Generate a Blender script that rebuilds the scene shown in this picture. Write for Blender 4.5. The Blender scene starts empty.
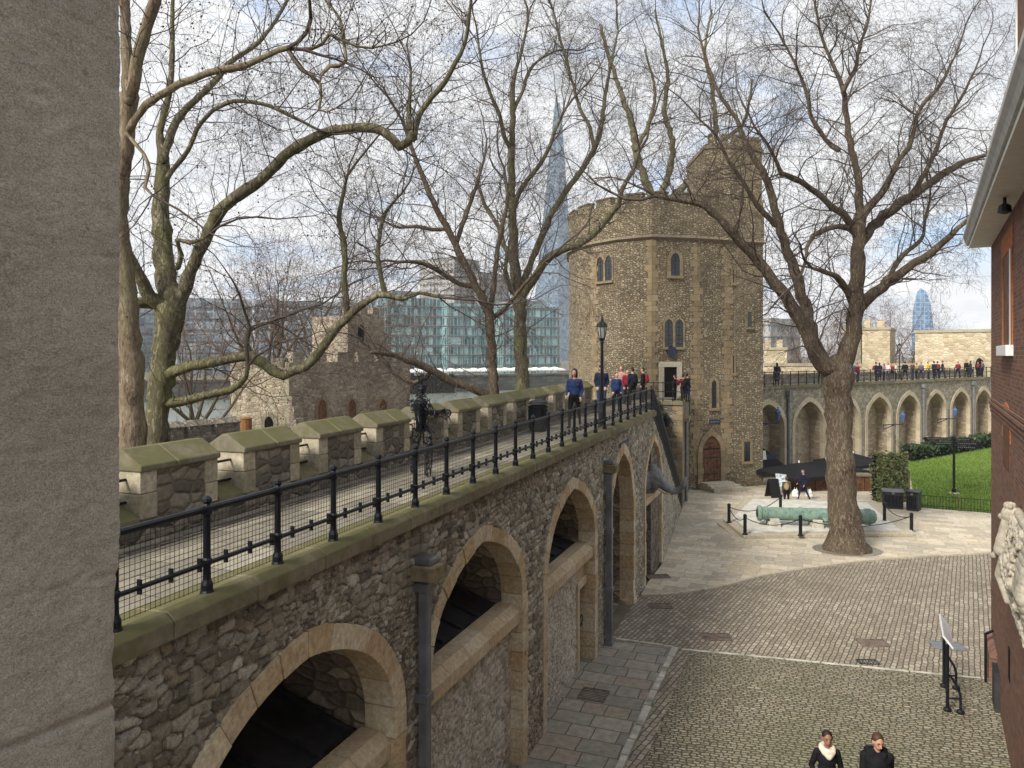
import bpy, bmesh, math, random
import numpy as np
from mathutils import Vector as V, Matrix
R = math.radians
random.seed(7); rng = np.random.default_rng(7)
S = bpy.context.scene
COL = S.collection

# ------------------------------------------------------------------ camera, sky, sun, exposure
F, HZ, CX, CZ = 760.0, 355.0, 512.0, 7.6       # focal length in pixels, horizon row, centre column, eye height
cd = bpy.data.cameras.new('camera'); cam = bpy.data.objects.new('camera', cd); COL.objects.link(cam)
cam.location = (0, 0, CZ); cam.rotation_euler = (R(90), 0, 0)
cd.sensor_width = 36; cd.lens = F/1024*36; cd.shift_y = -29/1024; cd.clip_end = 9000; cd.clip_start = .05
S.camera = cam
S.view_settings.view_transform = 'Standard'; S.view_settings.look = 'None'
S.view_settings.exposure = 0.84; S.view_settings.gamma = 1
try: S.view_settings.use_curve_mapping = False
except Exception: pass
S.render.engine = 'CYCLES'; S.cycles.max_bounces = 6; S.cycles.use_denoising = True
S.cycles.diffuse_bounces = 4; S.cycles.glossy_bounces = 3; S.cycles.volume_bounces = 1
SUN_EL, SUN_AZ = 38, 222                       # azimuth clockwise from +Y: behind the camera, to the left
w = bpy.data.worlds.new('World'); S.world = w; w.use_nodes = True
nt = w.node_tree; nt.nodes.clear(); L = nt.links
def wn(t, **k):
    n = nt.nodes.new(t)
    for a, b in k.items(): setattr(n, a, b)
    return n
out = wn('ShaderNodeOutputWorld'); bg = wn('ShaderNodeBackground'); bg.inputs['Strength'].default_value = .10
sky = wn('ShaderNodeTexSky', sky_type='NISHITA', sun_disc=False)
sky.sun_elevation = R(SUN_EL); sky.sun_rotation = R(SUN_AZ); sky.air_density = 1.0; sky.dust_density = 1.0
tc = wn('ShaderNodeTexCoord'); sx = wn('ShaderNodeSeparateXYZ'); L.new(tc.outputs['Generated'], sx.inputs[0])
def wm(op, a, b=None):
    n = wn('ShaderNodeMath', operation=op)
    for i, x in enumerate((a, b)):
        if x is None: continue
        if isinstance(x, (int, float)): n.inputs[i].default_value = x
        else: L.new(x, n.inputs[i])
    return n.outputs[0]
zz = wm('ADD', wm('MAXIMUM', sx.outputs[2], 0), .22)
cb = wn('ShaderNodeCombineXYZ'); L.new(wm('DIVIDE', sx.outputs[0], zz), cb.inputs[0]); L.new(wm('DIVIDE', sx.outputs[1], zz), cb.inputs[1])
nz = wn('ShaderNodeTexNoise'); nz.inputs['Scale'].default_value = 1.5; nz.inputs['Detail'].default_value = 9
nz.inputs['Roughness'].default_value = .58; nz.inputs['Distortion'].default_value = .5; L.new(cb.outputs[0], nz.inputs['Vector'])
rp = wn('ShaderNodeValToRGB'); rp.color_ramp.elements[0].position = .34; rp.color_ramp.elements[1].position = .47
L.new(nz.outputs['Fac'], rp.inputs[0])
nz2 = wn('ShaderNodeTexNoise'); nz2.inputs['Scale'].default_value = 2.6; nz2.inputs['Detail'].default_value = 7; L.new(cb.outputs[0], nz2.inputs['Vector'])
rp2 = wn('ShaderNodeValToRGB'); rp2.color_ramp.elements[0].position = .3; rp2.color_ramp.elements[1].position = .68
rp2.color_ramp.elements[0].color = (4.3, 4.5, 4.9, 1); rp2.color_ramp.elements[1].color = (6.4, 6.4, 6.4, 1)
L.new(nz2.outputs['Fac'], rp2.inputs[0])
mx = wn('ShaderNodeMix', data_type='RGBA'); L.new(rp.outputs[0], mx.inputs[0])
sk2 = wn('ShaderNodeMix', data_type='RGBA'); sk2.inputs[0].default_value = .6; L.new(sky.outputs[0], sk2.inputs[6]); sk2.inputs[7].default_value = (3.3, 4.6, 6.8, 1)
L.new(sk2.outputs[2], mx.inputs[6]); L.new(rp2.outputs[0], mx.inputs[7])
L.new(mx.outputs[2], bg.inputs[0]); L.new(bg.outputs[0], out.inputs[0])
sd = bpy.data.lights.new('sun', 'SUN'); sd.energy = 3.2; sd.angle = R(13); sd.color = (1, .94, .84)
sun = bpy.data.objects.new('sun', sd); COL.objects.link(sun)
sdir = V((math.sin(R(SUN_AZ))*math.cos(R(SUN_EL)), math.cos(R(SUN_AZ))*math.cos(R(SUN_EL)), math.sin(R(SUN_EL))))
sun.rotation_euler = sdir.to_track_quat('Z', 'Y').to_euler()

# ------------------------------------------------------------------ surveying helpers
def P(px, py, Y): return V(((px-CX)/F*Y, Y, CZ-(py-HZ)/F*Y))
def G(px, py, z=0.0):
    Y = (CZ-z)*F/(py-HZ); return V(((px-CX)/F*Y, Y, z))
class Frame:                                   # a vertical plane: u along, n out, z up
    def __init__(s, x, y, ux, uy, flip=1):
        l = math.hypot(ux, uy); s.o = V((x, y, 0)); s.u = V((ux/l, uy/l, 0)); s.n = V((uy/l, -ux/l, 0))*flip
    def __call__(s, a, o, z): return s.o+s.u*a+s.n*o+V((0, 0, z))
    def hit(s, px, py=HZ, o=0.0):              # (along, z) where a sight line meets the plane
        d = V(((px-CX)/F, 1, 0)); q = s.o+s.n*o
        t = q.dot(s.n)/d.dot(s.n); p = d*t
        return (p-q).dot(s.u), CZ-(py-HZ)/F*t
def frame2(a, b): return Frame(a[0], a[1], b[0]-a[0], b[1]-a[1])

# ------------------------------------------------------------------ mesh builder
def uv_mesh(me):
    n = len(me.polygons)
    if not n: return
    nor = np.empty(n*3, np.float32); me.polygons.foreach_get('normal', nor); nor = nor.reshape(-1, 3)
    lt = np.empty(n, np.int32); me.polygons.foreach_get('loop_total', lt)
    li = np.empty(len(me.loops), np.int32); me.loops.foreach_get('vertex_index', li)
    co = np.empty(len(me.vertices)*3, np.float32); me.vertices.foreach_get('co', co); co = co.reshape(-1, 3)[li]
    nl = np.repeat(nor, lt, axis=0)
    h = np.hypot(nl[:, 0], nl[:, 1])+1e-9
    tx, ty = -nl[:, 1]/h, nl[:, 0]/h
    flat = np.abs(nl[:, 2]) > .8
    u = np.where(flat, co[:, 0], co[:, 0]*tx+co[:, 1]*ty); v = np.where(flat, co[:, 1], co[:, 2])
    lay = me.uv_layers.new(name='UVMap'); lay.data.foreach_set('uv', np.stack([u, v], 1).astype(np.float32).ravel())
class MB:
    def __init__(s): s.v = []; s.f = []; s.m = []
    def face(s, pts, m=0):
        b = len(s.v); s.v += [tuple(p) for p in pts]; s.f.append(list(range(b, b+len(pts)))); s.m.append(m)
    def hexa(s, c, m=0):                       # eight corners: bottom ring then top ring
        b = len(s.v); s.v += [tuple(p) for p in c]
        for f in ((3, 2, 1, 0), (4, 5, 6, 7), (0, 1, 5, 4), (1, 2, 6, 5), (2, 3, 7, 6), (3, 0, 4, 7)):
            s.f.append([b+i for i in f]); s.m.append(m)
    def box(s, x0, x1, y0, y1, z0, z1, m=0):
        s.hexa([(x0, y0, z0), (x1, y0, z0), (x1, y1, z0), (x0, y1, z0), (x0, y0, z1), (x1, y0, z1), (x1, y1, z1), (x0, y1, z1)], m)
    def fbox(s, fr, a0, a1, o0, o1, z0, z1, m=0):
        z = lambda q, a: q(a) if callable(q) else q
        c = [fr(a0, o1, z(z0, a0)), fr(a1, o1, z(z0, a1)), fr(a1, o0, z(z0, a1)), fr(a0, o0, z(z0, a0)),
             fr(a0, o1, z(z1, a0)), fr(a1, o1, z(z1, a1)), fr(a1, o0, z(z1, a1)), fr(a0, o0, z(z1, a0))]
        s.hexa(c, m)
    def prism(s, base, off, m=0):              # polygon swept by a vector
        b = len(s.v); k = len(base); off = V(off)
        s.v += [tuple(p) for p in base]+[tuple(V(p)+off) for p in base]
        s.f.append(list(range(b+k-1, b-1, -1))); s.f.append(list(range(b+k, b+2*k))); s.m += [m, m]
        for i in range(k):
            j = (i+1) % k; s.f.append([b+i, b+j, b+k+j, b+k+i]); s.m.append(m)
    def tube(s, pts, r, n=8, m=0, cap=True):
        pts = [V(p) for p in pts]; b = len(s.v); k = len(pts)
        rr = r if isinstance(r, (list, tuple)) else [r]*k
        ref = None
        for i, p in enumerate(pts):
            d = (pts[min(i+1, k-1)]-pts[max(i-1, 0)]).normalized()
            if ref is None:
                ref = V((0, 0, 1)) if abs(d.z) < .9 else V((1, 0, 0))
            e = d.cross(ref); e = e.normalized() if e.length > 1e-6 else V((1, 0, 0)); g = e.cross(d)
            ref = g
            for j in range(n):
                a = 2*math.pi*(j+.5)/n; s.v.append(tuple(p+(e*math.cos(a)+g*math.sin(a))*rr[i]))
        for i in range(k-1):
            for j in range(n):
                q = (j+1) % n; s.f.append([b+i*n+j, b+(i+1)*n+j, b+(i+1)*n+q, b+i*n+q][::-1]); s.m.append(m)
        if cap:
            s.f.append([b+j for j in range(n)]); s.f.append([b+(k-1)*n+j for j in range(n)][::-1]); s.m += [m, m]
    def lathe(s, c, prof, n=12, m=0):          # profile of (radius, z)
        c = V(c); s.tube([c+V((0, 0, z)) for _, z in prof], [max(r, 1e-4) for r, _ in prof], n, m)
    def ball(s, c, r, n=8, k=5, m=0):
        rx = r if isinstance(r, (tuple, list)) else (r, r, r)
        b = len(s.v); c = V(c)
        for i in range(k+1):
            t = math.pi*i/k
            for j in range(n):
                a = 2*math.pi*j/n; s.v.append((c.x+rx[0]*math.sin(t)*math.cos(a), c.y+rx[1]*math.sin(t)*math.sin(a), c.z+rx[2]*math.cos(t)))
        for i in range(k):
            for j in range(n):
                q = (j+1) % n; s.f.append([b+i*n+j, b+(i+1)*n+j, b+(i+1)*n+q, b+i*n+q]); s.m.append(m)
    def build(s, name, mat, parent=None, smooth=False, bevel=0.0, weld=False):
        me = bpy.data.meshes.new(name); me.from_pydata(s.v, [], s.f)
        ms = mat if isinstance(mat, (list, tuple)) else [mat]
        for q in ms: me.materials.append(q)
        if len(ms) > 1: me.polygons.foreach_set('material_index', s.m)
        if weld:
            bm = bmesh.new(); bm.from_mesh(me); bmesh.ops.remove_doubles(bm, verts=bm.verts, dist=1e-4)
            bmesh.ops.recalc_face_normals(bm, faces=bm.faces); bm.to_mesh(me); bm.free()
        if smooth: me.polygons.foreach_set('use_smooth', [True]*len(me.polygons))
        me.update(); uv_mesh(me)
        o = link(name, me, parent)
        if bevel:
            b = o.modifiers.new('bevel', 'BEVEL'); b.width = bevel; b.segments = 2; b.limit_method = 'ANGLE'; b.angle_limit = R(40)
        return o
def link(name, me, parent=None):
    o = bpy.data.objects.new(name, me); COL.objects.link(o)
    if parent is not None: adopt(o, parent)
    return o
def adopt(o, parent):
    o.parent = parent
    m = Matrix.LocRotScale(parent.location, parent.rotation_euler, parent.scale)
    q = parent.parent
    if q is not None: m = (q.matrix_basis @ parent.matrix_parent_inverse) @ m if False else m
    if parent.type == 'EMPTY': o.matrix_parent_inverse = Matrix.LocRotScale(parent.location, parent.rotation_euler, None).inverted()
def tag(o, label=None, cat=None, group=None, kind=None):
    if label: o['label'] = label
    if cat: o['category'] = cat
    if group: o['group'] = group
    if kind: o['kind'] = kind
    return o
def thing(name, loc, label, cat, group=None, rz=0.0):
    o = bpy.data.objects.new(name, None); COL.objects.link(o); o.location = loc; o.rotation_euler = (0, 0, rz); o.empty_display_size = .3
    return tag(o, label, cat, group)
def kids(o): return [c for c in ALLK.get(o.name, ())] if False else [c for c in o.children]
def dup(o, loc=None, rz=None, sc=None, label=None, parent=None):
    c = o.copy(); COL.objects.link(c)
    if parent is not None: c.parent = parent
    for k in list(o.children): dup(k, parent=c)
    if loc is not None: c.location = loc
    if rz is not None: c.rotation_euler = (0, 0, rz)
    if sc is not None: c.scale = (sc, sc, sc)
    if label: c['label'] = label
    return c

# ------------------------------------------------------------------ materials
class NT:
    def __init__(s, name):
        s.mat = bpy.data.materials.new(name); s.mat.use_nodes = True; s.t = s.mat.node_tree
        s.b = s.t.nodes['Principled BSDF']; s.L = s.t.links
    def n(s, t, ins=None, **k):
        q = s.t.nodes.new(t)
        for a, b in k.items(): setattr(q, a, b)
        for a, b in (ins or {}).items(): s.set(q.inputs[a], b)
        return q
    def set(s, i, b):
        if hasattr(b, 'is_output') or isinstance(b, bpy.types.NodeSocket): s.L.new(b, i)
        elif isinstance(b, (tuple, list)) and len(b) == 3 and i.type == 'RGBA': i.default_value = (*b, 1)
        else: i.default_value = b
    def math(s, op, a, b=0.0, c=None):
        q = s.n('ShaderNodeMath', {0: a, 1: b}, operation=op)
        if c is not None: s.set(q.inputs[2], c)
        return q.outputs[0]
    def mix(s, f, a, b, mode='MIX'):
        q = s.n('ShaderNodeMix', data_type='RGBA', blend_type=mode)
        s.set(q.inputs[0], f); s.set(q.inputs[6], a); s.set(q.inputs[7], b); return q.outputs[2]
    def ramp(s, f, stops, const=False):
        q = s.n('ShaderNodeValToRGB', {0: f}); cr = q.color_ramp
        if const: cr.interpolation = 'CONSTANT'
        while len(cr.elements) < len(stops): cr.elements.new(.5)
        for e, (p, c) in zip(cr.elements, stops):
            e.position = p; e.color = (*c, 1) if isinstance(c, (tuple, list)) else (c, c, c, 1)
        return q.outputs[0]
    def rampmap(s, f, a, b): return s.n('ShaderNodeMapRange', {0: f, 1: a, 2: b}, clamp=True).outputs[0]
    def noise(s, vec, scale, detail=4, rough=.55, dist=0.0):
        return s.n('ShaderNodeTexNoise', {'Vector': vec, 'Scale': scale, 'Detail': detail, 'Roughness': rough, 'Distortion': dist}).outputs['Fac']
    def obj(s): return s.n('ShaderNodeTexCoord').outputs['Object']
    def pos(s): return s.n('ShaderNodeNewGeometry').outputs['Position']
    def uv(s): return s.n('ShaderNodeTexCoord').outputs['UV']
    def bump(s, h, strength=.6, dist=.02, nrm=None):
        q = s.n('ShaderNodeBump', {'Height': h, 'Strength': strength, 'Distance': dist})
        if nrm is not None: s.L.new(nrm, q.inputs['Normal'])
        s.L.new(q.outputs[0], s.b.inputs['Normal']); return q.outputs[0]
    def done(s, col, rough=.85, spec=.25, metal=0.0):
        s.set(s.b.inputs['Base Color'], col); s.set(s.b.inputs['Roughness'], rough)
        s.b.inputs['Specular IOR Level'].default_value = spec; s.b.inputs['Metallic'].default_value = metal
        return s.mat
def pal(cols):
    k = len(cols); return [(i/k, c) for i, c in enumerate(cols)]
def plain(name, col, rough=.6, spec=.3, metal=0.0, var=.12, scale=6.0, bump=0.0):
    m = NT(name); p = m.obj(); f = m.noise(p, scale, 5)
    lo = tuple(max(0, c*(1-var*2)) for c in col); hi = tuple(c*(1+var*1.2) for c in col)
    c = m.ramp(f, [(.3, lo), (.7, hi)])
    if bump: m.bump(m.noise(p, scale*6, 4), .5, bump)
    return m.done(c, rough, spec, metal)
def moss_mix(m, col, amount=.5, green=(.098, .094, .034), scale=1.7):
    p = m.pos(); g = m.n('ShaderNodeNewGeometry').outputs['Normal']; sz = m.n('ShaderNodeSeparateXYZ', {0: g}).outputs[2]
    f = m.noise(p, scale, 7, .65)
    k = m.math('ADD', m.math('MULTIPLY', sz, .22), f)
    return m.mix(m.math('MULTIPLY', m.rampmap(k, .92-amount*.8, 1.12-amount*.8), .75), col, green)
def rubble(name, cols, mortar, cw=.26, ch=.17, mw=.07, bump=.03, stain=.35, stain_col=(.07, .06, .045), dist=.35, tint=None, moss=0.0):
    m = NT(name); uv = m.uv()
    nv = m.n('ShaderNodeTexNoise', {'Vector': uv, 'Scale': 1.6/cw*.35, 'Detail': 3}).outputs['Color']
    d = m.n('ShaderNodeVectorMath', {0: nv, 1: (.5, .5, .5)}, operation='SUBTRACT').outputs[0]
    d = m.n('ShaderNodeVectorMath', {0: d, 'Scale': dist*cw*1.6}, operation='SCALE').outputs[0]
    q = m.n('ShaderNodeVectorMath', {0: uv, 1: d}, operation='ADD').outputs[0]
    q = m.n('ShaderNodeMapping', {'Vector': q, 'Scale': (1/cw, 1/ch, 1)}).outputs[0]
    vo = m.n('ShaderNodeTexVoronoi', {'Vector': q, 'Scale': 1, 'Randomness': .85}, voronoi_dimensions='2D')
    ve = m.n('ShaderNodeTexVoronoi', {'Vector': q, 'Scale': 1, 'Randomness': .85}, voronoi_dimensions='2D', feature='DISTANCE_TO_EDGE')
    r = m.n('ShaderNodeSeparateColor', {0: vo.outputs['Color']}).outputs[0]
    c = m.ramp(r, pal(cols), True)
    fine = m.noise(uv, 14, 6, .7)
    c = m.mix(.55, c, m.ramp(fine, [(.25, .12), (.75, .95)]), 'OVERLAY')
    e = m.rampmap(m.math('ADD', ve.outputs['Distance'], m.math('MULTIPLY', m.math('SUBTRACT', fine, .5), .12)), mw*.4, mw*1.6)
    c = m.mix(e, mortar, c)
    big = m.noise(m.pos(), .45, 6, .62)
    c = m.mix(m.math('MULTIPLY', m.rampmap(big, .45, .72), stain), c, stain_col)
    if tint:
        b2 = m.noise(m.pos(), .3, 5, .6, .4); c = m.mix(m.math('MULTIPLY', m.rampmap(b2, .5, .68), .6), c, tint)
    if moss: c = moss_mix(m, c, moss)
    h = m.math('ADD', m.rampmap(ve.outputs['Distance'], 0, .22), m.math('MULTIPLY', fine, .5))
    h = m.math('ADD', h, m.math('MULTIPLY', r, .4))
    m.bump(h, .9, bump)
    return m.done(c, .92, .15)
def blocks(name, cols, mortar, bw, bh, msize=.012, rot=0.0, bump=.012, wob=.02, wobs=2.0, stain=.3, stain_col=(.08, .07, .055), off=.5, sq=1.0, sqf=2, fine_s=18, rough=.85, moss=0.0, offf=2, spec=.2, blotch=0.0, blotch_col=(.3, .3, .25)):
    m = NT(name); uv = m.uv()
    nv = m.n('ShaderNodeTexNoise', {'Vector': uv, 'Scale': wobs, 'Detail': 3}).outputs['Color']
    d = m.n('ShaderNodeVectorMath', {0: nv, 1: (.5, .5, .5)}, operation='SUBTRACT').outputs[0]
    d = m.n('ShaderNodeVectorMath', {0: d, 'Scale': wob*4}, operation='SCALE').outputs[0]
    q = m.n('ShaderNodeVectorMath', {0: uv, 1: d}, operation='ADD').outputs[0]
    q = m.n('ShaderNodeMapping', {'Vector': q, 'Rotation': (0, 0, rot), 'Location': (50, 50, 0)}).outputs[0]
    b = m.n('ShaderNodeTexBrick', {'Vector': q, 'Color1': (0, 0, 0), 'Color2': (1, 1, 1), 'Mortar': (.5, .5, .5), 'Scale': 1,
            'Mortar Size': msize, 'Mortar Smooth': .35, 'Brick Width': bw, 'Row Height': bh}, offset=off, squash=sq, squash_frequency=sqf, offset_frequency=offf)
    r = m.n('ShaderNodeSeparateColor', {0: b.outputs['Color']}).outputs[0]
    c = m.ramp(r, pal(cols), True)
    fine = m.noise(uv, fine_s, 6, .65)
    c = m.mix(.5, c, m.ramp(fine, [(.25, .2), (.75, .85)]), 'OVERLAY')
    big = m.noise(uv, .5, 6, .6)
    c = m.mix(m.math('MULTIPLY', m.rampmap(big, .42, .75), stain), c, stain_col)
    if blotch:
        bb = m.noise(uv, .23, 7, .68, .6); c = m.mix(m.math('MULTIPLY', m.rampmap(bb, .48, .62), blotch), c, blotch_col)
    c = m.mix(b.outputs['Fac'], c, mortar)
    if moss: c = moss_mix(m, c, moss)
    h = m.math('ADD', m.math('SUBTRACT', 1, b.outputs['Fac']), m.math('MULTIPLY', fine, .35))
    h = m.math('ADD', h, m.math('MULTIPLY', r, .25))
    m.bump(h, .9, bump)
    return m.done(c, m.rampmap(fine, -.5, 1.2) if False else rough, spec)
def island_stone(name, cols, fleck=.5, moss=0.0, stain_col=(.3, .17, .07), stain=.35, bump=.006, scale=5.0):
    m = NT(name); p = m.pos()
    r = m.n('ShaderNodeNewGeometry').outputs['Random Per Island']
    c = m.ramp(r, pal(cols), False)
    f = m.noise(p, scale*3, 7, .65); c = m.mix(fleck, c, m.ramp(f, [(.25, .18), (.75, .85)]), 'OVERLAY')
    g = m.noise(p, scale*.35, 6, .65, .5); c = m.mix(m.math('MULTIPLY', m.rampmap(g, .45, .7), stain), c, stain_col)
    k = m.noise(p, scale*.8, 6, .7); c = m.mix(m.math('MULTIPLY', m.rampmap(k, .58, .75), .45), c, (.07, .065, .05))
    if moss: c = moss_mix(m, c, moss)
    m.bump(f, .8, bump)
    return m.done(c, .9, .15)
M = {}
greys = [(.105, .094, .078), (.15, .132, .106), (.20, .178, .142), (.25, .225, .185), (.175, .15, .112), (.125, .113, .098), (.29, .265, .22), (.21, .17, .115)]
M['rubble'] = rubble('rubble_stone', greys, (.17, .15, .115), .24, .16, .06)
M['flint'] = rubble('pale_rubble_stone', [(.20, .175, .135), (.29, .26, .21), (.36, .33, .275), (.24, .215, .17), (.31, .27, .2)], (.25, .22, .17), .17, .10, .07, bump=.025, stain=.25)
M['vault'] = rubble('vault_stone', [(.22, .185, .135), (.30, .245, .175), (.35, .30, .22), (.18, .15, .115)], (.16, .135, .1), .3, .18, .06, stain=.5)
tw = [(.215, .16, .095), (.30, .232, .145), (.37, .295, .195), (.175, .135, .09), (.265, .20, .12), (.41, .335, .235), (.22, .175, .125), (.33, .26, .165)]
tw = [tuple(x*k for x, k in zip(q, (.95, 1.0, 1.04))) for q in tw]
M['tower'] = rubble('tower_stone', tw, (.135, .112, .078), .21, .115, .11, bump=.06, stain=.3, stain_col=(.15, .12, .08), tint=(.32, .26, .17))
M['quoin'] = island_stone('buff_quoin_stone', [(.245, .195, .125), (.215, .17, .108), (.28, .228, .15), (.19, .15, .095)], stain=.4, stain_col=(.36, .24, .11))
M['ring'] = island_stone('arch_limestone', [(.52, .43, .29), (.43, .335, .21), (.58, .50, .37), (.40, .29, .17), (.52, .45, .33), (.46, .345, .2), (.55, .47, .33)], stain=.45, stain_col=(.33, .185, .075), fleck=.7)
M['ringfar'] = island_stone('far_arch_limestone', [(.44, .38, .27), (.38, .33, .24), (.47, .41, .3)], stain=.2, stain_col=(.28, .22, .13))
M['sill'] = island_stone('sill_limestone', [(.49, .39, .24), (.43, .34, .22), (.52, .43, .30)], stain=.3)
M['coping'] = island_stone('mossy_coping_stone', [(.19, .165, .11), (.16, .14, .095), (.22, .19, .13)], moss=.56, stain=.25, stain_col=(.13, .12, .05), scale=3)
M['mcope'] = island_stone('merlon_cap_stone', [(.185, .165, .115), (.155, .14, .1), (.215, .19, .135)], moss=.54, stain=.25, stain_col=(.15, .13, .06), scale=3)
M['merlon'] = rubble('merlon_stone', [(.14, .12, .095), (.19, .165, .13), (.24, .21, .17), (.115, .1, .085)], (.15, .13, .1), .26, .15, .06, stain=.4)
M['mquoin'] = island_stone('merlon_end_stone', [(.32, .285, .21), (.265, .235, .175), (.37, .325, .245)], stain=.5, stain_col=(.2, .18, .09), moss=.2, fleck=.7)
M['vaultfar'] = rubble('far_recess_stone', [(.32, .26, .18), (.38, .32, .23), (.28, .225, .155), (.42, .35, .25)], (.3, .25, .175), .4, .22, .06, stain=.35, stain_col=(.2, .16, .11))
M['far'] = rubble('far_wall_stone', [(.22, .2, .155), (.28, .25, .195), (.19, .17, .13), (.33, .3, .235)], (.24, .215, .165), .32, .2, .06, stain=.4, stain_col=(.13, .12, .09))
M['cream'] = rubble('cream_wall_stone', [(.43, .36, .245), (.49, .42, .30), (.36, .295, .2), (.53, .46, .34)], (.40, .335, .23), .5, .3, .05, stain=.35, stain_col=(.25, .21, .14))
M['pale'] = rubble('pale_tower_stone', [(.42, .36, .26), (.5, .44, .33), (.36, .3, .21), (.55, .48, .37)], (.4, .34, .24), .3, .2, .06, stain=.2)
M['brown'] = rubble('brown_tower_stone', [(.27, .225, .175), (.33, .28, .22), (.225, .19, .15), (.39, .335, .265)], (.30, .255, .2), .3, .18, .06, stain=.45, stain_col=(.1, .08, .06))
M['setts'] = blocks('granite_setts', [(.285, .24, .185), (.25, .215, .17), (.32, .275, .215), (.225, .19, .145), (.29, .25, .19), (.37, .325, .25)], (.09, .078, .062), .22, .125, .014, rot=R(-59), bump=.024, wob=.022, wobs=2.5, stain=.5, stain_col=(.14, .115, .085), blotch=.4, blotch_col=(.25, .215, .15))
M['cobble'] = blocks('yellow_cobbles', [(.255, .225, .16), (.215, .19, .137), (.32, .285, .21), (.18, .157, .112), (.28, .243, .168), (.245, .228, .172), (.29, .265, .205)], (.075, .067, .046), .17, .09, .017, rot=R(14), bump=.026, wob=.032, wobs=5.0, stain=.4, stain_col=(.2, .18, .12), blotch=.5, blotch_col=(.15, .158, .085), sq=.75, sqf=3)
M['plaza'] = blocks('york_stone_paving', [(.49, .43, .33), (.43, .38, .295), (.55, .485, .38), (.46, .385, .28), (.385, .34, .27), (.52, .455, .345)], (.25, .22, .17), .95, .62, .010, rot=R(23), bump=.004, wob=.01, sq=.7, sqf=3, stain=.35, stain_col=(.25, .215, .155), fine_s=5, blotch=.35, blotch_col=(.30, .26, .19))
M['slate'] = blocks('slate_flagstones', [(.255, .238, .198), (.285, .265, .218), (.23, .215, .18), (.31, .285, .23), (.30, .25, .195), (.26, .245, .208)], (.095, .088, .07), .82, .52, .014, rot=R(21), bump=.005, wob=.02, sq=.62, sqf=2, off=.37, stain=.3, stain_col=(.17, .15, .12), fine_s=6, rough=.75)
M['walk'] = blocks('walkway_flagstones', [(.24, .215, .165), (.20, .18, .14), (.29, .26, .2), (.175, .158, .126)], (.12, .105, .075), .9, .42, .012, rot=R(-69), bump=.005, stain=.4, stain_col=(.17, .155, .115), fine_s=6, rough=.7)
M['brick'] = blocks('red_brick', [(.18, .078, .05), (.15, .066, .045), (.21, .092, .058), (.115, .058, .045), (.2, .108, .075), (.165, .085, .062)], (.2, .155, .12), .225, .075, .009, bump=.01, wob=.002, stain=.4, stain_col=(.10, .05, .038), fine_s=24)
M['orange'] = blocks('orange_rubbed_brick', [(.36, .115, .05), (.32, .10, .045), (.40, .14, .06)], (.3, .15, .08), .11, .075, .006, bump=.006, wob=.001, stain=.2)
M['darkstone'] = island_stone('weathered_dark_stone', [(.17, .14, .1), (.2, .165, .115)], stain=.3, stain_col=(.1, .085, .06))
M['stepstone'] = island_stone('pale_step_stone', [(.42, .37, .28), (.38, .34, .26), (.46, .41, .32)], stain=.2, stain_col=(.25, .22, .16), scale=3)
M['plinth'] = plain('white_plinth_stone', (.52, .5, .44), .85, .2, var=.12, scale=2.5, bump=.003)
M['iron'] = plain('black_iron', (.007, .0085, .013), .42, .28, var=.2)
M['steel'] = plain('grey_steel', (.2, .2, .2), .4, .5, .6)
M['wiremesh'] = plain('dark_wire', (.03, .03, .03), .5, .4)
M['pipe'] = plain('lead_pipe', (.15, .155, .165), .45, .45, var=.2, scale=3)
M['wood'] = plain('weathered_timber', (.21, .17, .105), .8, .2, var=.25, scale=7, bump=.004)
M['door'] = plain('dark_oak', (.13, .058, .028), .6, .3, var=.35, scale=5, bump=.004)
M['black'] = plain('black_fabric', (.011, .011, .013), .85, .2)
M['roofblack'] = plain('black_felt', (.028, .028, .03), .7, .3, var=.3, scale=3)
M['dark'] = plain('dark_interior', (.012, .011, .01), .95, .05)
M['white'] = plain('white_paint', (.74, .73, .69), .5, .3, var=.05)
M['whitestone'] = plain('white_edge_stone', (.47, .45, .38), .85, .2, var=.25, scale=3, bump=.003)
M['bluesign'] = plain('dark_blue_plate', (.02, .027, .06), .5, .4)
M['blue'] = plain('blue_enamel', (.07, .115, .26), .4, .4)
M['bronze'] = NT('verdigris_bronze')
_m = M['bronze']; _p = _m.obj(); _f = _m.noise(_p, 4, 8, .7, .5)
M['bronze'] = _m.done(_m.ramp(_f, [(.3, (.07, .10, .08)), (.45, (.13, .20, .16)), (.6, (.19, .275, .225)), (.75, (.31, .36, .31))]), .75, .3)
M['grate'] = plain('rusty_iron', (.15, .115, .09), .8, .3, var=.3)
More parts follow.
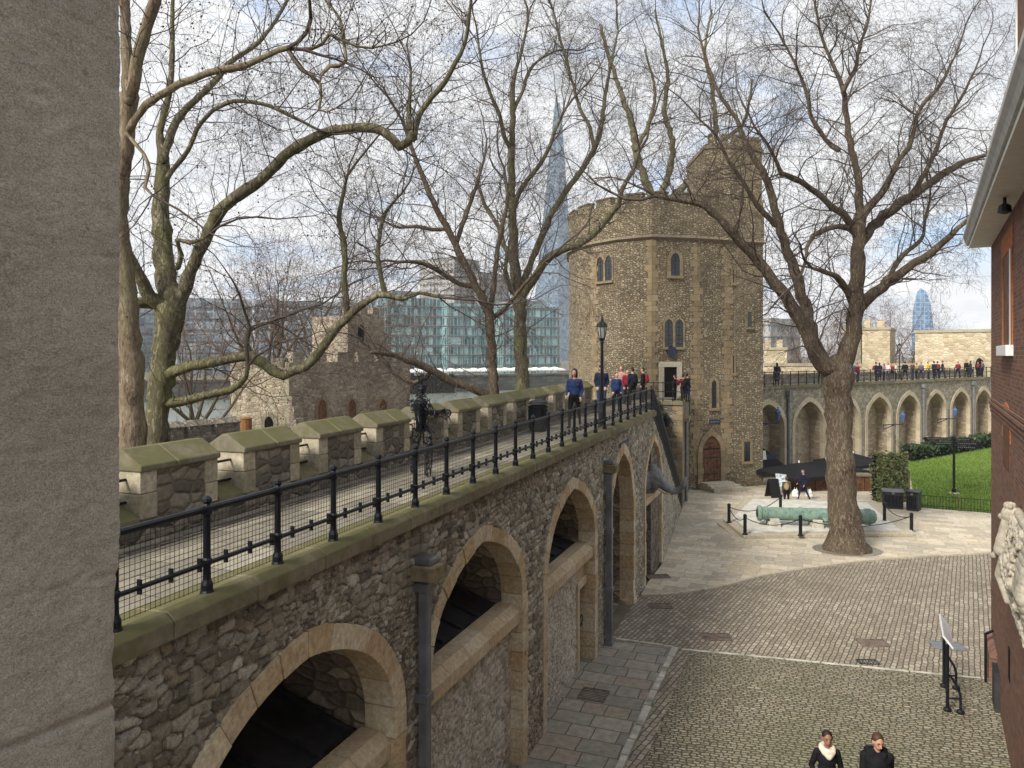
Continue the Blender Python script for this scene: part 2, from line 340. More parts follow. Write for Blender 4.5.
def flaky(name, c1, c2, c3, green=None, sc=3.0):
    m = NT(name); p = m.pos(); q = m.n('ShaderNodeMapping', {'Vector': p, 'Scale': (1, 1, .3)}).outputs[0]
    d = m.n('ShaderNodeTexNoise', {'Vector': q, 'Scale': sc*2, 'Detail': 4}).outputs['Color']
    q2 = m.n('ShaderNodeVectorMath', {0: q, 1: m.n('ShaderNodeVectorMath', {0: d, 'Scale': .35}, operation='SCALE').outputs[0]}, operation='ADD').outputs[0]
    v = m.n('ShaderNodeTexVoronoi', {'Vector': q2, 'Scale': sc*3.2}); r = m.n('ShaderNodeSeparateColor', {0: v.outputs['Color']}).outputs[0]
    f = m.noise(q, sc*5, 8, .72, .4); big = m.noise(p, .9, 5, .6)
    k = m.math('ADD', m.math('MULTIPLY', r, .35), m.math('MULTIPLY', f, .75)); k = m.math('ADD', k, m.math('MULTIPLY', m.math('SUBTRACT', big, .5), .5))
    c = m.ramp(k, [(.32, c1), (.47, c2), (.60, c2), (.72, c3)])
    if green: c = m.mix(m.math('MULTIPLY', m.rampmap(big, .42, .62), .6), c, green)
    m.bump(m.math('ADD', m.math('MULTIPLY', r, .5), f), 1.0, .035); return m.done(c, .92, .12)
def bark(name, c1, c2, c3, sc=7.0, green=None):
    m = NT(name); p = m.pos()
    q = m.n('ShaderNodeMapping', {'Vector': p, 'Scale': (1, 1, .45)}).outputs[0]
    f = m.noise(q, sc, 7, .68, .6); c = m.ramp(f, [(.32, c1), (.5, c2), (.66, c3)])
    if green:
        k = m.noise(p, .8, 5, .6); c = m.mix(m.math('MULTIPLY', m.rampmap(k, .4, .65), .75), c, green)
    m.bump(m.noise(q, sc*2.6, 6, .7), .9, .03)
    return m.done(c, .9, .15)
M['bark'] = flaky('plane_bark', (.05, .042, .03), (.115, .1, .066), (.29, .265, .185), (.115, .118, .04), 4.6)
M['trunk'] = flaky('rough_trunk_bark', (.038, .028, .021), (.10, .074, .053), (.25, .20, .15), (.09, .075, .048), 5.0)
M['fibre'] = flaky('fibrous_bark', (.10, .072, .05), (.21, .16, .11), (.34, .28, .2), (.16,.15,.08), 5)
M['twig'] = bark('twig_bark', (.05, .038, .032), (.078, .062, .052), (.115, .094, .075), 3)
M['redtwig'] = bark('reddish_twig_bark', (.085, .055, .045), (.13, .088, .07), (.17, .125, .10), 3)
def leafmat(name, c1, c2, c3):
    m = NT(name); r = m.n('ShaderNodeNewGeometry').outputs['Random Per Island']
    m.b.inputs['Subsurface Weight'].default_value = 0
    return m.done(m.ramp(r, [(0, c1), (.5, c2), (1, c3)]), .55, .35)
M['ivy'] = leafmat('ivy_leaf', (.018, .038, .014), (.04, .075, .022), (.085, .12, .04))
M['ivybrown'] = leafmat('mixed_ivy_leaf', (.05, .10, .045), (.18, .15, .075), (.15, .25, .07))
M['hedge'] = leafmat('hedge_leaf', (.014, .03, .012), (.03, .058, .02), (.05, .085, .03))
m = NT('lawn_grass'); f = m.noise(m.pos(), .35, 9, .75, .5); g = m.noise(m.pos(), 25, 4, .7)
c = m.ramp(f, [(.32, (.07, .115, .016)), (.48, (.115, .18, .022)), (.62, (.18, .22, .055))]); m.bump(g, .8, .03)
M['lawn'] = m.done(m.mix(.4, c, m.ramp(g, [(.3, .25), (.7, .75)]), 'OVERLAY'), .9, .1)
M['grass'] = leafmat('grass_blade', (.06, .12, .014), (.10, .18, .022), (.16, .22, .045))
m = NT('glass_dark'); M['glass'] = m.done((.022, .027, .032), .12, .6)
m = NT('river_water'); q = m.n('ShaderNodeMapping', {'Vector': m.pos(), 'Scale': (.25, .6, 1)}).outputs[0]
m.bump(m.noise(q, 1.0, 6, .6), .35, .35); M['water'] = m.done((.17, .19, .165), .22, .5)
m = NT('earth_ground'); f = m.noise(m.pos(), .6, 8, .65)
M['earth'] = m.done(m.ramp(f, [(.3, (.10, .09, .065)), (.7, (.2, .18, .135))]), .95, .1)
M['embank'] = blocks('embankment_stone', [(.075, .075, .07), (.1, .1, .09), (.06, .06, .055)], (.05, .05, .045), 3, 1.0, .05, bump=.05)
def facade(name, cols, frame, bw, bh, ms, rough=.12):
    m = NT(name); uv = m.uv()
    b = m.n('ShaderNodeTexBrick', {'Vector': uv, 'Color1': (0, 0, 0), 'Color2': (1, 1, 1), 'Mortar': (.5, .5, .5), 'Scale': 1, 'Mortar Size': ms, 'Mortar Smooth': .1, 'Brick Width': bw, 'Row Height': bh}, offset=0.0)
    r = m.n('ShaderNodeSeparateColor', {0: b.outputs['Color']}).outputs[0]
    c = m.mix(b.outputs['Fac'], m.ramp(r, pal(cols), True), frame)
    return m.done(c, m.math('ADD', m.math('MULTIPLY', b.outputs['Fac'], .4), rough), .6)
M['glassblue'] = facade('teal_glass_facade', [(.05, .14, .15), (.09, .21, .22), (.03, .085, .10), (.17, .32, .33), (.07, .17, .19), (.27, .40, .40)], (.32, .37, .37), 1.5, 3.6, .14)
M['glassgrey'] = facade('grey_glass_facade', [(.16, .22, .27), (.22, .28, .33), (.11, .155, .2), (.32, .38, .42)], (.3, .33, .35), 3.0, 3.8, .3)
M['glassshard'] = facade('pale_glass_facade', [(.12, .18, .26), (.16, .23, .32), (.09, .15, .22), (.21, .29, .38)], (.15, .2, .27), 3.0, 3.8, .3, .2)
M['concrete'] = facade('office_facade', [(.16, .175, .185), (.2, .2, .2), (.13, .14, .15)], (.34, .32, .3), 2.5, 3.5, .7, .3)

# ================================================================== THE GROUND
def gz(Y): return float(np.interp(Y, [24, 40, 58], [0, -.55, -1.0]))
def GG(px, py, dz=0.0):                         # where a sight line meets the sloping ground
    p = G(px, py, dz)
    for _ in range(12): p = G(px, py, gz(p.y)+dz)
    return p
def sheet(name, pts, mat, dz, thick=0.0, slope=True):
    bm = bmesh.new(); vs = [bm.verts.new((p[0], p[1], 0)) for p in pts]; bm.faces.new(vs)
    bmesh.ops.triangulate(bm, faces=bm.faces)
    if slope:
        for yy in (24, 28, 32, 36, 40, 46, 52, 58):
            bmesh.ops.bisect_plane(bm, geom=bm.verts[:]+bm.edges[:]+bm.faces[:], plane_co=(0, yy, 0), plane_no=(0, 1, 0))
    for v in bm.verts: v.co.z = (gz(v.co.y) if slope else 0)+dz
    bmesh.ops.recalc_face_normals(bm, faces=bm.faces)
    if bm.faces and sum(f.normal.z for f in bm.faces) < 0: bmesh.ops.reverse_faces(bm, faces=bm.faces)
    if thick:
        r = bmesh.ops.extrude_face_region(bm, geom=[e for e in bm.edges if e.is_boundary])
        for v in r['geom']:
            if isinstance(v, bmesh.types.BMVert): v.co.z -= thick
    me = bpy.data.meshes.new(name); bm.to_mesh(me); bm.free(); me.materials.append(mat); me.update(); uv_mesh(me)
    return tag(link(name, me), kind='structure')
W = frame2((2.47-.38*20, 0), (2.47, 20)); W.o = V((2.47, 20, 0))       # the near curtain wall's outer face
W2 = Frame(*W(8.55, 0, 0)[:2], 8.95-W(8.55, 0, 0).x, 40-W(8.55, 0, 0).y); E0 = math.hypot(8.95-W2.o.x, 40-W2.o.y)
fu = V((.81, .585, 0)).normalized(); fn = V((-fu.y, fu.x, 0))           # the river's course
fb = V((-73, 179, 0)); nb = V((-20, 106, 0))
sheet('river', [(-2500, -1500), (2500, -1500), (2500, 4000), (-2500, 4000)], M['water'], -3.0, slope=False)
a, b = nb-fu*900, nb+fu*1400
sheet('ground', [(a.x, a.y), (900, -600), (1600, 400), (b.x, b.y)], M['earth'], -.03)
a, b = fb-fu*1500, fb+fu*1700; c, d = b+fn*3500, a+fn*3500
sheet('far_bank', [(a.x, a.y), (b.x, b.y), (c.x, c.y), (d.x, d.y)], M['earth'], .7, thick=4.2, slope=False)
g = lambda px, py, z=0.0: GG(px, py, z)
sheet('setts_road', [tuple(W(-19, .02, 0)[:2]), tuple(W(9, .02, 0)[:2]), (26, 33), (26, 6), (8, 2)], M['setts'], 0.0)
kl = [g(675, 649), g(620, 768)]; kdir = (kl[1]-kl[0]).normalized(); k0, k1 = kl[0], kl[0]+kdir*15
e0, e1 = g(617, 641), g(989, 680)
cb0 = g(690, 651)
sheet('cobbled_road', [tuple(cb0[:2]), tuple((cb0+kdir*16)[:2]), (12, 2), tuple((e1+V((.6, -.05, 0)))[:2])], M['cobble'], .004)
wl = W(-18.8, -.6, 0); w2 = W.hit(606, 646)[0]; wb = W(w2+.1, -.3, 0)
sheet('pavement', [tuple(wb[:2]), tuple(k0[:2]), tuple(k1[:2]), tuple(wl[:2])], M['slate'], .05, thick=.06)
cv = [g(*p) for p in ((641, 596), (660, 595.5), (680, 594), (703, 590.5), (725, 586), (760, 577), (807, 569), (850, 563.5), (890, 559.5), (940, 556), (1000, 552.5), (1090, 548))]
sheet('plaza_pavement', [tuple(p[:2]) for p in cv]+[(40, 27), (80, 70), (14, 110), (7, 62), (9.5, 42), tuple(W2(0, .02, 0)[:2]), tuple(W(6, .02, 0)[:2])], M['plaza'], .05, thick=.07)
# kerb stones, white line, gutter strips: each a row of worked stones
def strip_stones(mb, p0, p1, wdt, h, ln, z0=0.0, gap=.02, jit=.25):
    d = (p1-p0); L_ = d.length; d.normalize(); s_ = V((d.y, -d.x, 0)); t = 0.0
    while t < L_-.1:
        l = min(ln*random.uniform(1-jit, 1+jit), L_-t); a, b = p0+d*(t+gap), p0+d*(t+l-gap)
        o = random.uniform(-.012, .012); q = wdt*random.uniform(.9, 1.08)
        c = [a+s_*(o-q/2), b+s_*(o-q/2), b+s_*(o+q/2), a+s_*(o+q/2)]
        hh = h+random.uniform(-.004, .004)
        mb.hexa([V((p.x, p.y, gz(p.y)+z0-.05)) for p in c]+[V((p.x, p.y, gz(p.y)+z0+hh)) for p in c]); t += l
mb = MB(); strip_stones(mb, k0, k1, .15, .075, .75); strip_stones(mb, e0+V((-.05, .02, 0)), k0, .10, .07, .8)
tag(mb.build('kerb', M['whitestone'], bevel=.01), kind='structure')
mb = MB(); strip_stones(mb, k0+V((.15, 0, 0)), e1+V((.2, 0, 0)), .09, .012, .9)
tag(mb.build('painted_line', M['whitestone']), kind='structure')
mb = MB()
for i in range(len(cv)-1): strip_stones(mb, cv[i], cv[i+1], .13, .058, .9)
tag(mb.build('plaza_kerb', M['stepstone']), kind='structure')
# iron covers and gratings let into the paving
def cover(px, py, wd, dp, name, label, cat, rot, z, mat='grate', bars=False):
    p = g(px, py); t = thing(name, (p.x, p.y, gz(p.y)+z), label, cat)
    f = Frame(p.x, p.y, math.cos(rot), math.sin(rot)); zb = gz(p.y)+z
    mb = MB(); fr = .035
    mb.fbox(f, -wd/2, wd/2, -dp/2, -dp/2+fr, zb-.03, zb+.012); mb.fbox(f, -wd/2, wd/2, dp/2-fr, dp/2, zb-.03, zb+.012)
    mb.fbox(f, -wd/2, -wd/2+fr, -dp/2+fr, dp/2-fr, zb-.03, zb+.012); mb.fbox(f, wd/2-fr, wd/2, -dp/2+fr, dp/2-fr, zb-.03, zb+.012)
    mb.build('frame', M[mat], t)
    mb = MB()
    if bars:
        k = int(wd/.07)
        for i in range(1, k): x = -wd/2+i*wd/k; mb.fbox(f, x-.014, x+.014, -dp/2+fr, dp/2-fr, zb-.03, zb+.008)
        mb.build('bars', M[mat], t)
    else:
        for i in range(2):
            for j in range(2):
                a = -wd/2+fr+.004+i*(wd/2-fr); b = -dp/2+fr+.004+j*(dp/2-fr)
                mb.fbox(f, a, a+wd/2-fr-.008, b, b+dp/2-fr-.008, zb-.03, zb+.007)
        mb.build('plate', M[mat], t)
cover(593.5, 697, .62, .62, 'drain_grating', 'rusty square drain grating in the slate pavement beside the arched wall', 'drain', R(69), .05, bars=True)
cover(717, 637, .75, .55, 'manhole_cover', 'brown manhole cover in the setts just above the white line, nearest the pavement corner', 'manhole cover', R(-5), .001)
cover(660, 606, .72, .5, 'manhole_cover', 'brown manhole cover in the setts close to the stone bollard by the tall arch', 'manhole cover', R(-3), .001)
cover(873, 643, .75, .55, 'manhole_cover', 'dull brown manhole cover in the setts just behind the slotted gully', 'manhole cover', R(-4), .001)
cover(868, 662, .5, .3, 'gully_grating', 'slotted dark gully grating touching the white line across the setts', 'drain', R(-4), .001, 'iron', True)
cover(948, 646, .8, .6, 'access_cover', 'wide grey access cover in the setts behind the tilted sign panel', 'access cover', R(-12), .001, 'steel')
cover(658, 578, .8, .5, 'manhole_cover', 'dark grey manhole cover in the pale paving right beside the tall arch', 'manhole cover', R(5), .052, 'grate')
cover(707, 526, 1.4, .9, 'manhole_cover', 'pale framed manhole cover in the paving left of the cannon plinth corner', 'manhole cover', R(10), .052, 'whitestone')

# ================================================================== THE NEAR CURTAIN WALL
def zb(s): return 5.34+.0082*((20+s*.9348)-5.7)
def arch_f(t, a=.33):
    t = min(abs(t), 1.0); k = 1-(a/(1+a))**2
    return math.sqrt(max(0, 1-((t+a)/(1+a))**2)/k)
S_ = lambda Y: (Y-20)*1.0698
ARCH = [dict(c=S_(7.87), w=1.80, zs=3.05, za=4.47, z0=2.86, a=.18, infill=True, r=.27),
        dict(c=S_(12.22), w=1.86, zs=3.15, za=4.60, z0=3.02, a=.40, infill=True, r=.25),
        dict(c=S_(17.08), w=1.90, zs=3.1, za=4.60, z0=2.94, a=.45, infill=True, r=.25),
        dict(c=S_(21.85), w=1.42, zs=3.0, za=4.78, z0=0, a=.40, infill=False, r=.28),
        dict(c=S_(26.45), w=1.50, zs=3.0, za=4.62, z0=2.80, a=.50, infill=True, r=.2)]
def arch_top(A, s, off=0.0):
    t = (s-A['c'])/(A['w']+off)
    if abs(t) >= 1: return None
    return A['zs']+(A['za']+off-A['zs'])*arch_f(t, A['a'])
def stair_top(s): return zb(s) if s < 6.7 else max(-.3, zb(6.7)-min(s-6.7, 1.85)*.60-max(0, s-8.55)*.40)
wall = thing('curtain_wall', W(-6, -1.5, 0), 'long grey rubble stone wall with pointed arches and a railed walkway on top', 'wall')
# displaced rubble face
def vor(u, v, cw, ch, seed):
    r = np.random.default_rng(seed); T = 256
    jx, jy, cr = r.random((T, T)), r.random((T, T)), r.random((T, T))
    x, y = u/cw, v/ch; iy = np.floor(y).astype(int); sh = (iy % 2)*.5
    d1 = np.full(u.shape, 9.); d2 = np.full(u.shape, 9.); idv = np.zeros(u.shape)
    for dy in (-1, 0, 1):
        ry = iy+dy; xs = x-(ry % 2)*.5; ix0 = np.floor(xs).astype(int)
        for dx in (-1, 0, 1):
            ix = ix0+dx; a, b = ix % T, ry % T
            px = ix+.5+(jx[a, b]-.5)*.8; py = ry+.5+(jy[a, b]-.5)*.55
            ex, ey = np.abs(xs-px), np.abs(y-py); d = (ex**4+ey**4)**.25*(.88+.24*cr[b, a])
            n1 = d < d1; d2 = np.where(n1, d1, np.minimum(d2, d)); idv = np.where(n1, cr[a, b], idv); d1 = np.where(n1, d, d1)
    return d2-d1, idv
def vnoise(u, v, sc, seed):
    r = np.random.default_rng(seed); T = 256; g_ = r.random((T, T))
    x, y = u*sc, v*sc; ix, iy = np.floor(x).astype(int), np.floor(y).astype(int); fx, fy = x-ix, y-iy
    fx, fy = fx*fx*(3-2*fx), fy*fy*(3-2*fy)
    q = lambda i, j: g_[i % T, j % T]
    return (q(ix, iy)*(1-fx)+q(ix+1, iy)*fx)*(1-fy)+(q(ix, iy+1)*(1-fx)+q(ix+1, iy+1)*fx)*fy
def relief_face(name, fr, s0, s1, z0, z1, keep, top, ds, cw, ch, mat, parent, depth=.042, o=0.0, seed=3):
    ns, nz_ = int((s1-s0)/ds)+1, int((z1-z0)/ds)+1
    s_, z_ = np.meshgrid(np.linspace(s0, s1, ns), np.linspace(z0, z1, nz_), indexing='ij')
    if top is not None:
        tp = np.array([top(x) for x in s_[:, 0]])[:, None]; z_ = z0+(z_-z0)*(tp-z0)/(z1-z0)
    wu = s_+.10*(vnoise(s_, z_, 2.2, seed)-.5)+.05*(vnoise(s_, z_, 6, seed+1)-.5); wv = z_+.13*(vnoise(s_, z_, 1.7, seed+2)-.5)+.04*(vnoise(s_, z_, 6, seed+3)-.5)
    e, idv = vor(wu, wv, cw, ch, seed+4); e2, id2 = vor(wu*1.0+.37, wv+.21, cw*.55, ch*.62, seed+5)
    big = vnoise(s_, z_, .55, seed+8) > .52
    e = np.where(big, e, e2*.9); idv = np.where(big, idv, id2)
    k = np.clip((e-.015)/.15, 0, 1); k = k*k*(3-2*k)
    n = vnoise(s_, z_, 12, seed+6)*.5+vnoise(s_, z_, 25, seed+7)*.5
    h = depth*(k-.75)+.022*k*(idv-.5)+.014*(n-.5)
    P0 = np.array(fr.o)[None, :]; pts = (P0+s_.reshape(-1, 1)*np.array(fr.u)+(o+h.reshape(-1, 1))*np.array(fr.n)); pts[:, 2] = z_.ravel()
    idx = np.arange(ns*nz_).reshape(ns, nz_); fq = np.stack([idx[:-1, :-1], idx[1:, :-1], idx[1:, 1:], idx[:-1, 1:]], -1).reshape(-1, 4)
    cs = (s_[:-1, :-1]+s_[1:, 1:]).ravel()/2; cz = (z_[:-1, :-1]+z_[1:, 1:]).ravel()/2
    fq = fq[keep(cs, cz)]
    me = bpy.data.meshes.new(name); me.vertices.add(len(pts)); me.vertices.foreach_set('co', pts.astype(np.float32).ravel())
    me.loops.add(fq.size); me.loops.foreach_set('vertex_index', fq.astype(np.int32).ravel())
    me.polygons.add(len(fq)); me.polygons.foreach_set('loop_start', (np.arange(len(fq))*4).astype(np.int32))
    at = me.attributes.new('stone', 'FLOAT', 'POINT'); at.data.foreach_set('value', idv.astype(np.float32).ravel())
    at = me.attributes.new('joint', 'FLOAT', 'POINT'); at.data.foreach_set('value', k.astype(np.float32).ravel())
    me.polygons.foreach_set('use_smooth', [True]*len(fq))
    me.materials.append(mat); me.update(calc_edges=True); me.validate(); uv_mesh(me)
    return link(name, me, parent)
def attr_stone(name, cols, mortar, stain, stain_col, streak=0.0):
    m = NT(name); a = m.n('ShaderNodeAttribute', attribute_name='stone').outputs['Fac']; j = m.n('ShaderNodeAttribute', attribute_name='joint').outputs['Fac']
    p = m.pos(); c = m.ramp(a, pal(cols), True)
    f = m.noise(p, 20, 10, .78); f2 = m.noise(p, 3.2, 6, .65); f4 = m.noise(p, 75, 6, .8)
    c = m.mix(.75, c, m.ramp(f, [(.25, .12), (.75, .92)]), 'OVERLAY'); c = m.mix(.5, c, m.ramp(f2, [(.28, .2), (.72, .85)]), 'OVERLAY'); c = m.mix(.6, c, m.ramp(f4, [(.3, .1), (.7, .9)]), 'OVERLAY')
    c = m.mix(m.rampmap(m.math('ADD', j, m.math('MULTIPLY', m.math('SUBTRACT', f, .5), .5)), .12, .5), mortar, c)
    g_ = m.noise(p, .5, 7, .65, .4); c = m.mix(m.math('MULTIPLY', m.rampmap(g_, .45, .66), stain), c, stain_col)
    q = m.n('ShaderNodeMapping', {'Vector': p, 'Scale': (1.6, 1.6, .12)}).outputs[0]
    s2 = m.noise(q, 1.6, 5, .6); c = m.mix(m.math('MULTIPLY', m.rampmap(s2, .60, .70), streak), c, (.40, .375, .32))
    li = m.noise(p, 7, 6, .75); c = m.mix(m.math('MULTIPLY', m.rampmap(li, .62, .72), .45), c, (.36, .345, .29))
    m.bump(m.math('ADD', f, m.math('MULTIPLY', f4, .6)), 1.0, .016); return m.done(c, .93, .12)
M['wallface'] = attr_stone('near_rubble_stone', [(.27, .242, .19), (.345, .315, .252), (.42, .388, .315), (.20, .18, .14), (.33, .285, .205), (.30, .272, .22), (.50, .465, .385), (.235, .21, .165), (.385, .358, .30), (.165, .148, .117)], (.245, .218, .165), .4, (.115, .103, .07), .5)
M['infill'] = attr_stone('pale_infill_stone', [(.42, .39, .325), (.53, .495, .42), (.60, .565, .49), (.35, .325, .275), (.54, .49, .395), (.48, .45, .39)], (.42, .385, .315), .2, (.3, .275, .22), .2)
def keep_main(cs, cz):
    k = np.ones(len(cs), bool)
    for A in ARCH:
        t = (cs-A['c'])/(A['w']+.07); ins = np.abs(t) < 1
        f = np.zeros(len(cs)); a = A['a']; tt = np.clip(np.abs(t), 0, 1); f = np.sqrt(np.maximum(0, 1-((tt+a)/(1+a))**2)/(1-(a/(1+a))**2))
        k &= ~(ins & (cz < A['zs']+(A['za']+.07-A['zs'])*f))
    return k
relief_face('wall_face', W, -18.5, 6.7, -.3, 5.5, keep_main, zb, .022, .215, .115, M['wallface'], wall)
relief_face('stair_flank', W, 6.7, 8.55, -.4, 5.5, keep_main, stair_top, .04, .215, .115, M['wallface'], wall, seed=31)
relief_face('stair_flank', W2, 0, E0, -.7, 5.5, lambda a_, b_: np.ones(len(a_), bool), lambda a_: stair_top(8.55+a_), .05, .215, .115, M['wallface'], wall, seed=33)
mb = MB()                                          # back of the wall and its hidden core
mb.fbox(W, -18.5, 8.6, -3.2, -3.05, -1, lambda s: zb(s)+.3); mb.fbox(W2, 0, E0+6, -3.2, -3.05, -1, 5.6); mb.fbox(W, -18.7, -18.5, -3.05, -.02, -.1, zb)
mb.fbox(W, 6.75, 8.55, -1.4, -1.2, -.1, zb); mb.fbox(W2, 0, E0, -1.4, -1.2, -.7, 5.3)
mb.build('back_face', M['merlon'], wall)
def arch_path(A, zlo, n=34):
    pts = []; w_ = A['w']
    zz_ = np.arange(zlo, A['zs']-.05, .38)
    for z in zz_: pts.append((-w_, z))
    for i in range(n+1):
        t = -math.cos(math.pi*i/n); pts.append((t*w_, A['zs']+(A['za']-A['zs'])*arch_f(t, A['a'])))
    for z in zz_[::-1]: pts.append((w_, z))
    return pts
def ring(fr, A, zlo, mat, parent, wd=.26, front=.035, back=-.4, step=.34, name='arch_ring', gap=.006, jit=.012):
    pts = arch_path(A, zlo, 60); c = A['c']
    P2 = [V((x, z, 0)) for x, z in pts]; acc = [0]
    for i in range(1, len(P2)): acc.append(acc[-1]+(P2[i]-P2[i-1]).length)
    def at(d):
        d = max(0, min(d, acc[-1]))
        for i in range(1, len(acc)):
            if acc[i] >= d:
                k = (d-acc[i-1])/max(acc[i]-acc[i-1], 1e-6); return P2[i-1].lerp(P2[i], k)
        return P2[-1]
    def out(d):
        a, b = at(d-.06), at(d+.06); e = (b-a).normalized(); return V((-e.y, e.x, 0))
    mb = MB(); N = max(6, round(acc[-1]/step)); N += N % 2
    for i in range(N):
        d0, d1 = acc[-1]*i/N+gap, acc[-1]*(i+1)/N-gap
        f_ = front+random.uniform(-jit, jit); ww = wd*random.uniform(.92, 1.08); sub = 3
        for k in range(1):
            ds_ = [d0+(d1-d0)*q/sub for q in range(sub+1)]
            inn = [at(d) for d in ds_]; ou = [at(d)+out(d)*ww for d in ds_]
            poly = [fr(c+p.x, f_, p.y) for p in inn]+[fr(c+p.x, f_, p.y) for p in ou[::-1]]
            mb.prism(poly, fr.n*(back-f_))
    return mb.build(name, mat, parent, weld=False)
def recess(fr, A, zlo, depth, mat, parent, name='arch_recess', floor=True, o0=-.38):
    mb = MB(); w_ = A['w']+.01; n = 24; c = A['c']
    pr = [(-w_, zlo)]+[(-math.cos(math.pi*i/n)*w_, A['zs']+(A['za']+.01-A['zs'])*arch_f(-math.cos(math.pi*i/n), A['a'])) for i in range(n+1)]+[(w_, zlo)]
    for i in range(len(pr)-1):
        (x0, z0), (x1, z1) = pr[i], pr[i+1]
        mb.face([fr(c+x0, o0, z0), fr(c+x1, o0, z1), fr(c+x1, -depth, z1), fr(c+x0, -depth, z0)])
    mb.face([fr(c+x, -depth, z) for x, z in pr])
    if floor: mb.face([fr(c-w_, o0, zlo), fr(c+w_, o0, zlo), fr(c+w_, -depth, zlo), fr(c-w_, -depth, zlo)][::-1])
    return mb.build(name, mat, parent)
for i, A in enumerate(ARCH):
    ring(W, A, 0 if i != 4 else .0, M['ring'], wall, wd=A['r'], step=.36 if i else .4)
    if A['infill']:
        recess(W, A, A['z0']-.2, 2.5 if i < 3 else 1.4, M['vault'], wall)
        dr = W.hit(590, 620)[0] if i == 2 else None
        c0, c1 = A['c']-A['w']-.03, A['c']+A['w']+.03
        if i in (1, 2):
            relief_face('infill_panel', W, c0, c1 if i == 1 else c1-.85, -.05, A['z0']-.31, lambda a_, b_: np.ones(len(a_), bool), None, .03, .2, .115, M['infill'], wall, depth=.03, o=-.22, seed=40+i)
        else:
            mb = MB(); mb.fbox(W, c0, c1, -.5, -.22, -.05, A['z0']-.31); mb.build('infill_panel', M['flint'], wall)
        mb = MB(); n = 5 if i < 3 else 2
        cut = [(-.46, 0), (-.17, 0), (-.02, -.12), (-.02, -.33), (-.46, -.33)]
        if i == 4: cut = [(-.62, 0), (.04, 0), (.04, -.2), (-.62, -.2)]
        for k in range(n):
            a0 = c0+.03+(c1-c0-.06)*k/n+.004; a1 = c0+.03+(c1-c0-.06)*(k+1)/n-.004
            mb.prism([W(a0, o, A['z0']+z) for o, z in cut], W.u*(a1-a0))
        mb.build('sill', M['sill'], wall, bevel=.012)
    else:
        recess(W, A, 0.0, 2.6, M['vault'], wall)
        mb = MB()                                  # rib standing inside the tall passage arch
        A2 = dict(A, w=A['w']-.3, za=A['za']-.25)
        ring(W, A2, 0, M['ring'], wall, wd=.25, front=-.75, back=-1.15, name='inner_rib')
# narrow door at the right end of the third arch's infill
A = ARCH[2]; c1 = A['c']+A['w']
mb = MB(); mb.fbox(W, c1-.85, c1+.03, -.5, -.22, 2.1, A['z0']-.31); mb.fbox(W, c1-.85, c1-.72, -.5, -.16, 0, 2.1); mb.fbox(W, c1-.85, c1, -.5, -.17, 1.95, 2.15)
mb.build('door_surround', M['sill'], wall, bevel=.01)
mb = MB(); mb.fbox(W, c1-.72, c1+.02, -.55, -.42, 0, 1.95); dd = mb.build('door', M['door'], wall)
mb = MB(); cc = W(c1-.2, -.38, 1.05); mb.tube([cc+V((0, 0, .13))*math.cos(a)+W.n*.0+W.u*.13*math.sin(a)+W.n*.1 for a in np.linspace(0, 2*math.pi, 13)], .015, 5); mb.build('handle', M['iron'], dd)
# coping under the railing
mb = MB(); s = -18.5
while s < 6.7:
    l = min(random.uniform(.8, 1.15), 6.72-s); e = s+l-.006; j = random.uniform(-.006, .006)
    cut = [(-.28, .0), (-.28, .195), (.06, .205), (.14, .14), (.14, -.01)]
    mb.prism([W(s, o+(j if o > 0 else 0), zb(s)+z+j*.4) for o, z in cut], W.u*(e-s)+V((0, 0, zb(e)-zb(s)))); s += l
mb.build('coping', M['coping'], wall, bevel=.012)
mb = MB()
for i in range(28):
    s0, s1 = -18.5+i*25.2/28, -18.5+(i+1)*25.2/28
    mb.fbox(W, s0, s1, -2.45, -.28, zb(0)-.4, lambda q: zb(q)+.03)
mb.fbox(W, 6.7, 8.55, -2.45, -1.2, zb(0)-.4, lambda q: zb(q)+.03)
for i in range(6): mb.fbox(W2, E0*i/6, E0*(i+1)/6, -2.6, -1.2, zb(0)-.7, lambda q: zb(8.5)+.03-.35*q/E0)
tag(mb.build('walkway_path', M['walk']), kind='structure')
mb = MB(); mb.fbox(W, -18.5, 8.5, -2.25, -2.12, lambda q: zb(q)-.1, lambda q: zb(q)+.045); mb.build('gutter_stones', M['merlon'], wall)
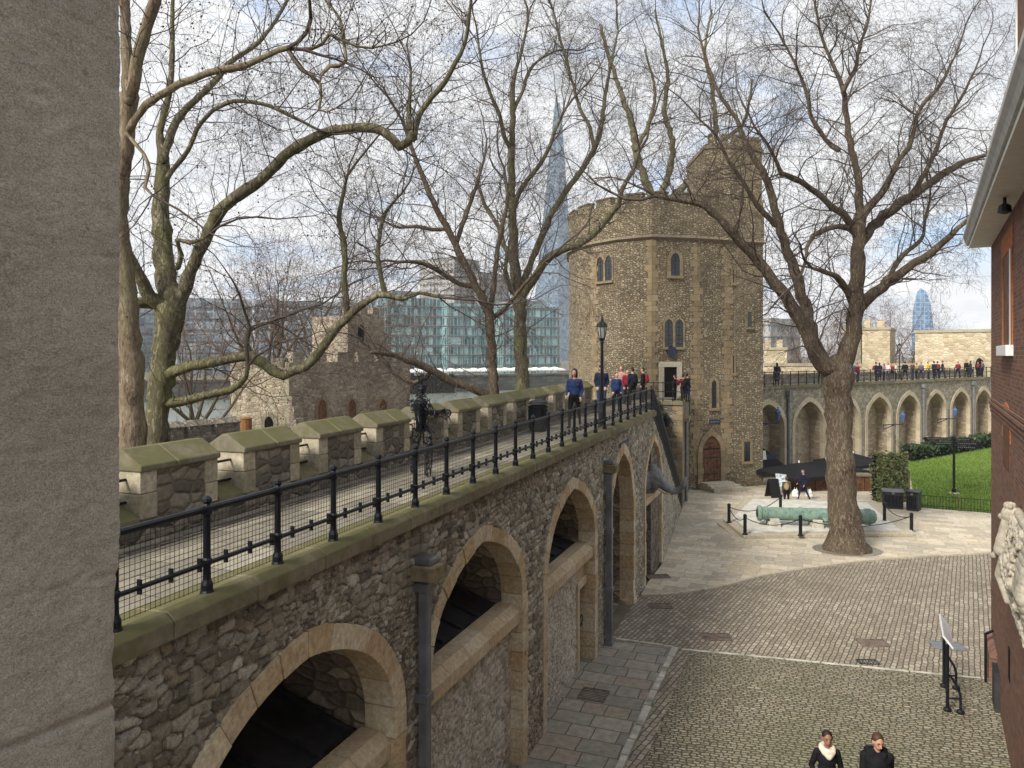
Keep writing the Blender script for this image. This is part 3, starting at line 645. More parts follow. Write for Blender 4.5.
# battlements along the outer side
mb = MB(); mb.fbox(W, -18.5, 8.6, -3.05, -2.45, lambda q: zb(q)-.3, lambda q: zb(q)+.30); mb.fbox(W2, 0, E0+5.8, -3.05, -2.6, 5.0, 5.75); mb.build('parapet', M['merlon'], wall)
for k in range(-2, 12):
    s0, s1 = -12.8+1.765*k, -12.8+1.765*k+1.27
    mb = MB(); mb.fbox(W, s0+.26, s1-.22, -3.05, -2.45, lambda q: zb(q)+.30, lambda q: zb(q)+.87)
    me_ = mb.build('merlon', M['merlon'], wall)
    mb = MB()
    for a, b_, zl, zh in ((s0, s0+.26, .30, .60), (s0, s0+.25, .605, .87), (s1-.22, s1, .30, .56), (s1-.23, s1, .565, .87)):
        mb.fbox(W, a, b_, -3.065, -2.435, lambda q, z=zl: zb(q)+z, lambda q, z=zh: zb(q)+z)
    mb.build('end_stones', M['mquoin'], me_, bevel=.012)
    mb = MB(); cut = [(-2.40, .865), (-2.40, .935), (-2.70, 1.12), (-2.80, 1.12), (-3.10, .935), (-3.10, .865)]
    h = (s0+s1)/2+random.uniform(-.1, .1)
    for a, b_ in ((s0-.02, h-.004), (h+.004, s1+.02)): mb.prism([W(a, o, zb(a)+z) for o, z in cut], W.u*(b_-a)+V((0, 0, zb(b_)-zb(a))))
    mb.build('cap', M['mcope'], me_, bevel=.02)
    mb = MB(); e = s1+.02                           # mossy weathered sill in the gap
    mb.prism([W(e+.002, o, zb(e)+z) for o, z in ((-2.42, .25), (-2.42, .33), (-2.75, .5), (-3.08, .33), (-3.08, .25))], W.u*(.495-.044))
    mb.build('gap_sill', M['mcope'], wall)
    if k < 6:
        mb = MB()
        for z in (.50, .77): mb.tube([W(s1-.03, -2.66, zb(s1)+z), W(s1+.55, -2.66, zb(s1)+z)], .018, 6)
        mb.build('guard_bar', M['iron'], wall)
# hoppers and downpipes on the wall face
def downpipe(px, zt, label, wd):
    s = W.hit(px)[0]; t = thing('drainpipe', W(s, .15, 0), label, 'drainpipe')
    mb = MB(); mb.fbox(W, s-wd/2, s+wd/2, .05, .05+wd, .06, zt); mb.build('pipe', M['pipe'], t, bevel=.015)
    for z in (.1, zt*.33, zt*.66, zt-.1):
        mb = MB(); mb.fbox(W, s-wd/2-.03, s+wd/2+.03, -.02, .05+wd+.02, z-.06, z+.06); mb.build('bracket', M['pipe'], t, bevel=.01)
    mb = MB(); mb.fbox(W, s-.17, s+.24, -.02, .34, zt, zt+.2); mb.build('hopper_shelf', M['wood'], t, bevel=.015)
    mb = MB(); mb.fbox(W, s-.11, s+.16, -.02, .26, zt+.2, zt+.30); mb.build('hopper_head', M['steel'], t, bevel=.02)
downpipe(417, 4.62, 'square lead drainpipe on the rubble wall between the two nearest arches', .135)
downpipe(604.5, 4.55, 'slim dark drainpipe on the wall left of the tall open arch', .16)
# the black felt roofs of the sheds tucked behind the sills
for i, lab in ((0, 'black felt shed roof inside the nearest low arch'), (1, 'black battened shed roof behind the sill of the second arch'), (2, 'black battened shed roof behind the sill of the third arch')):
    A = ARCH[i]; z0 = A['z0']-.03; t = thing('shed_roof', W(A['c'], -1.3, z0), lab, 'shed roof')
    mb = MB(); a0, a1 = A['c']-A['w']+.06, A['c']+A['w']-.06
    mb.prism([W(a0, o, z) for o, z in ((-.5, z0-.1), (-.5, z0), (-2.4, z0+.62), (-2.4, z0-.1))], W.u*(a1-a0)); mb.build('roof_sheet', M['roofblack'], t)
    mb = MB()
    for k in range(6):
        x = a0+.1+(a1-a0-.25)*k/5
        mb.prism([W(x, o, z) for o, z in ((-.5, z0+.004), (-.5, z0+.06), (-2.38, z0+.675), (-2.38, z0+.62))], W.u*.06)
    mb.fbox(W, a0, a1, -.53, -.49, z0-.1, z0+.03); mb.build('batten', M['roofblack'], t)

# ================================================================== RAILING ON THE WALL
rail = thing('iron_railing', W(-4, -.05, zb(-4)+.23), 'black iron railing with ball topped posts and wire mesh along the wall top', 'railing')
step_s = .888*1.0698; sp = [S_(6.565)+step_s*k for k in range(-3, 24)]; sp = [s for s in sp if s < 6.65]
O = .0
for s in sp:
    z = zb(s)+.185; mb = MB(); c = W(s, O, z-.01)
    mb.lathe(c, [(.062, 0), (.062, .03), (.052, .05), (.052, .1), (.036, .14), (.033, .26), (.046, .275), (.046, .31), (.033, .33), (.031, .69), (.046, .705), (.046, .77), (.03, .785), (.026, .795), (.044, .815), (.04, .84), (.02, .86), (.004, .865)], 10)
    mb.build('post', M['iron'], rail, smooth=False)
s0, s1 = -18.4, sp[-1]
mb = MB(); mb.tube([W(s0, O, zb(s0)+.925), W(s1, O, zb(s1)+.925)], .030, 8); mb.build('top_rail', M['iron'], rail)
mb = MB(); mb.tube([W(s0, O, zb(s0)+.455), W(s1, O, zb(s1)+.455)], .02, 8)
mb.build('mid_rail', M['iron'], rail)
for s in np.arange(s0+.15, s1, step_s/3):
    if abs(((s-sp[0]) % step_s)) < .08: continue
    mb = MB(); mb.fbox(W, s-.008, s+.008, O-.026, O+.014, zb(s)+.40, zb(s)+.515); mb.build('clip', M['iron'], rail)
mb = MB()
for s in np.arange(s0, s1, .05): mb.tube([W(s, O-.035, zb(s)+.23), W(s, O-.035, zb(s)+.915)], .0030, 3, cap=False)
for z in np.arange(.24, .91, .05): mb.tube([W(s0, O-.035, zb(s0)+z), W(s1, O-.035, zb(s1)+z)], .0030, 3, cap=False)
mb.build('wire_mesh', M['wiremesh'], rail)
sr = thing('stair_railing', W(10, 0, 4), 'black iron stair railing running steeply down the far end of the wall', 'railing')
SW = lambda q, o, z: W(q, o, z) if q <= 8.55 else W2(q-8.55, o, z)
ss = [6.7, 7.6, 8.55, 9.5, 14, 8.55+E0-.6]
mb = MB(); mb.tube([SW(q, 0, stair_top(q)+.95) for q in ss], .035, 8); mb.build('handrail', M['iron'], sr)
mb = MB(); mb.tube([SW(q, 0, stair_top(q)+.12) for q in ss], .025, 6); mb.build('bottom_rail', M['iron'], sr)
for q in np.arange(6.8, ss[-1], .14):
    mb = MB(); mb.tube([SW(q, 0, stair_top(q)-.02), SW(q, 0, stair_top(q)+.93)], .02, 5); mb.build('baluster', M['iron'], sr)
mb = MB()
for i in range(6): a = 6.75+i*.3; mb.fbox(W, a, a+.3, -1.2, -.06, -.1, stair_top(a+.3)-.05)
for i in range(36): a = i*E0/36; mb.fbox(W2, a, a+E0/36, -1.2, -.06, -.7, max(-.65, stair_top(8.55+a+E0/36)-.05))
mb.build('stair', M['merlon'], wall)
# pier with the landing in front of the tower
pier = thing('landing_pier', W2(E0+3, -1, 0), 'tall rubble stone pier with mossy coping below the tower doorway', 'pier')
mb = MB(); mb.fbox(W2, E0, E0+7.2, -3, 0, -.7, 4.95); mb.build('pier_wall', M['rubble'], pier)
mb = MB(); z = -.5; k = 0
while z < 4.75:
    h = random.uniform(.22, .36); l1, l2 = (.5, .28) if k % 2 else (.28, .5)
    mb.fbox(W2, E0-.03, E0+l1, -l2, .03, z+.006, min(z+h, 4.9)-.006); z += h; k += 1
mb.build('quoin', M['quoin'], pier, bevel=.012)
mb = MB()
for i in range(5): mb.fbox(W2, E0-.08, E0+.5, -2.6+i*.53, -2.6+(i+1)*.53-.006, 4.95, 5.15+random.uniform(-.01, .01))
for i in range(6): mb.fbox(W2, E0+.51+i*1.1, E0+.5+(i+1)*1.1, -.45, .08, 4.95, 5.15+random.uniform(-.01, .01))
mb.build('coping', M['coping'], pier, bevel=.02)
mb = MB(); mb.fbox(W2, E0+.5, E0+7.5, -3, -.45, 4.95, 5.03); mb.build('landing_floor', M['walk'], pier)
lr = thing('landing_railing', W2(E0+.2, -1, 5.15), 'plain black railing round the landing in front of the tower doorway', 'railing')
pts = [W2(E0+.15, -2.5+.5*i, 5.15) for i in range(6)]+[W2(E0+.15+i*.9, -.1, 5.15) for i in range(1, 6)]
for p in pts:
    mb = MB(); mb.lathe(p, [(.035, 0), (.03, .05), (.02, .1), (.02, .95), (.035, 1.0), (.01, 1.04)], 8); mb.build('post', M['iron'], lr)
for z, nm in ((.97, 'top_rail'), (.5, 'mid_rail'), (.1, 'bottom_rail')):
    mb = MB(); mb.tube([W2(E0+.15, -2.5, 5.15+z), W2(E0+.15, -.1, 5.15+z), W2(E0+4.6, -.1, 5.15+z)], .02, 6); mb.build(nm, M['iron'], lr)
dp = thing('drainpipe', W2(E0+2.2, .1, 0), 'dark round drainpipe on the end of the pier beside the tower', 'drainpipe')
mb = MB(); q = W2(E0+2.2, .1, 0); mb.tube([q+V((0, 0, -.5)), q+V((0, 0, 4.0))], .08, 8); mb.build('pipe', M['pipe'], dp)
mb = MB(); mb.fbox(W2, E0+1.2, E0+3.2, .0, .3, 4.0, 4.18); mb.build('stone_bracket', M['quoin'], dp)

# ================================================================== THE TOWER
tower = thing('stone_tower', (10.2, 53, -.6), 'big many sided stone tower with lancet windows and a stair turret', 'tower')
TV = [((px-CX)/F*Y, Y) for px, Y in ((763, 48.5), (727, 47.4), (697, 46.6), (652, 46.0), (618, 47.2), (594, 49.0), (577, 51.2), (569, 53.5))]+[(4.4, 58), (7.5, 61.5), (12.5, 62), (16.9, 56)]
cen = V((10.2, 53, 0))
def ringpoly(pts, k): return [cen+(V((x, y, 0))-cen)*k for x, y in pts]
def tower_band(mb, pts, z0, z1, k0=1.0, k1=1.0, cap=False):
    a, b_ = ringpoly(pts, k0), ringpoly(pts, k1); n = len(a); b = len(mb.v)
    mb.v += [(p.x, p.y, z0) for p in a]+[(p.x, p.y, z1) for p in b_]
    for i in range(n):
        j = (i+1) % n; mb.f.append([b+i, b+n+i, b+n+j, b+j]); mb.m.append(0)
    if cap: mb.f.append([b+n+i for i in range(n)][::-1]); mb.m.append(0)
ZT = 17.0
mb = MB(); tower_band(mb, TV, -1, 14.6, 1.0, 1.0); tower_band(mb, TV, 14.86, ZT, 1.01, 1.01, True); mb.build('wall', M['tower'], tower, weld=True)
mb = MB(); tower_band(mb, TV, 14.6, 14.74, 1.0, 1.03); tower_band(mb, TV, 14.74, 14.9, 1.03, 1.01); mb.build('string_course', M['darkstone'], tower)
for i in range(len(TV)):                            # low merlons round the top
    a, b_ = ringpoly(TV, 1.01)[i], ringpoly(TV, 1.01)[(i+1) % len(TV)]; f = frame2(b_, a); l = (b_-a).length
    if l < .5: continue
    n = max(1, round(l/1.9))
    for k in range(n):
        mb = MB(); s0 = l*(k+.12)/n; s1 = l*(k+.72)/n; mb.fbox(f, s0, s1, -.45, .0, ZT, ZT+.42); mb.fbox(f, s0-.03, s1+.03, -.5, .05, ZT+.42, ZT+.52); mb.build('merlon', M['tower'], tower)
fac = []
for i in range(len(TV)-1):
    f = frame2(TV[i+1], TV[i]); f.len = math.dist(TV[i], TV[i+1]); fac.append(f)
    if f.n.dot(V((TV[i][0], TV[i][1], 0))-cen) < 0: f.n = -f.n
def facet_for(px):
    for f in fac[:8]:
        s = f.hit(px)[0]
        if -.02 <= s <= f.len+.02: return f
    return fac[0]
for i in (1, 2, 3, 5):                              # vertical quoin strips
    x, y = TV[i]; f1, f0 = fac[i], fac[i-1]; mb = MB(); z = .25; k = i
    while z < 14.2:
        h = random.uniform(.26, .42); l = random.uniform(.36, .5) if k % 2 else random.uniform(.2, .3)
        mb.fbox(f1, f1.len-l, f1.len-.0, -.1, .03, z+.008, z+h-.008); mb.fbox(f0, 0.0, .66-l, -.1, .03, z+.008, z+h-.008); z += h; k += 1
    mb.build('quoin', M['quoin'], tower)
# corner turret
tt = [((px-CX)/F*Y, Y) for px, Y in ((705, 47.9), (730, 47.7), (762, 48.7))]+[(17.0, 52.5), (12.2, 53)]
tc_ = V((sum(x for x, _ in tt)/5, sum(y for _, y in tt)/5, 0))
mb = MB(); mb.prism([V((x, y, ZT-.4)) for x, y in tt], (0, 0, 4.31)); q = MB(); q.prism([tc_+(V((x, y, 0))-tc_)*1.03+V((0, 0, ZT+3.6)) for x, y in tt], (0, 0, .16)); q.build('string_course', M['darkstone'], tower)
for (x0, y0), (x1, y1) in zip(tt[:3], tt[1:4]):
    f = frame2((x1, y1), (x0, y0)); l = math.dist((x0, y0), (x1, y1)); o0, o1 = (-.4, 0) if f.n.dot(V((x0, y0, 0))-tc_) > 0 else (0, .4)
    for k in range(2):
        q = MB(); q.fbox(f, l*(.08+.5*k), l*(.36+.5*k), o0, o1, ZT+3.91, ZT+4.5); q.build('merlon', M['tower'], tower)
mb.build('turret', M['tower'], tower, weld=False)
def lancet(mb, fr, s0, s1, z0, z1, o0, o1, pt=True, n=8, m=0):
    c, h = (s0+s1)/2, (s1-s0)/2
    poly = [fr(s0, o0, z0), fr(s1, o0, z0)]
    if pt:
        zs = z1-h*1.45
        poly += [fr(c+h*math.cos(math.pi*i/(2*n)), o0, zs+(z1-zs)*arch_f(math.cos(math.pi*i/(2*n)), .5)) for i in range(n)]
        poly += [fr(c, o0, z1)]+[fr(c-h*math.cos(math.pi*i/(2*n)), o0, zs+(z1-zs)*arch_f(math.cos(math.pi*i/(2*n)), .5)) for i in range(n-1, -1, -1)]
    else: poly += [fr(s1, o0, z1), fr(s0, o0, z1)]
    mb.prism(poly, fr.n*(o1-o0), m)
def surround(fr, s0, s1, z0, z1, wd, parent, pt, name='window', mat='quoin', o=.07, sill=True, open_sill=True):
    """a stone surround of jamb blocks and arch stones standing round an opening"""
    mb = MB(); zs = z1-(s1-s0)/2*1.45 if pt else z1
    if pt: 
        A = dict(c=(s0+s1)/2, w=(s1-s0)/2, zs=zs, za=z1, a=.5); w_ = ring(fr, A, z0, M[mat], parent, wd=wd, front=o, back=-.05, step=.3, name=name, jit=.004)
    else:
        for a, b_ in ((s0-wd, s0), (s1, s1+wd)): mb.fbox(fr, a, b_, -.05, o, z0, z1)
        mb.fbox(fr, s0-wd, s1+wd, -.05, o+.004, z1, z1+wd); w_ = mb.build(name, M[mat], parent, bevel=.01)
    if sill:
        q = MB(); q.fbox(fr, s0-wd, s1+wd, -.05, o+.06, z0-.16, z0-.004); q.build('sill', M['quoin'], w_, bevel=.01)
    return w_
def tower_window(px0, py0, px1, py1, lights=1, pt=True, wd=.16, parent=None, bars=True):
    f = facet_for((px0+px1)/2); s0, z1 = f.hit(px0, py0); s1, z0 = f.hit(px1, py1)
    if s0 > s1: s0, s1 = s1, s0
    _, z1 = f.hit((px0+px1)/2, py0); _, z0 = f.hit((px0+px1)/2, py1)
    lw = (s1-s0-.14*(lights-1))/lights; w_ = None
    for k in range(lights):
        a = s0+k*(lw+.14); q = surround(f, a, a+lw, z0, z1, wd if lights == 1 else .1, tower, pt)
        m_ = MB(); lancet(m_, f, a, a+lw, z0, z1, -.05, .012, pt); m_.build('glass', M['glass'], q)
        if bars and lw > .25:
            m_ = MB()
            for t in np.arange(z0+.2, z1-.25, .25): m_.fbox(f, a+.01, a+lw-.01, .012, .022, t, t+.02)
            m_.fbox(f, a+lw/2-.012, a+lw/2+.012, .012, .024, z0, z1-.12); m_.build('leading', M['iron'], q)
tower_window(597.5, 256, 612.5, 281, 2); tower_window(670.5, 253, 679.5, 276, 1, wd=.22); tower_window(664.5, 319, 683, 347, 2); tower_window(747, 312, 751.5, 327, 1, False, bars=False)
tower_window(711, 380, 716.3, 408, 1); tower_window(743.5, 441.5, 750, 461.5, 1, False); tower_window(732.2, 270, 734, 283, 1, False, .1, bars=False); tower_window(732.2, 356, 734, 373, 1, False, .1, bars=False); tower_window(571.5, 376, 574.2, 389, 1, True, .07, bars=False)
# upper doorway onto the landing
f = facet_for(670); s0, z1 = f.hit(663.5, 367); s1, _ = f.hit(676.5, 367)
q = surround(f, min(s0, s1), max(s0, s1), 4.9, z1, .32, tower, False, 'doorway', 'stepstone', .12, sill=False)
mb = MB(); mb.fbox(f, min(s0, s1), max(s0, s1), -.05, .012, 4.9, z1); mb.build('opening', M['dark'], q)
# pointed oak door at the foot
f = facet_for(710); s0, z1 = f.hit(701.5, 436); s1, z0 = f.hit(720, 482); s0, s1 = min(s0, s1), max(s0, s1); z0 = -.22
A = dict(c=(s0+s1)/2, w=(s1-s0)/2, zs=z1-1.0, za=z1, a=.45)
q = ring(f, A, z0-.1, M['quoin'], tower, wd=.32, front=.12, back=-.05, step=.34, name='door_arch', jit=.004)
mb = MB(); lancet(mb, f, s0, s1, z0, z1, -.05, .015); d_ = mb.build('door', M['door'], tower)
mb = MB()
for i in range(1, 6): x = s0+(s1-s0)*i/6; mb.fbox(f, x-.008, x+.008, .014, .022, z0, z1-.75)
mb.fbox(f, s0+.04, s1-.04, .014, .034, z1-.86, z1-.78)
for t in (.45, 1.45): mb.fbox(f, s0+.06, s1-.2, .014, .03, z0+t, z0+t+.06)
mb.build('strap', M['iron'], d_)
mb = MB()
for i, (o, z) in enumerate(((1.5, -.4), (1.15, -.3), (.8, -.21))): mb.fbox(f, s0-.15+i*.03, s1+.75-i*.12, .02, o, -.9, z)
mb.build('step', M['stepstone'], tower, bevel=.02)
def plaque(fr, s0, s1, z0, z1, name, label, cat, mat='bluesign', o=.03):
    t = thing(name, fr((s0+s1)/2, 0, z0), label, cat)
    mb = MB(); mb.fbox(fr, s0, s1, 0, o, z0, z1); mb.build('plate', M[mat], t, bevel=.005)
    mb = MB(); k = random.Random(len(label)); x = s0+.05
    while x < s1-.08:                               # letter-like marks: worn white lettering, unreadable in the photograph
        l = k.uniform(.03, .06); mb.fbox(fr, x, x+l, o, o+.004, z0+(z1-z0)*.36, z0+(z1-z0)*.64); x += l+.025
    mb.build('lettering', M['steel'], t)
a = f.hit(709.5, 419.5); b_ = f.hit(720, 424); plaque(f, min(a[0], b_[0]), max(a[0], b_[0]), b_[1], a[1], 'name_plaque', 'dark blue plaque above the pointed oak tower door', 'plaque')
a = W.hit(619.5, 439); b_ = W.hit(627.5, 436); plaque(W, a[0], b_[0], 4.92, 5.12, 'name_plaque', 'small dark blue plaque on the wall above the tall open arch', 'plaque')

# ================================================================== THE FAR ARCADE
FA = frame2((17.6, 53), (48.8, 77)); FL = 39.4; ZC = 5.2
far = thing('arcaded_wall', FA(20, -1.5, -1), 'far grey wall with a row of tall pointed arches and people walking on top', 'wall')
FAR = [dict(c=(.012+.132*k)*FL, w=1.92, zs=2.35, za=4.15, a=.55) for k in range(0, 10)]
mb = MB(); a0 = -8.0
for A in FAR:
    x0, x1 = A['c']-A['w'], A['c']+A['w']
    mb.face([FA(a0, 0, -1.3), FA(x0, 0, -1.3), FA(x0, 0, ZC), FA(a0, 0, ZC)])
    n = 24; xs = [x0+(x1-x0)*(1-math.cos(math.pi*i/n))/2 for i in range(n+1)]; zs_ = [arch_top(A, min(max(x, x0+1e-4), x1-1e-4)) for x in xs]
    for i in range(n): mb.face([FA(xs[i], 0, zs_[i]), FA(xs[i+1], 0, zs_[i+1]), FA(xs[i+1], 0, ZC), FA(xs[i], 0, ZC)])
    a0 = x1
mb.face([FA(a0, 0, -1.3), FA(62, 0, -1.3), FA(62, 0, ZC), FA(a0, 0, ZC)])
mb.build('wall_face', M['far'], far)
for i, A in enumerate(FAR):
    ring(FA, A, -1.2, M['ringfar'], far, wd=.36, front=.05, back=-.3, step=.55, jit=.004)
    recess(FA, A, -1.25, 1.2, M['vaultfar'], far, floor=False, o0=-.28)
mb = MB()
for i in range(48): mb.fbox(FA, -8+i*1.4, -8+(i+1)*1.4-.01, -.5, .12, ZC, ZC+.22+random.uniform(-.01, .01))
mb.build('coping', M['coping'], far)
mb = MB(); mb.fbox(FA, -8, 60, -4, -.5, ZC-.5, ZC+.1); mb.fbox(FA, -8, 62, -4.1, -4, -1.2, ZC); mb.build('walkway', M['walk'], far)
mb = MB(); mb.fbox(FA, -8, 60, -4.1, -3.5, ZC, ZC+.75); mb.fbox(FA, -8, 60, -4.15, -3.45, ZC+.75, ZC+.9); mb.build('back_parapet', M['far'], far)
fr_ = thing('iron_railing', FA(20, -.2, ZC+.22), 'long black iron railing along the top of the far arcaded wall', 'railing')
for q in np.arange(-7, 52, 1.05):
    mb = MB(); mb.lathe(FA(q, -.2, ZC+.2), [(.06, 0), (.05, .1), (.035, .3), (.045, .4), (.035, .5), (.035, .9), (.05, .95), (.02, 1.05)], 6); mb.build('post', M['iron'], fr_)
for z, r_ in ((.95, .03), (.5, .022), (.15, .022)):
    mb = MB(); mb.tube([FA(-8, -.2, ZC+.22+z), FA(54, -.2, ZC+.22+z)], r_, 5); mb.build('rail', M['iron'], fr_)
mb = MB()
for q in np.arange(-7, 52, .21): mb.tube([FA(q, -.2, ZC+.35), FA(q, -.2, ZC+1.15)], .008, 3, cap=False)
mb.build('bars', M['iron'], fr_)
for px, lab in ((787, 'dark drainpipe on the far arcade beside the tower'), (922, 'dark drainpipe on the far arcade above the two people behind the hedge'), (972, 'dark drainpipe on the far arcade nearest the brick house')):
    q = FA.hit(px)[0]; t = thing('drainpipe', FA(q, .1, -1), lab, 'drainpipe')
    mb = MB(); mb.tube([FA(q, .14, -1), FA(q, .14, ZC-.5)], .11, 8); mb.build('pipe', M['pipe'], t)
    mb = MB(); mb.fbox(FA, q-.22, q+.22, 0.0, .36, ZC-.5, ZC-.15); mb.build('hopper', M['pipe'], t)
for px, py, lab in ((778, 413, 'blue wall lantern on a blue arm beside the tower edge'), (902.7, 416, 'blue wall lantern in front of an arch above the ivy screen'), (955, 411, 'blue wall lantern on the far arcade above the lawn signpost')):
    q, z = FA.hit(px, py, 1.0); t = thing('wall_lantern', FA(q, 1.0, z), lab, 'wall lamp', 'blue lanterns on the far arcade')
    c = FA(q, 1.0, z)
    mb = MB(); mb.lathe(c, [(.05, -.5), (.10, -.45), (.21, .05), (.23, .08), (.10, .25), (.04, .3), (.05, .38), (.01, .46)], 6); mb.build('lantern', M['blue'], t)
    mb = MB(); a = FA(q-1.3, .05, z-.75); mb.tube([a, FA(q-.6, .6, z-.7), c+V((0, 0, -.7)), c+V((0, 0, -.55))], .05, 5); mb.tube([a, FA(q-1.3, .05, z-1.1), FA(q-.5, .6, z-.72)], .035, 4); mb.build('arm', M['bluesign'], t)
A = FAR[7]; mb = MB(); mb.fbox(FA, A['c']-1.75, A['c']-.95, -1.5, -1.42, -1.2, 1.1); mb.build('doorway', M['dark'], far)

# ================================================================== THE BRICK HOUSE
B = Frame(11.6, 18.4, -.48, -.877)
house = thing('brick_house', B(4, -3, 0), 'red brick house with white eaves standing along the right of the courtyard', 'house')
mb = MB(); mb.fbox(B, 0, 20, -9, 0, -.4, 10.25); mb.build('wall', M['brick'], house)
mb = MB()
for i, (z0, z1, o) in enumerate(((6.22, 6.30, .02), (6.32, 6.39, .035), (6.42, 6.5, .05), (6.52, 6.58, .03))): mb.fbox(B, -o, 20, -1, o, z0, z1)
mb.build('string_course', M['brick'], house, bevel=.008)
for (px0, py0, px1, py1, wd, pt) in ((1003.5, 422, 1010, 472, .16, True), (1004, 258, 1012, 345, .22, False)):
    s0, z1 = B.hit(px0, py0); s1, z0 = B.hit(px1, py1); 
    q = None
    mb = MB(); zt = z1
    mb.fbox(B, s0-wd, s0, -.05, .025, z0, zt); mb.fbox(B, s1, s1+wd, -.05, .025, z0, zt)
    if pt:
        A = dict(c=(s0+s1)/2, w=(s1-s0)/2, zs=zt, za=zt+.25, a=.05); q = ring(B, A, zt-.3, M['orange'], house, wd=.17, front=.015, back=-.05, step=.09, name='window', jit=.002)
        mb = MB(); poly = [B(s0, .012, z0), B(s1, .012, z0)]+[B(A['c']+A['w']*math.cos(t), .012, zt+.25*math.sin(t)) for t in np.linspace(0, math.pi, 12)]
        mb.prism(poly, B.n*-.06); mb.build('glass', M['brick'] if False else M['door'], q)
    else:
        mb.fbox(B, s0-wd-.1, s1+wd+.1, -.05, .02, zt+.001, zt+.4); q = mb.build('window', M['orange'], house)
        mb = MB(); mb.fbox(B, s0, s1, -.05, .010, z0, zt); g_ = mb.build('blind_panel', M['door'], q)
        mb = MB(); mb.fbox(B, s1-.2, s1, .010, .03, z0, zt); mb.build('frame', M['white'], q)
        mb = MB(); mb.fbox(B, s0-.25, s1+.25, -.05, .12, z0-.2, z0-.001); mb.build('sill', M['white'], q, bevel=.01)
mb = MB(); mb.fbox(B, -.05, 20, -9.4, .46, 10.22, 10.30); mb.build('soffit', M['white'], house)
mb = MB(); mb.prism([B(-.20, o, z) for o, z in ((.40, 10.302), (.50, 10.302), (.53, 10.40), (.58, 10.48), (.58, 10.56), (.40, 10.56))], B.u*20.2)
mb.prism([B(a, .58, z) for a, z in ((-.05, 10.302), (-.14, 10.302), (-.17, 10.4), (-.22, 10.48), (-.22, 10.565), (-.05, 10.565))], B.n*-10); mb.build('fascia', plain('pale_grey_paint', (.42, .41, .38), .55, .3), house)
mb = MB(); mb.prism([B(-.2, .55, 10.57), B(-.2, -4.2, 13.6), B(-.2, -9.4, 10.57)], B.u*20.2); mb.build('roof', plain('slate_roof', (.07, .07, .075), .8, .3), house)
s0 = B.hit(1017.5, 100, -.3)[0]
mb = MB(); mb.fbox(B, s0, s0+5, -4, -.3, 10.57, 15.8); dm = mb.build('dormer', M['brick'], house)
mb = MB(); mb.fbox(B, s0-.14, s0+5.1, -4, -.2, 10.6, 10.8); mb.fbox(B, s0-.06, s0-.002, -.6, -.27, 10.8, 15.8); mb.fbox(B, s0-.3, s0+5.3, -4.2, 0, 15.8, 16.1); mb.build('dormer_trim', M['white'], dm)
a_ = B.hit(1020.5, 165)[0]
lf = thing('floodlight', B(a_, .2, 10), 'small black floodlight fixed under the white eaves', 'floodlight')
mb = MB(); mb.lathe(B(a_, .22, 9.95), [(.03, 0), (.11, .03), (.09, .14), (.03, .18)], 10); mb.build('lamp_head', M['iron'], lf)
mb = MB(); mb.tube([B(a_, .22, 10.1), B(a_, .22, 10.23)], .03, 6); mb.build('bracket', M['iron'], lf)
# lower part of the house: brick ledge and timber door case near the corner
mb = MB(); mb.prism([B(.3, o, z) for o, z in ((-.05, 1.0), (.14, .90), (.14, .82), (-.05, .82))], B.u*1.6); mb.build('ledge', M['brick'], house)
mb = MB(); mb.fbox(B, 1.9, 2.6, -.05, .10, -.2, .815); mb.build('door_case', M['roofblack'], house)
mb = MB(); mb.fbox(B, 0, .9, -.05, .10, -.2, .815); mb.build('buttress', M['brick'], house)
mb = MB(); mb.fbox(B, 4.6, 4.85, -.05, .012, 1.5, 2.1); mb.build('vent', M['dark'], house)

# ================================================================== FOREGROUND: the stone jamb the view looks past
pf = Frame(-.7205, 1.40, -.42, -1, -1)              # n points right/back towards the viewer
jamb = thing('stone_jamb', (-.9, 1.2, 6), 'weathered grey stone wall edge close to the viewer on the left', 'wall')
m = NT('weathered_ashlar'); p = m.pos(); q = m.n('ShaderNodeMapping', {'Vector': p, 'Scale': (1, 1, 2.2)}).outputs[0]
f1 = m.noise(q, 22, 9, .72, .4); f2 = m.noise(p, 2.2, 6, .6); f3 = m.noise(q, 150, 8, .85); f5 = m.noise(p, 330, 4, .8)
c = m.ramp(f2, [(.3, (.42, .39, .33)), (.5, (.485, .455, .385)), (.7, (.55, .515, .44))])
c = m.mix(.35, c, m.ramp(f1, [(.25, .22), (.75, .8)]), 'OVERLAY'); c = m.mix(.65, c, m.ramp(f3, [(.3, .12), (.7, .88)]), 'OVERLAY')
c = m.mix(.55, c, m.ramp(f5, [(.32, .1), (.68, .9)]), 'OVERLAY'); c = m.mix(m.math('MULTIPLY', m.rampmap(m.noise(p, 38, 5, .7), .62, .70), .55), c, (.2, .18, .14))
j = m.n('ShaderNodeAttribute', attribute_name='joint').outputs['Fac']
c = m.mix(m.math('MULTIPLY', j, .8), c, (.6, .54, .43)); st_ = m.noise(q, 1.1, 7, .68, .6); c = m.mix(m.math('MULTIPLY', m.rampmap(st_, .5, .72), .22), c, (.27, .24, .185))
m.bump(m.math('ADD', m.math('MULTIPLY', f1, .6), f3), 1.0, .005); M['ashlar'] = m.done(c, .95, .1)
na, nz_ = 170, 560
a_, z_ = np.meshgrid(np.linspace(0, 1.15, na), np.linspace(5.9, 9.3, nz_), indexing='ij')
rr = (vnoise(a_, z_*1.3, 3, 91)-.5)*.003+(vnoise(a_, z_*2.2, 40, 92)-.5)*.0016+(vnoise(a_, z_*2, 70, 93)-.5)*.003
jn = np.zeros_like(a_)
def zpix(py, y=1.4): return CZ-(py-HZ)/F*y
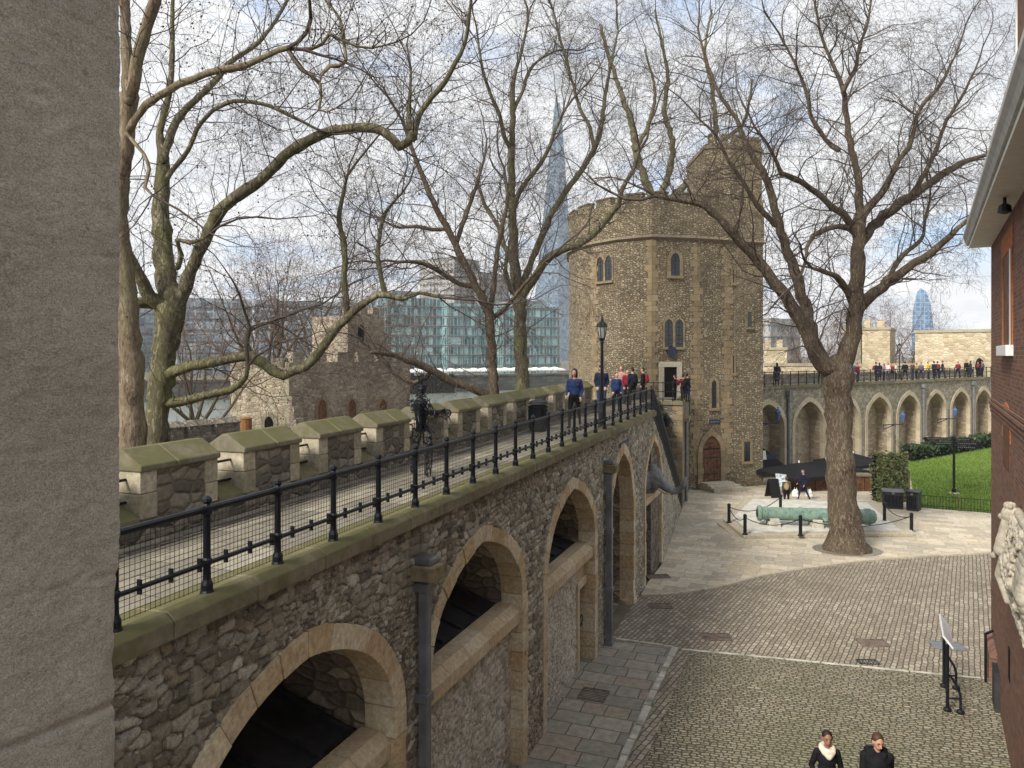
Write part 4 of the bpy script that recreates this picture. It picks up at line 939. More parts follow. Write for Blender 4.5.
for py, sl, wd, dep in ((88, .0, .0018, .0025), (258, 0, .0016, .0025), (415, 0, .0018, .003), (573, .09, .0025, .004), (702, .06, .006, .010)):
    zc = zpix(py)+sl*a_+.006*(vnoise(a_, a_*0, 9, int(py))-.5)+.004*(vnoise(a_, a_*0, 40, int(py)+1)-.5)
    g_ = np.exp(-((z_-zc)/wd)**2); rr -= dep*g_; jn = np.maximum(jn, np.exp(-((z_-zc+wd*.8)/(wd*.9))**2)*np.clip(vnoise(a_, z_, 5, int(py)+2)*2-.6, 0, 1))
edge = np.clip(1-a_/.06, 0, 1)**2               # worn arris
wear = edge*(.001+.003*vnoise(z_*0, z_, 14, 95)+.010*np.clip(zpix(560)-z_, 0, .12)/.12*(.5+vnoise(z_*0, z_, 30, 96)))
rr -= wear
sh = .5*wear
pts = np.array(pf.o)[None]+(a_+sh).reshape(-1, 1)*np.array(pf.u)+rr.reshape(-1, 1)*np.array(pf.n); pts[:, 2] = z_.ravel()
idx = np.arange(na*nz_).reshape(na, nz_); fq = np.stack([idx[:-1, :-1], idx[1:, :-1], idx[1:, 1:], idx[:-1, 1:]], -1).reshape(-1, 4)
if pf.n.x > 0: fq = fq[:, ::-1]
me = bpy.data.meshes.new('face'); me.from_pydata(pts.tolist(), [], fq.tolist()); at = me.attributes.new('joint', 'FLOAT', 'POINT'); at.data.foreach_set('value', jn.astype(np.float32).ravel())
me.polygons.foreach_set('use_smooth', [True]*len(fq)); me.materials.append(M['ashlar']); me.update(); uv_mesh(me); link('face', me, jamb)
mb = MB(); sg = 1
mb.prism([pf(.01, -.02, 0)+V((0, 0, z)) for z in (4, 4, 9.3, 9.3)][:1]+[pf(1.2, -.02, 4), pf(1.2, -.02, 9.3), pf(.012, -.02, 9.3)] if False else [pf(.02, -.03, 4), pf(1.2, -.03, 4), pf(1.2, -1.2, 4), pf(.02, -1.2, 4)], (0, 0, 5.3)); mb.build('core', M['ashlar'], jamb)

# ================================================================== BEYOND THE WALL: gatehouse over the river side, and the city
def block(mb, f, a0, a1, o0, o1, z0, z1): mb.fbox(f, a0, a1, o0, o1, z0, z1)
gate = thing('riverside_tower', P(320, 400, 52), 'old stone gate tower with a pale doorway end beyond the battlements', 'tower')
T1 = frame2(P(233, 355, 48)[:2], P(289, 355, 47)[:2]); l1 = (P(289, 355, 47)-P(233, 355, 48)).length
T2 = frame2(P(289, 355, 47)[:2], P(410, 355, 56)[:2]); l2 = (P(410, 355, 56)-P(289, 355, 47)).length
zt = lambda py, Y: CZ-(py-HZ)/F*Y
mb = MB(); block(mb, T1, 0, l1, -5, 0, -1, zt(368, 47.5)); mb.build('pale_wall', M['pale'], gate)
mb = MB(); block(mb, T2, .02, l2, -6, -.02, -1, zt(362, 50)); mb.build('brown_wall', M['brown'], gate)
mb = MB()
for k in range(3): block(mb, T1, l1*(k/3+.03), l1*(k/3+.22), -.5, 0, zt(368, 47.5), zt(358, 47.5))
for k in range(6): block(mb, T2, l2*(k/6+.03), l2*(k/6+.11), -.6, -.02, zt(362, 50), zt(352, 50))
mb.build('battlement', M['brown'], gate)
mb = MB()
for k in range(3): block(mb, T2, -.02, .9-.2*k, 0, .7-.2*k, -1 if k == 0 else 3.0+k*.7, 3.0+(k+1)*.7)
mb.build('buttress', M['brown'], gate)
tu0 = T2.hit(352)[0]; tu1 = T2.hit(388)[0]
mb = MB(); block(mb, T2, tu0, tu1, -4, -.4, 5, zt(318, 55)); 
for k in range(3): block(mb, T2, tu0+(tu1-tu0)*(k/3+.02), tu0+(tu1-tu0)*(k/3+.2), -1, -.4, zt(318, 55), zt(309, 55))
tr_ = mb.build('turret', M['brown'], gate)
mb = MB(); lancet(mb, T2, tu0+.9, tu0+1.5, zt(342, 55), zt(326, 55), -.45, -.38); mb.build('window', M['dark'], tr_)
for px in (322, 352, 383):
    a = T2.hit(px)[0]; z0, z1 = T2.hit(px, 422)[1], T2.hit(px, 399)[1]
    q = surround(T2, a-.35, a+.35, z0, z1, .18, gate, True, 'window', 'quoin', .05, sill=False)
    mb = MB(); lancet(mb, T2, a-.35, a+.35, z0, z1, -.05, .012); mb.build('pane', M['door'], q)
a0, z1 = T1.hit(265, 416); a1 = T1.hit(274, 416)[0]
q = surround(T1, a0, a1, z1-2, z1, .28, gate, True, 'doorway', 'mquoin', .08, sill=False); mb = MB(); lancet(mb, T1, a0, a1, z1-2, z1, -.05, .012); mb.build('opening', M['dark'], q)
mb = MB(); z = 0; k = 0
while z < zt(370, 47.5):
    h = random.uniform(.3, .45); w_ = .55 if k % 2 else .3
    mb.fbox(T1, -.02, w_, -.3, .03, z, z+h-.015); mb.fbox(T1, l1-w_, l1+.01, -.3, .03, z, z+h-.015); z += h; k += 1
mb.build('quoin', M['mquoin'], gate)
ow = thing('outer_wall', P(190, 430, 34), 'low outer wall with square merlons near the river, left of the gate tower', 'wall')
O1 = frame2(P(120, 355, 33)[:2], P(248, 355, 39)[:2])
mb = MB(); mb.fbox(O1, -3, (P(248, 355, 39)-P(120, 355, 33)).length, -.8, 0, -1, zt(440, 35)); mb.build('wall', M['merlon'], ow)
for px0, px1 in ((138, 158), (164, 184), (190, 211), (217, 240)):
    a0, a1 = O1.hit(px0)[0], O1.hit(px1)[0]
    mb = MB(); mb.fbox(O1, a0, a1, -.8, 0, zt(440, 35), zt(427, 36)); mb.prism([O1(a0-.04, o, z) for o, z in ((.05, zt(427, 36)), (.05, zt(426, 36)), (-.4, zt(421, 36)), (-.85, zt(426, 36)), (-.85, zt(427, 36)))], O1.u*(a1-a0+.08)); mb.build('merlon', M['merlon'], ow)
bn = thing('litter_bin', P(246, 430, 40), 'tall rust coloured round bin beside the pale gate tower doorway', 'bin')
c = P(246, 440, 40); mb = MB(); mb.lathe(c, [(.26, 0), (.3, .1), (.3, 1.1), (.32, 1.14), (.22, 1.2), (.05, 1.22)], 12); mb.build('body', plain('rusty_barrel', (.2, .09, .03), .7, .3), bn)
# river wall of the far bank
em = thing('river_wall', fb, 'dark stone embankment wall along the far bank of the river', 'embankment')
E = Frame(fb.x, fb.y, fu.x, fu.y); 
mb = MB(); mb.fbox(E, -400, 700, -.1, 1.5, -3.5, 1.3); mb.build('wall', M['embank'], em)
mb = MB(); mb.fbox(E, -400, 700, .0, 1.7, 1.3, 1.8); mb.build('parapet', M['embank'], em)
pj = thing('timber_jetty', P(420, 380, 215), 'row of dark timber piles standing along the far river bank', 'jetty')
mb = MB()
for k in range(26):
    a = E.hit(396+k*1.9)[0]; c = E(a, 5, -3.4); mb.tube([c, c+V((0, 0, 5.6+random.uniform(-.4, .5)))], .5, 6)
mb.build('piles', M['dark'], pj)
mb = MB(); mb.fbox(E, E.hit(394)[0], E.hit(446)[0], 4.3, 5.6, 1.2, 1.6); mb.build('walings', M['dark'], pj)
def office(px0, px1, Y, py_top, mat, name, label, dpt=25, storey=3.6, ang=.15, slab='concrete', y0=.7, roofbox=None, mull=6.0):
    c0, c1 = P(px0, HZ, Y), P(px1, HZ, Y*(1+ang*.3)); f = frame2(c0[:2], c1[:2]); l = (c1-c0).length; zt_ = CZ-(py_top-HZ)/F*Y
    t = thing(name, f(l/2, -dpt/2, y0), label, 'office building')
    mb = MB(); mb.fbox(f, 0, l, -dpt, 0, y0, zt_); mb.build('glass_wall', M[mat], t)
    mb = MB(); z = y0+storey
    while z < zt_+.5: mb.fbox(f, -.3, l+.3, -dpt, .45, z-.35, z); z += storey
    mb.build('floor_slab', M['conc'], t)
    mb = MB(); a = 0
    while a < l: mb.fbox(f, a, a+.35, 0, .35, y0, zt_); a += mull
    mb.build('mullion', M['conc'], t)
    if roofbox:
        mb = MB(); mb.fbox(f, l*roofbox[0], l*roofbox[1], -dpt*.8, -dpt*.2, zt_, zt_+roofbox[2]); mb.build('plant_room', M['conc'], t)
    return t
M['conc'] = plain('pale_cladding', (.2, .215, .22), .6, .3)
office(387, 446, 275, 297, 'glassblue', 'glass_office', 'teal glass office block rising above the battlements, just right of the gate tower', 30, roofbox=(.2, .6, 3))
office(448, 501, 282, 303, 'glassblue', 'glass_office', 'lower teal glass office block behind the middle bare trunk', 30)
office(503, 560, 285, 305, 'glassblue', 'glass_office', 'teal glass office block tucked against the left edge of the big tower', 30, roofbox=(.4, .9, 2.5))
office(165, 252, 262, 297, 'glassgrey', 'grey_office', 'grey blue glass office block seen through the left tree', 40, storey=4)
office(256, 362, 255, 300, 'glassgrey', 'grey_office', 'long grey glass office block behind the gate tower', 40, storey=4)
office(112, 163, 300, 306, 'glassgrey', 'grey_office', 'grey office block farthest left beyond the river', 40, storey=4)
office(454, 479, 420, 257, 'concrete', 'dark_office_tower', 'dark grey slab tower standing behind the teal glass offices', 25)
office(480, 509, 430, 272, 'concrete', 'stepped_office', 'stepped beige office block between the slab tower and the glass spire', 25)
# glass spire
sp_ = thing('glass_spire', P(554, HZ, 900), 'tall pointed pale glass skyscraper rising behind the bare trees', 'skyscraper')
def spire_face(px0, px1, tx, Y0, ty, dy, name):
    a, b_ = P(px0, 366, Y0), P(px1, 366, Y0+dy); t0 = P(tx, ty, Y0+14); mb = MB()
    back = V((0, 30, 0)); h0 = t0+V((-1.2, 0, 0)); h1 = t0+V((1.6, 2, 0))
    mb.hexa([a, b_, b_+back, a+back, h0, h1, h1+V((0, 4, 0)), h0+V((0, 4, 0))]); mb.build(name, M['glassshard'], sp_)
spire_face(528, 561, 556.5, 900, 98, 6, 'glass_facet'); spire_face(558, 579, 560, 903, 108, 26, 'glass_facet'); spire_face(540, 572, 558.5, 925, 102, 4, 'glass_facet')
mb = MB()
for z in np.arange(15, 215, 22): 
    k = 1-z/315; mb.box(P(554, HZ, 900).x-28*k, P(554, HZ, 900).x+26*k, 899.0, 925, z, z+.8)
# white marquee row on the far bank
mq = thing('marquee', P(470, 372, 248), 'row of white tent roofs along the far river bank', 'marquee')
a0, a1 = E.hit(398)[0], E.hit(575)[0]; n = 16
for k in range(n):
    x0 = a0+(a1-a0)*k/n; x1 = a0+(a1-a0)*(k+1)/n-.3; c = E((x0+x1)/2, -8, 3.7); mb = MB(); q = [E(x0, -4, 2.9), E(x1, -4, 2.9), E(x1, -12, 2.9), E(x0, -12, 2.9)]
    for i in range(4): mb.face([q[i], q[(i+1) % 4], c])
    mb.face([E(x0, -4, 2.5), E(x1, -4, 2.5), E(x1, -4, 2.9), E(x0, -4, 2.9)]); mb.build('tent', M['white'], mq)
# towers and walls behind the far arcade
def keep_block(name, px0, px1, Y, py, mat, label, cat, batt=0, dpt=8, ang=0.0, z0=-1.2):
    ang = -(px1-px0)/F*(px0-CX)/F
    c0, c1 = P(px0, HZ, Y), P(px1, HZ, Y*(1+ang)); f = frame2(c0[:2], c1[:2]); l = (c1-c0).length; z1 = CZ-(py-HZ)/F*Y
    t = thing(name, f(l/2, -dpt/2, z0), label, cat)
    mb = MB(); mb.fbox(f, 0, l, -dpt, 0, z0, z1); mb.build('wall', M[mat], t)
    mb = MB(); mb.fbox(f, -.1, l+.1, -dpt, .12, z1, z1+.3); mb.build('coping', M['mquoin'], t)
    for k in range(batt):
        mb = MB(); mb.fbox(f, l*(k+.1)/batt, l*(k+.62)/batt, -.6, .1, z1+.3, z1+1.2); mb.build('merlon', M[mat], t)
    return t, f, l, z1
t, f, l, z1 = keep_block('stone_rampart', 915, 1010, 86, 333, 'cream', 'cream stone rampart with a small dark doorway at the far right end of the arcade', 'rampart', 0, 10)
a0 = f.hit(976)[0]; a1 = f.hit(983)[0]; q = surround(f, a0, a1, 4, f.hit(980, 358)[1], .3, t, True, 'doorway', 'mquoin', .08, sill=False); mb = MB(); lancet(mb, f, a0, a1, 4, f.hit(980, 358)[1], -.05, .012); mb.build('opening', M['dark'], q)
t, f, l, z1 = keep_block('stone_tower', 862, 890, 92, 330, 'cream', 'short square cream stone tower right of the big tree fork', 'tower', 2, 8)
keep_block('stone_tower', 842, 861, 97, 333, 'far', 'short grey stone tower hidden behind the fork of the big tree', 'tower', 2, 8)
keep_block('stone_wall', 764, 862, 88, 366, 'cream', 'cream stone wall behind the far walkway between tower and tree', 'wall', 0, 4)
keep_block('stone_tower', 764, 787, 90, 350, 'cream', 'low cream stone turret just right of the big tower', 'tower', 2, 6)
keep_block('stone_wall', 888, 916, 90, 366, 'far', 'grey stone wall behind the far walkway below the lamp', 'wall', 0, 4)
office(770, 800, 230, 318, 'concrete', 'pink_office', 'pinkish office block beyond the turret right of the big tower', 20, y0=-1)
office(764, 772, 235, 332, 'concrete', 'pale_office', 'pale low office block hard against the right edge of the tower', 20, y0=-1)
wt = thing('glass_skyscraper', P(922, HZ, 700), 'distant blue glass skyscraper with a rounded top above the bare trees', 'skyscraper')
mb = MB(); pr = [(911, 355), (913, 310), (917, 292), (921, 288), (926, 291), (931, 305), (934, 330), (935, 355)]
mb.prism([P(x, y, 700) for x, y in pr], P(922, HZ, 740)-P(922, HZ, 700)); mb.build('glass_wall', facade('blue_glass_facade', [(.10, .22, .38), (.14, .28, .46), (.08, .18, .32)], (.25, .36, .5), 4, 4, .4, .2), wt)

# ================================================================== TREES
class Tree:
    def __init__(s, seed, twig=.005): s.r = random.Random(seed); s.b = {}; s.t = {}; s.balls = []; s.twig = twig
    def add(s, pts, rad, main=False):
        d = s.b if main else s.t
        n = 8 if rad[0] > .15 else (6 if rad[0] > .05 else (4 if rad[0] > .02 else 3))
        d.setdefault((len(pts), n), []).append((pts, rad))
    def limb(s, pix, Y, dY=0.0, wob=.05, w0=None):
        """a traced limb: (column, row, width in pixels) at a distance Y, drifting by dY towards its tip"""
        k = len(pix); raw = []
        for i, (x, y, wd) in enumerate(pix):
            yy = Y+dY*i/max(1, k-1); p = P(x, y, yy); raw.append((p, wd/2/F*yy))
        pts, rad = [], []
        for i in range(k-1):
            p0, p1, p2, p3 = (raw[max(0, min(k-1, j))] for j in (i-1, i, i+1, i+2)); L_ = (p2[0]-p1[0]).length; n = max(1, int(L_/(.16 if Y < 25 else .3)))
            for q in range(n):
                t = q/n; a = .5*((2*p1[0])+(p2[0]-p0[0])*t+(2*p0[0]-5*p1[0]+4*p2[0]-p3[0])*t*t+(3*p1[0]-p0[0]-3*p2[0]+p3[0])*t**3)
                rr = p1[1]+(p2[1]-p1[1])*t; j = wob*min(1, rr*4)
                pts.append(a+V((s.r.uniform(-j, j), s.r.uniform(-j, j), s.r.uniform(-j, j)))); rad.append(rr*s.r.uniform(.93, 1.08)*(1.0 if s.r.random() < .94 or Y > 25 else 1.14))
        pts.append(raw[-1][0]); rad.append(raw[-1][1]); e_ = (pts[-1]-pts[-2]).normalized(); e0 = (pts[1]-pts[0]).normalized()
        for q, h in ((.5, .75), (.85, .35), (.95, .05)): pts.append(raw[-1][0]+e_*raw[-1][1]*q); rad.append(raw[-1][1]*h)
        for q, h in ((.5, .75), (.85, .35)): pts.insert(0, raw[0][0]-e0*raw[0][1]*q); rad.insert(0, raw[0][1]*h)
        s.add([tuple(p) for p in pts], rad, True); return pts[2:-3], rad[2:-3]
    def rdir(s, d, ang):
        r = s.r; e = d.orthogonal().normalized(); f = d.cross(e); a = r.uniform(0, 2*math.pi)
        return (d*math.cos(ang)+(e*math.cos(a)+f*math.sin(a))*math.sin(ang)).normalized()
    def grow(s, p, d, L_, r0, lvl, mx, trop, dens):
        r = s.r; n = 6 if lvl < 2 else (5 if lvl == 2 else 4); pts = [tuple(p)]; rad = [r0]; p = V(p); d = V(d); w_ = (.34, .40, .42, .46, .5)[min(lvl, 4)]
        nodes = []
        for i in range(n):
            d = (d+V((r.uniform(-w_, w_), r.uniform(-w_, w_), r.uniform(-w_, w_)+trop[min(lvl, len(trop)-1)]))).normalized()
            p = p+d*(L_/n); q = max(s.twig*.7, r0*(1-.72*(i+1)/n)); pts.append(tuple(p)); rad.append(q); nodes.append((p.copy(), d.copy(), q))
        s.add(pts, rad)
        if lvl >= mx:
            if r.random() < .07: s.balls.append((p.x+r.uniform(-.05, .05), p.y, p.z-.06))
            return
        k = max(2, int(L_*dens[min(lvl, len(dens)-1)]+r.random()))
        for c in range(k):
            i = min(n-1, int(n*(.15+.85*(c+r.random())/k))); q, dd, rr = nodes[i]
            s.grow(q, s.rdir(dd, r.uniform(.5, 1.25)), L_*r.uniform(.34, .66)*(1.1-.45*i/n), max(s.twig, rr*r.uniform(.45, .65)), lvl+1, mx, trop, dens)
        s.grow(p, s.rdir(d, .25), L_*.55, max(s.twig, rad[-1]), lvl+1, mx, trop, dens)
    def clothe(s, lp, every=.7, length=(1.6, 3.2), start=.15, mx=3, lvl=0, trop=(.10, .02, -.05, -.12), dens=(2.4, 3.0, 3.6), up=.35, rmax=.05):
        pts, rad = lp; acc = 0; tot = sum((pts[i+1]-pts[i]).length for i in range(len(pts)-1)); nx = tot*start
        for i in range(len(pts)-1):
            seg = pts[i+1]-pts[i]; l = seg.length
            if l < 1e-6: continue
            acc += l
            while nx < acc:
                d = s.rdir(seg/l, s.r.uniform(.55, 1.4)); d = (d+V((0, 0, up*s.r.random()))).normalized()
                s.grow(pts[i+1], d, s.r.uniform(*length), min(rmax, rad[i]*s.r.uniform(.3, .55)), lvl, mx, trop, dens); nx += every*s.r.uniform(.6, 1.4)
        if rad[-1] > .075: return
        d = (pts[-1]-pts[-2]).normalized(); s.grow(pts[-1], d, length[1]*1.0, max(rad[-1]*.95, s.twig), lvl, mx, trop, dens); s.grow(pts[-1], s.rdir(d, .5), length[1]*.8, max(rad[-1]*.65, s.twig), lvl, mx, trop, dens)
    def mesh(s, d, name, mat, parent, balls=False):
        vs, fs, base = [], [], 0
        for (n, k), lst in d.items():
            pp = np.array([a for a, _ in lst], np.float32); rr = np.array([b for _, b in lst], np.float32); Bn = len(lst)
            dd = np.empty_like(pp); dd[:, 1:-1] = pp[:, 2:]-pp[:, :-2]; dd[:, 0] = pp[:, 1]-pp[:, 0]; dd[:, -1] = pp[:, -1]-pp[:, -2]
            dd /= np.linalg.norm(dd, axis=2, keepdims=True)+1e-9
            mean = pp[:, -1]-pp[:, 0]; ax = np.argmin(np.abs(mean), axis=1); ref = np.zeros((Bn, 1, 3), np.float32); ref[np.arange(Bn), 0, ax] = 1
            e = np.cross(dd, np.broadcast_to(ref, dd.shape)); e /= np.linalg.norm(e, axis=2, keepdims=True)+1e-9; g_ = np.cross(e, dd)
            an = np.arange(k)*2*math.pi/k; ca, sa = np.cos(an)[None, None, :, None], np.sin(an)[None, None, :, None]
            v = pp[:, :, None, :]+(e[:, :, None, :]*ca+g_[:, :, None, :]*sa)*rr[:, :, None, None]; vs.append(v.reshape(-1, 3))
            b = base+(np.arange(Bn)*n*k)[:, None, None]; i = np.arange(n-1)[None, :, None]*k; j = np.arange(k)[None, None, :]; q = (j+1) % k
            fs.append(np.stack([b+i+j, b+i+q, b+i+k+q, b+i+k+j], -1).reshape(-1, 4)); base += Bn*n*k
        if balls and s.balls:
            c = np.array(s.balls, np.float32); r_ = .022; o = np.array([(1, 0, 0), (0, 1, 0), (-1, 0, 0), (0, -1, 0), (0, 0, 1), (0, 0, -1)], np.float32)*r_
            v = c[:, None, :]+o[None]; vs.append(v.reshape(-1, 3)); b = base+(np.arange(len(c))*6)[:, None, None]
            t = np.array([(0, 1, 4, 4), (1, 2, 4, 4), (2, 3, 4, 4), (3, 0, 4, 4), (1, 0, 5, 5), (2, 1, 5, 5), (3, 2, 5, 5), (0, 3, 5, 5)])
            tri = (b+t[None]).reshape(-1, 4)[:, :3]; base += len(c)*6
        else: tri = np.zeros((0, 3), int)
        vs = np.concatenate(vs); fq = np.concatenate(fs); me = bpy.data.meshes.new(name)
        me.vertices.add(len(vs)); me.vertices.foreach_set('co', vs.ravel()); nl = fq.size+tri.size; me.loops.add(nl); me.loops.foreach_set('vertex_index', np.concatenate([fq.ravel(), tri.ravel()]).astype(np.int32))
        me.polygons.add(len(fq)+len(tri)); me.polygons.foreach_set('loop_start', np.concatenate([np.arange(len(fq))*4, fq.size+np.arange(len(tri))*3]).astype(np.int32))
        me.polygons.foreach_set('use_smooth', [True]*(len(fq)+len(tri))); me.materials.append(mat); me.update(calc_edges=True)
        return link(name, me, parent)
    def finish(s, root, mt='bark', mc='twig'):
        s.mesh(s.b, 'trunk', M[mt], root); s.mesh(s.t, 'crown', M[mc], root, True)
def troot(px, py, Y, label, name='plane_tree', group=None):
    return thing(name, P(px, py, Y), label, 'tree', group)

# --- the big plane tree in the courtyard
Y = 30.3; t = Tree(11, .0046); rt = troot(847, 548, Y, 'huge bare plane tree with a forked mottled trunk growing from the courtyard paving')
trunk = [(847, 553, 54), (846.5, 548, 46), (846, 541, 40), (845, 531, 36), (844, 515, 32.5), (843, 495, 30), (841, 460, 27.5), (839, 425, 26.5), (838, 395, 27), (838, 376, 31), (838, 366, 27)]
t2 = Tree(12); t2.limb(trunk, Y, 0, .06)
limbs = [
 ([(836, 374, 22), (823, 362, 17), (814, 350, 15), (805, 327, 14), (786, 297, 12), (765, 270, 11), (750, 252, 10), (736, 238, 9), (719, 218, 7), (700, 204, 6), (678, 200, 5), (655, 196, 4)], -2.5, .55),
 ([(828, 366, 14), (815, 343, 13), (806, 312, 12), (798, 280, 11), (789, 255, 10), (781, 231, 9), (770, 192, 8), (762, 170, 7), (748, 148, 6), (738, 122, 5), (722, 98, 4), (706, 60, 3), (698, 28, 2)], 1.5, .5),
 ([(838, 374, 22), (846, 356, 19), (852, 340, 17), (856, 313, 16), (857, 280, 15), (858, 250, 14), (859, 226, 13)], -.5, 1.2),
 ([(859, 230, 11), (851, 222, 9), (843, 214, 8), (832, 206, 7), (818, 194, 6.5), (798, 180, 6), (781, 173, 5), (776, 160, 4), (768, 145, 3.5), (755, 128, 2.5)], -2.5, .5),
 ([(859, 228, 11), (859, 205, 9), (859, 182, 8), (855, 165, 7.5), (850, 142, 7), (846, 118, 6), (843, 89, 5.5), (833, 64, 4), (822, 38, 3), (815, 4, 2)], .5, .5),
 ([(843, 92, 5), (850, 78, 4.5), (856, 66, 4), (860, 45, 3), (868, 20, 2.5), (872, -12, 2)], 1.5, .45),
 ([(859, 246, 12), (869, 232, 10), (884, 216, 10), (902, 202, 9), (921, 189, 8), (940, 176, 7), (960, 164, 6), (980, 157, 4), (998, 152, 3)], 2.0, .5),
 ([(860, 240, 10), (863, 216, 9), (873, 202, 8), (885, 189, 7), (891, 176, 6), (899, 160, 5), (909, 148, 5), (914, 130, 4.5), (917, 115, 4), (927, 100, 3.5), (941, 84, 3), (954, 58, 2)], -2, .45),
 ([(855, 313, 12), (866, 301, 12), (882, 287, 11), (896, 277, 10), (908, 269, 9), (924, 257, 8), (941, 244, 7), (958, 229, 5), (975, 213, 4), (992, 200, 2.5)], -2.5, .6),
 ([(851, 304, 8), (848, 293, 8), (842, 283, 7), (836, 277, 6), (825, 272, 4), (812, 268, 3)], -1.5, .6),
 ([(857, 234, 8), (850, 228, 7), (840, 226, 6), (826, 229, 6), (814, 236, 5), (807, 246, 4), (806, 258, 3)], -1.2, .7),
 ([(888, 281, 6), (897, 262, 5), (909, 250, 4.5), (921, 240, 4), (925, 222, 3), (930, 200, 2.5)], 1.5, .6),
 ([(838, 150, 6), (826, 140, 5), (812, 118, 4.5), (808, 95, 4), (798, 70, 3), (785, 45, 2.5)], 1, .6),
 ([(912, 196, 6), (925, 172, 5), (938, 145, 4), (947, 120, 3.5), (962, 96, 3), (975, 70, 2)], 1.2, .6),
 ([(775, 225, 6), (757, 205, 5), (742, 180, 4), (728, 160, 3.5), (716, 135, 3), (700, 120, 2)], -1, .6),
]
for pix, dY, ev in limbs: t.clothe(t.limb(pix, Y, dY, .07), ev*.6, (1.5, 3.4), .1, 3, 0, (.04, -.03, -.10, -.18), (2.1, 2.8, 4.2), .2, .030)
t.b.update({k: t.b.get(k, [])+v for k, v in t2.b.items()})
t2 = Tree(0); 
t.finish(rt, 'trunk')
# ring of worn stones round the trunk foot
c0 = GG(847, 551); tag(sheet('tree_pit', [(c0.x+1.32*math.cos(a), c0.y+1.2*math.sin(a)) for a in np.linspace(0, 2*math.pi, 25)[:-1]], M['walk'], .058), kind='structure')

# --- the two leaning trees just outside the battlements
Y = 17.0; t = Tree(21, .0032); rt = troot(158, 470, Y, 'mossy green plane tree with a long low branch reaching right over the battlements')
limbs = [
 ([(157, 520, 26), (158, 470, 25), (157, 420, 24), (160, 390, 25), (164, 350, 27), (169, 318, 30), (173, 295, 27)], 0, 99),
 ([(171, 302, 24), (166, 275, 22), (163, 245, 20), (161, 210, 18), (162, 185, 15), (163, 158, 13)], .6, 1.0),
 ([(163, 160, 11), (160, 133, 8), (168, 98, 7), (172, 64, 6), (172, 29, 5), (173, -10, 4)], 1.0, .5),
 ([(164, 160, 10), (168, 142, 9), (179, 117, 8), (200, 96, 7), (216, 80, 6.5), (229, 64, 6), (245, 52, 5), (258, 43, 5), (276, 20, 4), (290, -5, 3)], 2, .5),
 ([(167, 178, 7), (178, 163, 6.5), (188, 151, 6), (197, 129, 6), (207, 116, 5), (218, 107, 5), (234, 101, 4.5), (252, 102, 4), (270, 106, 4), (287, 114, 3.5), (317, 129, 2.5)], -1, .45),
 ([(174, 305, 22), (184, 292, 15), (191, 270, 13), (201, 247, 13), (212, 224, 13), (223, 207, 12.5), (240, 194, 12), (264, 178, 11.5), (278, 163, 11), (292, 150, 11), (307, 142, 10.5), (323, 134, 10), (343, 129, 10), (364, 127, 10), (376, 129, 9.5), (384, 132, 9.5), (392, 139, 9), (400, 147, 9), (408, 142, 9), (413, 134, 9)], -1.5, .7),
 ([(412, 138, 9), (418, 117, 6), (432, 97, 6), (447, 79, 5.5), (456, 62, 5), (464, 46, 4), (468, 28, 4), (470, 8, 3)], -.5, .4),
 ([(411, 136, 7), (409, 120, 6), (409, 110, 5), (410, 90, 3), (411, 70, 2.5)], .5, .5),
 ([(152, 398, 14), (160, 381, 12), (174, 371, 11), (192, 366, 10.5), (212, 362, 10), (230, 358, 10), (249, 356, 10), (262, 362, 10), (272, 370, 10.5), (284, 376, 10), (294, 371, 10), (304, 367, 9.5), (315, 356, 9.5), (324, 345, 9), (334, 331, 8.5), (347, 318, 8.5), (362, 305, 7.5), (378, 295, 7), (390, 296, 6), (402, 299, 5), (420, 293, 4), (438, 297, 3)], -1.5, .8),
 ([(348, 318, 7), (346, 298, 6.5), (344, 278, 6), (345, 262, 6), (344, 244, 5.5), (341, 231, 5), (339, 219, 5), (342, 198, 4), (347, 176, 3)], .5, .4),
 ([(385, 295, 6), (381, 276, 5), (378, 257, 4.5), (380, 236, 4), (383, 217, 4), (392, 204, 3), (402, 193, 2.5)], .4, .4),
 ([(160, 404, 11), (172, 403, 9.5), (182, 401, 9), (195, 398, 8.5), (214, 394, 8), (232, 390, 7.5), (240, 384, 6.5), (246, 378, 5.5), (248, 366, 4.5)], -.8, .9),
 ([(250, 356, 6), (246, 340, 4.5), (248, 330, 4), (258, 326, 3.5), (270, 322, 3)], .3, .5),
 ([(166, 310, 20), (158, 302, 16), (150, 297, 14), (143, 283, 12), (133, 262, 10), (122, 246, 9), (112, 230, 8)], -1, .8),
 ([(152, 302, 12), (138, 303, 10), (122, 308, 9), (108, 312, 8)], -.5, .9),
 ([(178, 268, 6), (181, 255, 5), (177, 240, 4.5), (190, 243, 4), (204, 238, 3)], -.6, .6),
]
for pix, dY, ev in limbs:
    lp = t.limb(pix, Y, dY, .035)
    if ev < 50: t.clothe(lp, ev*.48, (.9, 2.5), .12, 3, 0, (.02, -.06, -.16, -.22), (2.5, 2.9, 3.7), .15, .016)
t.finish(rt)
Y = 14.0; t = Tree(22, .0028); rt = troot(133, 460, Y, 'brown fibrous barked plane tree half hidden by the stone jamb at the left')
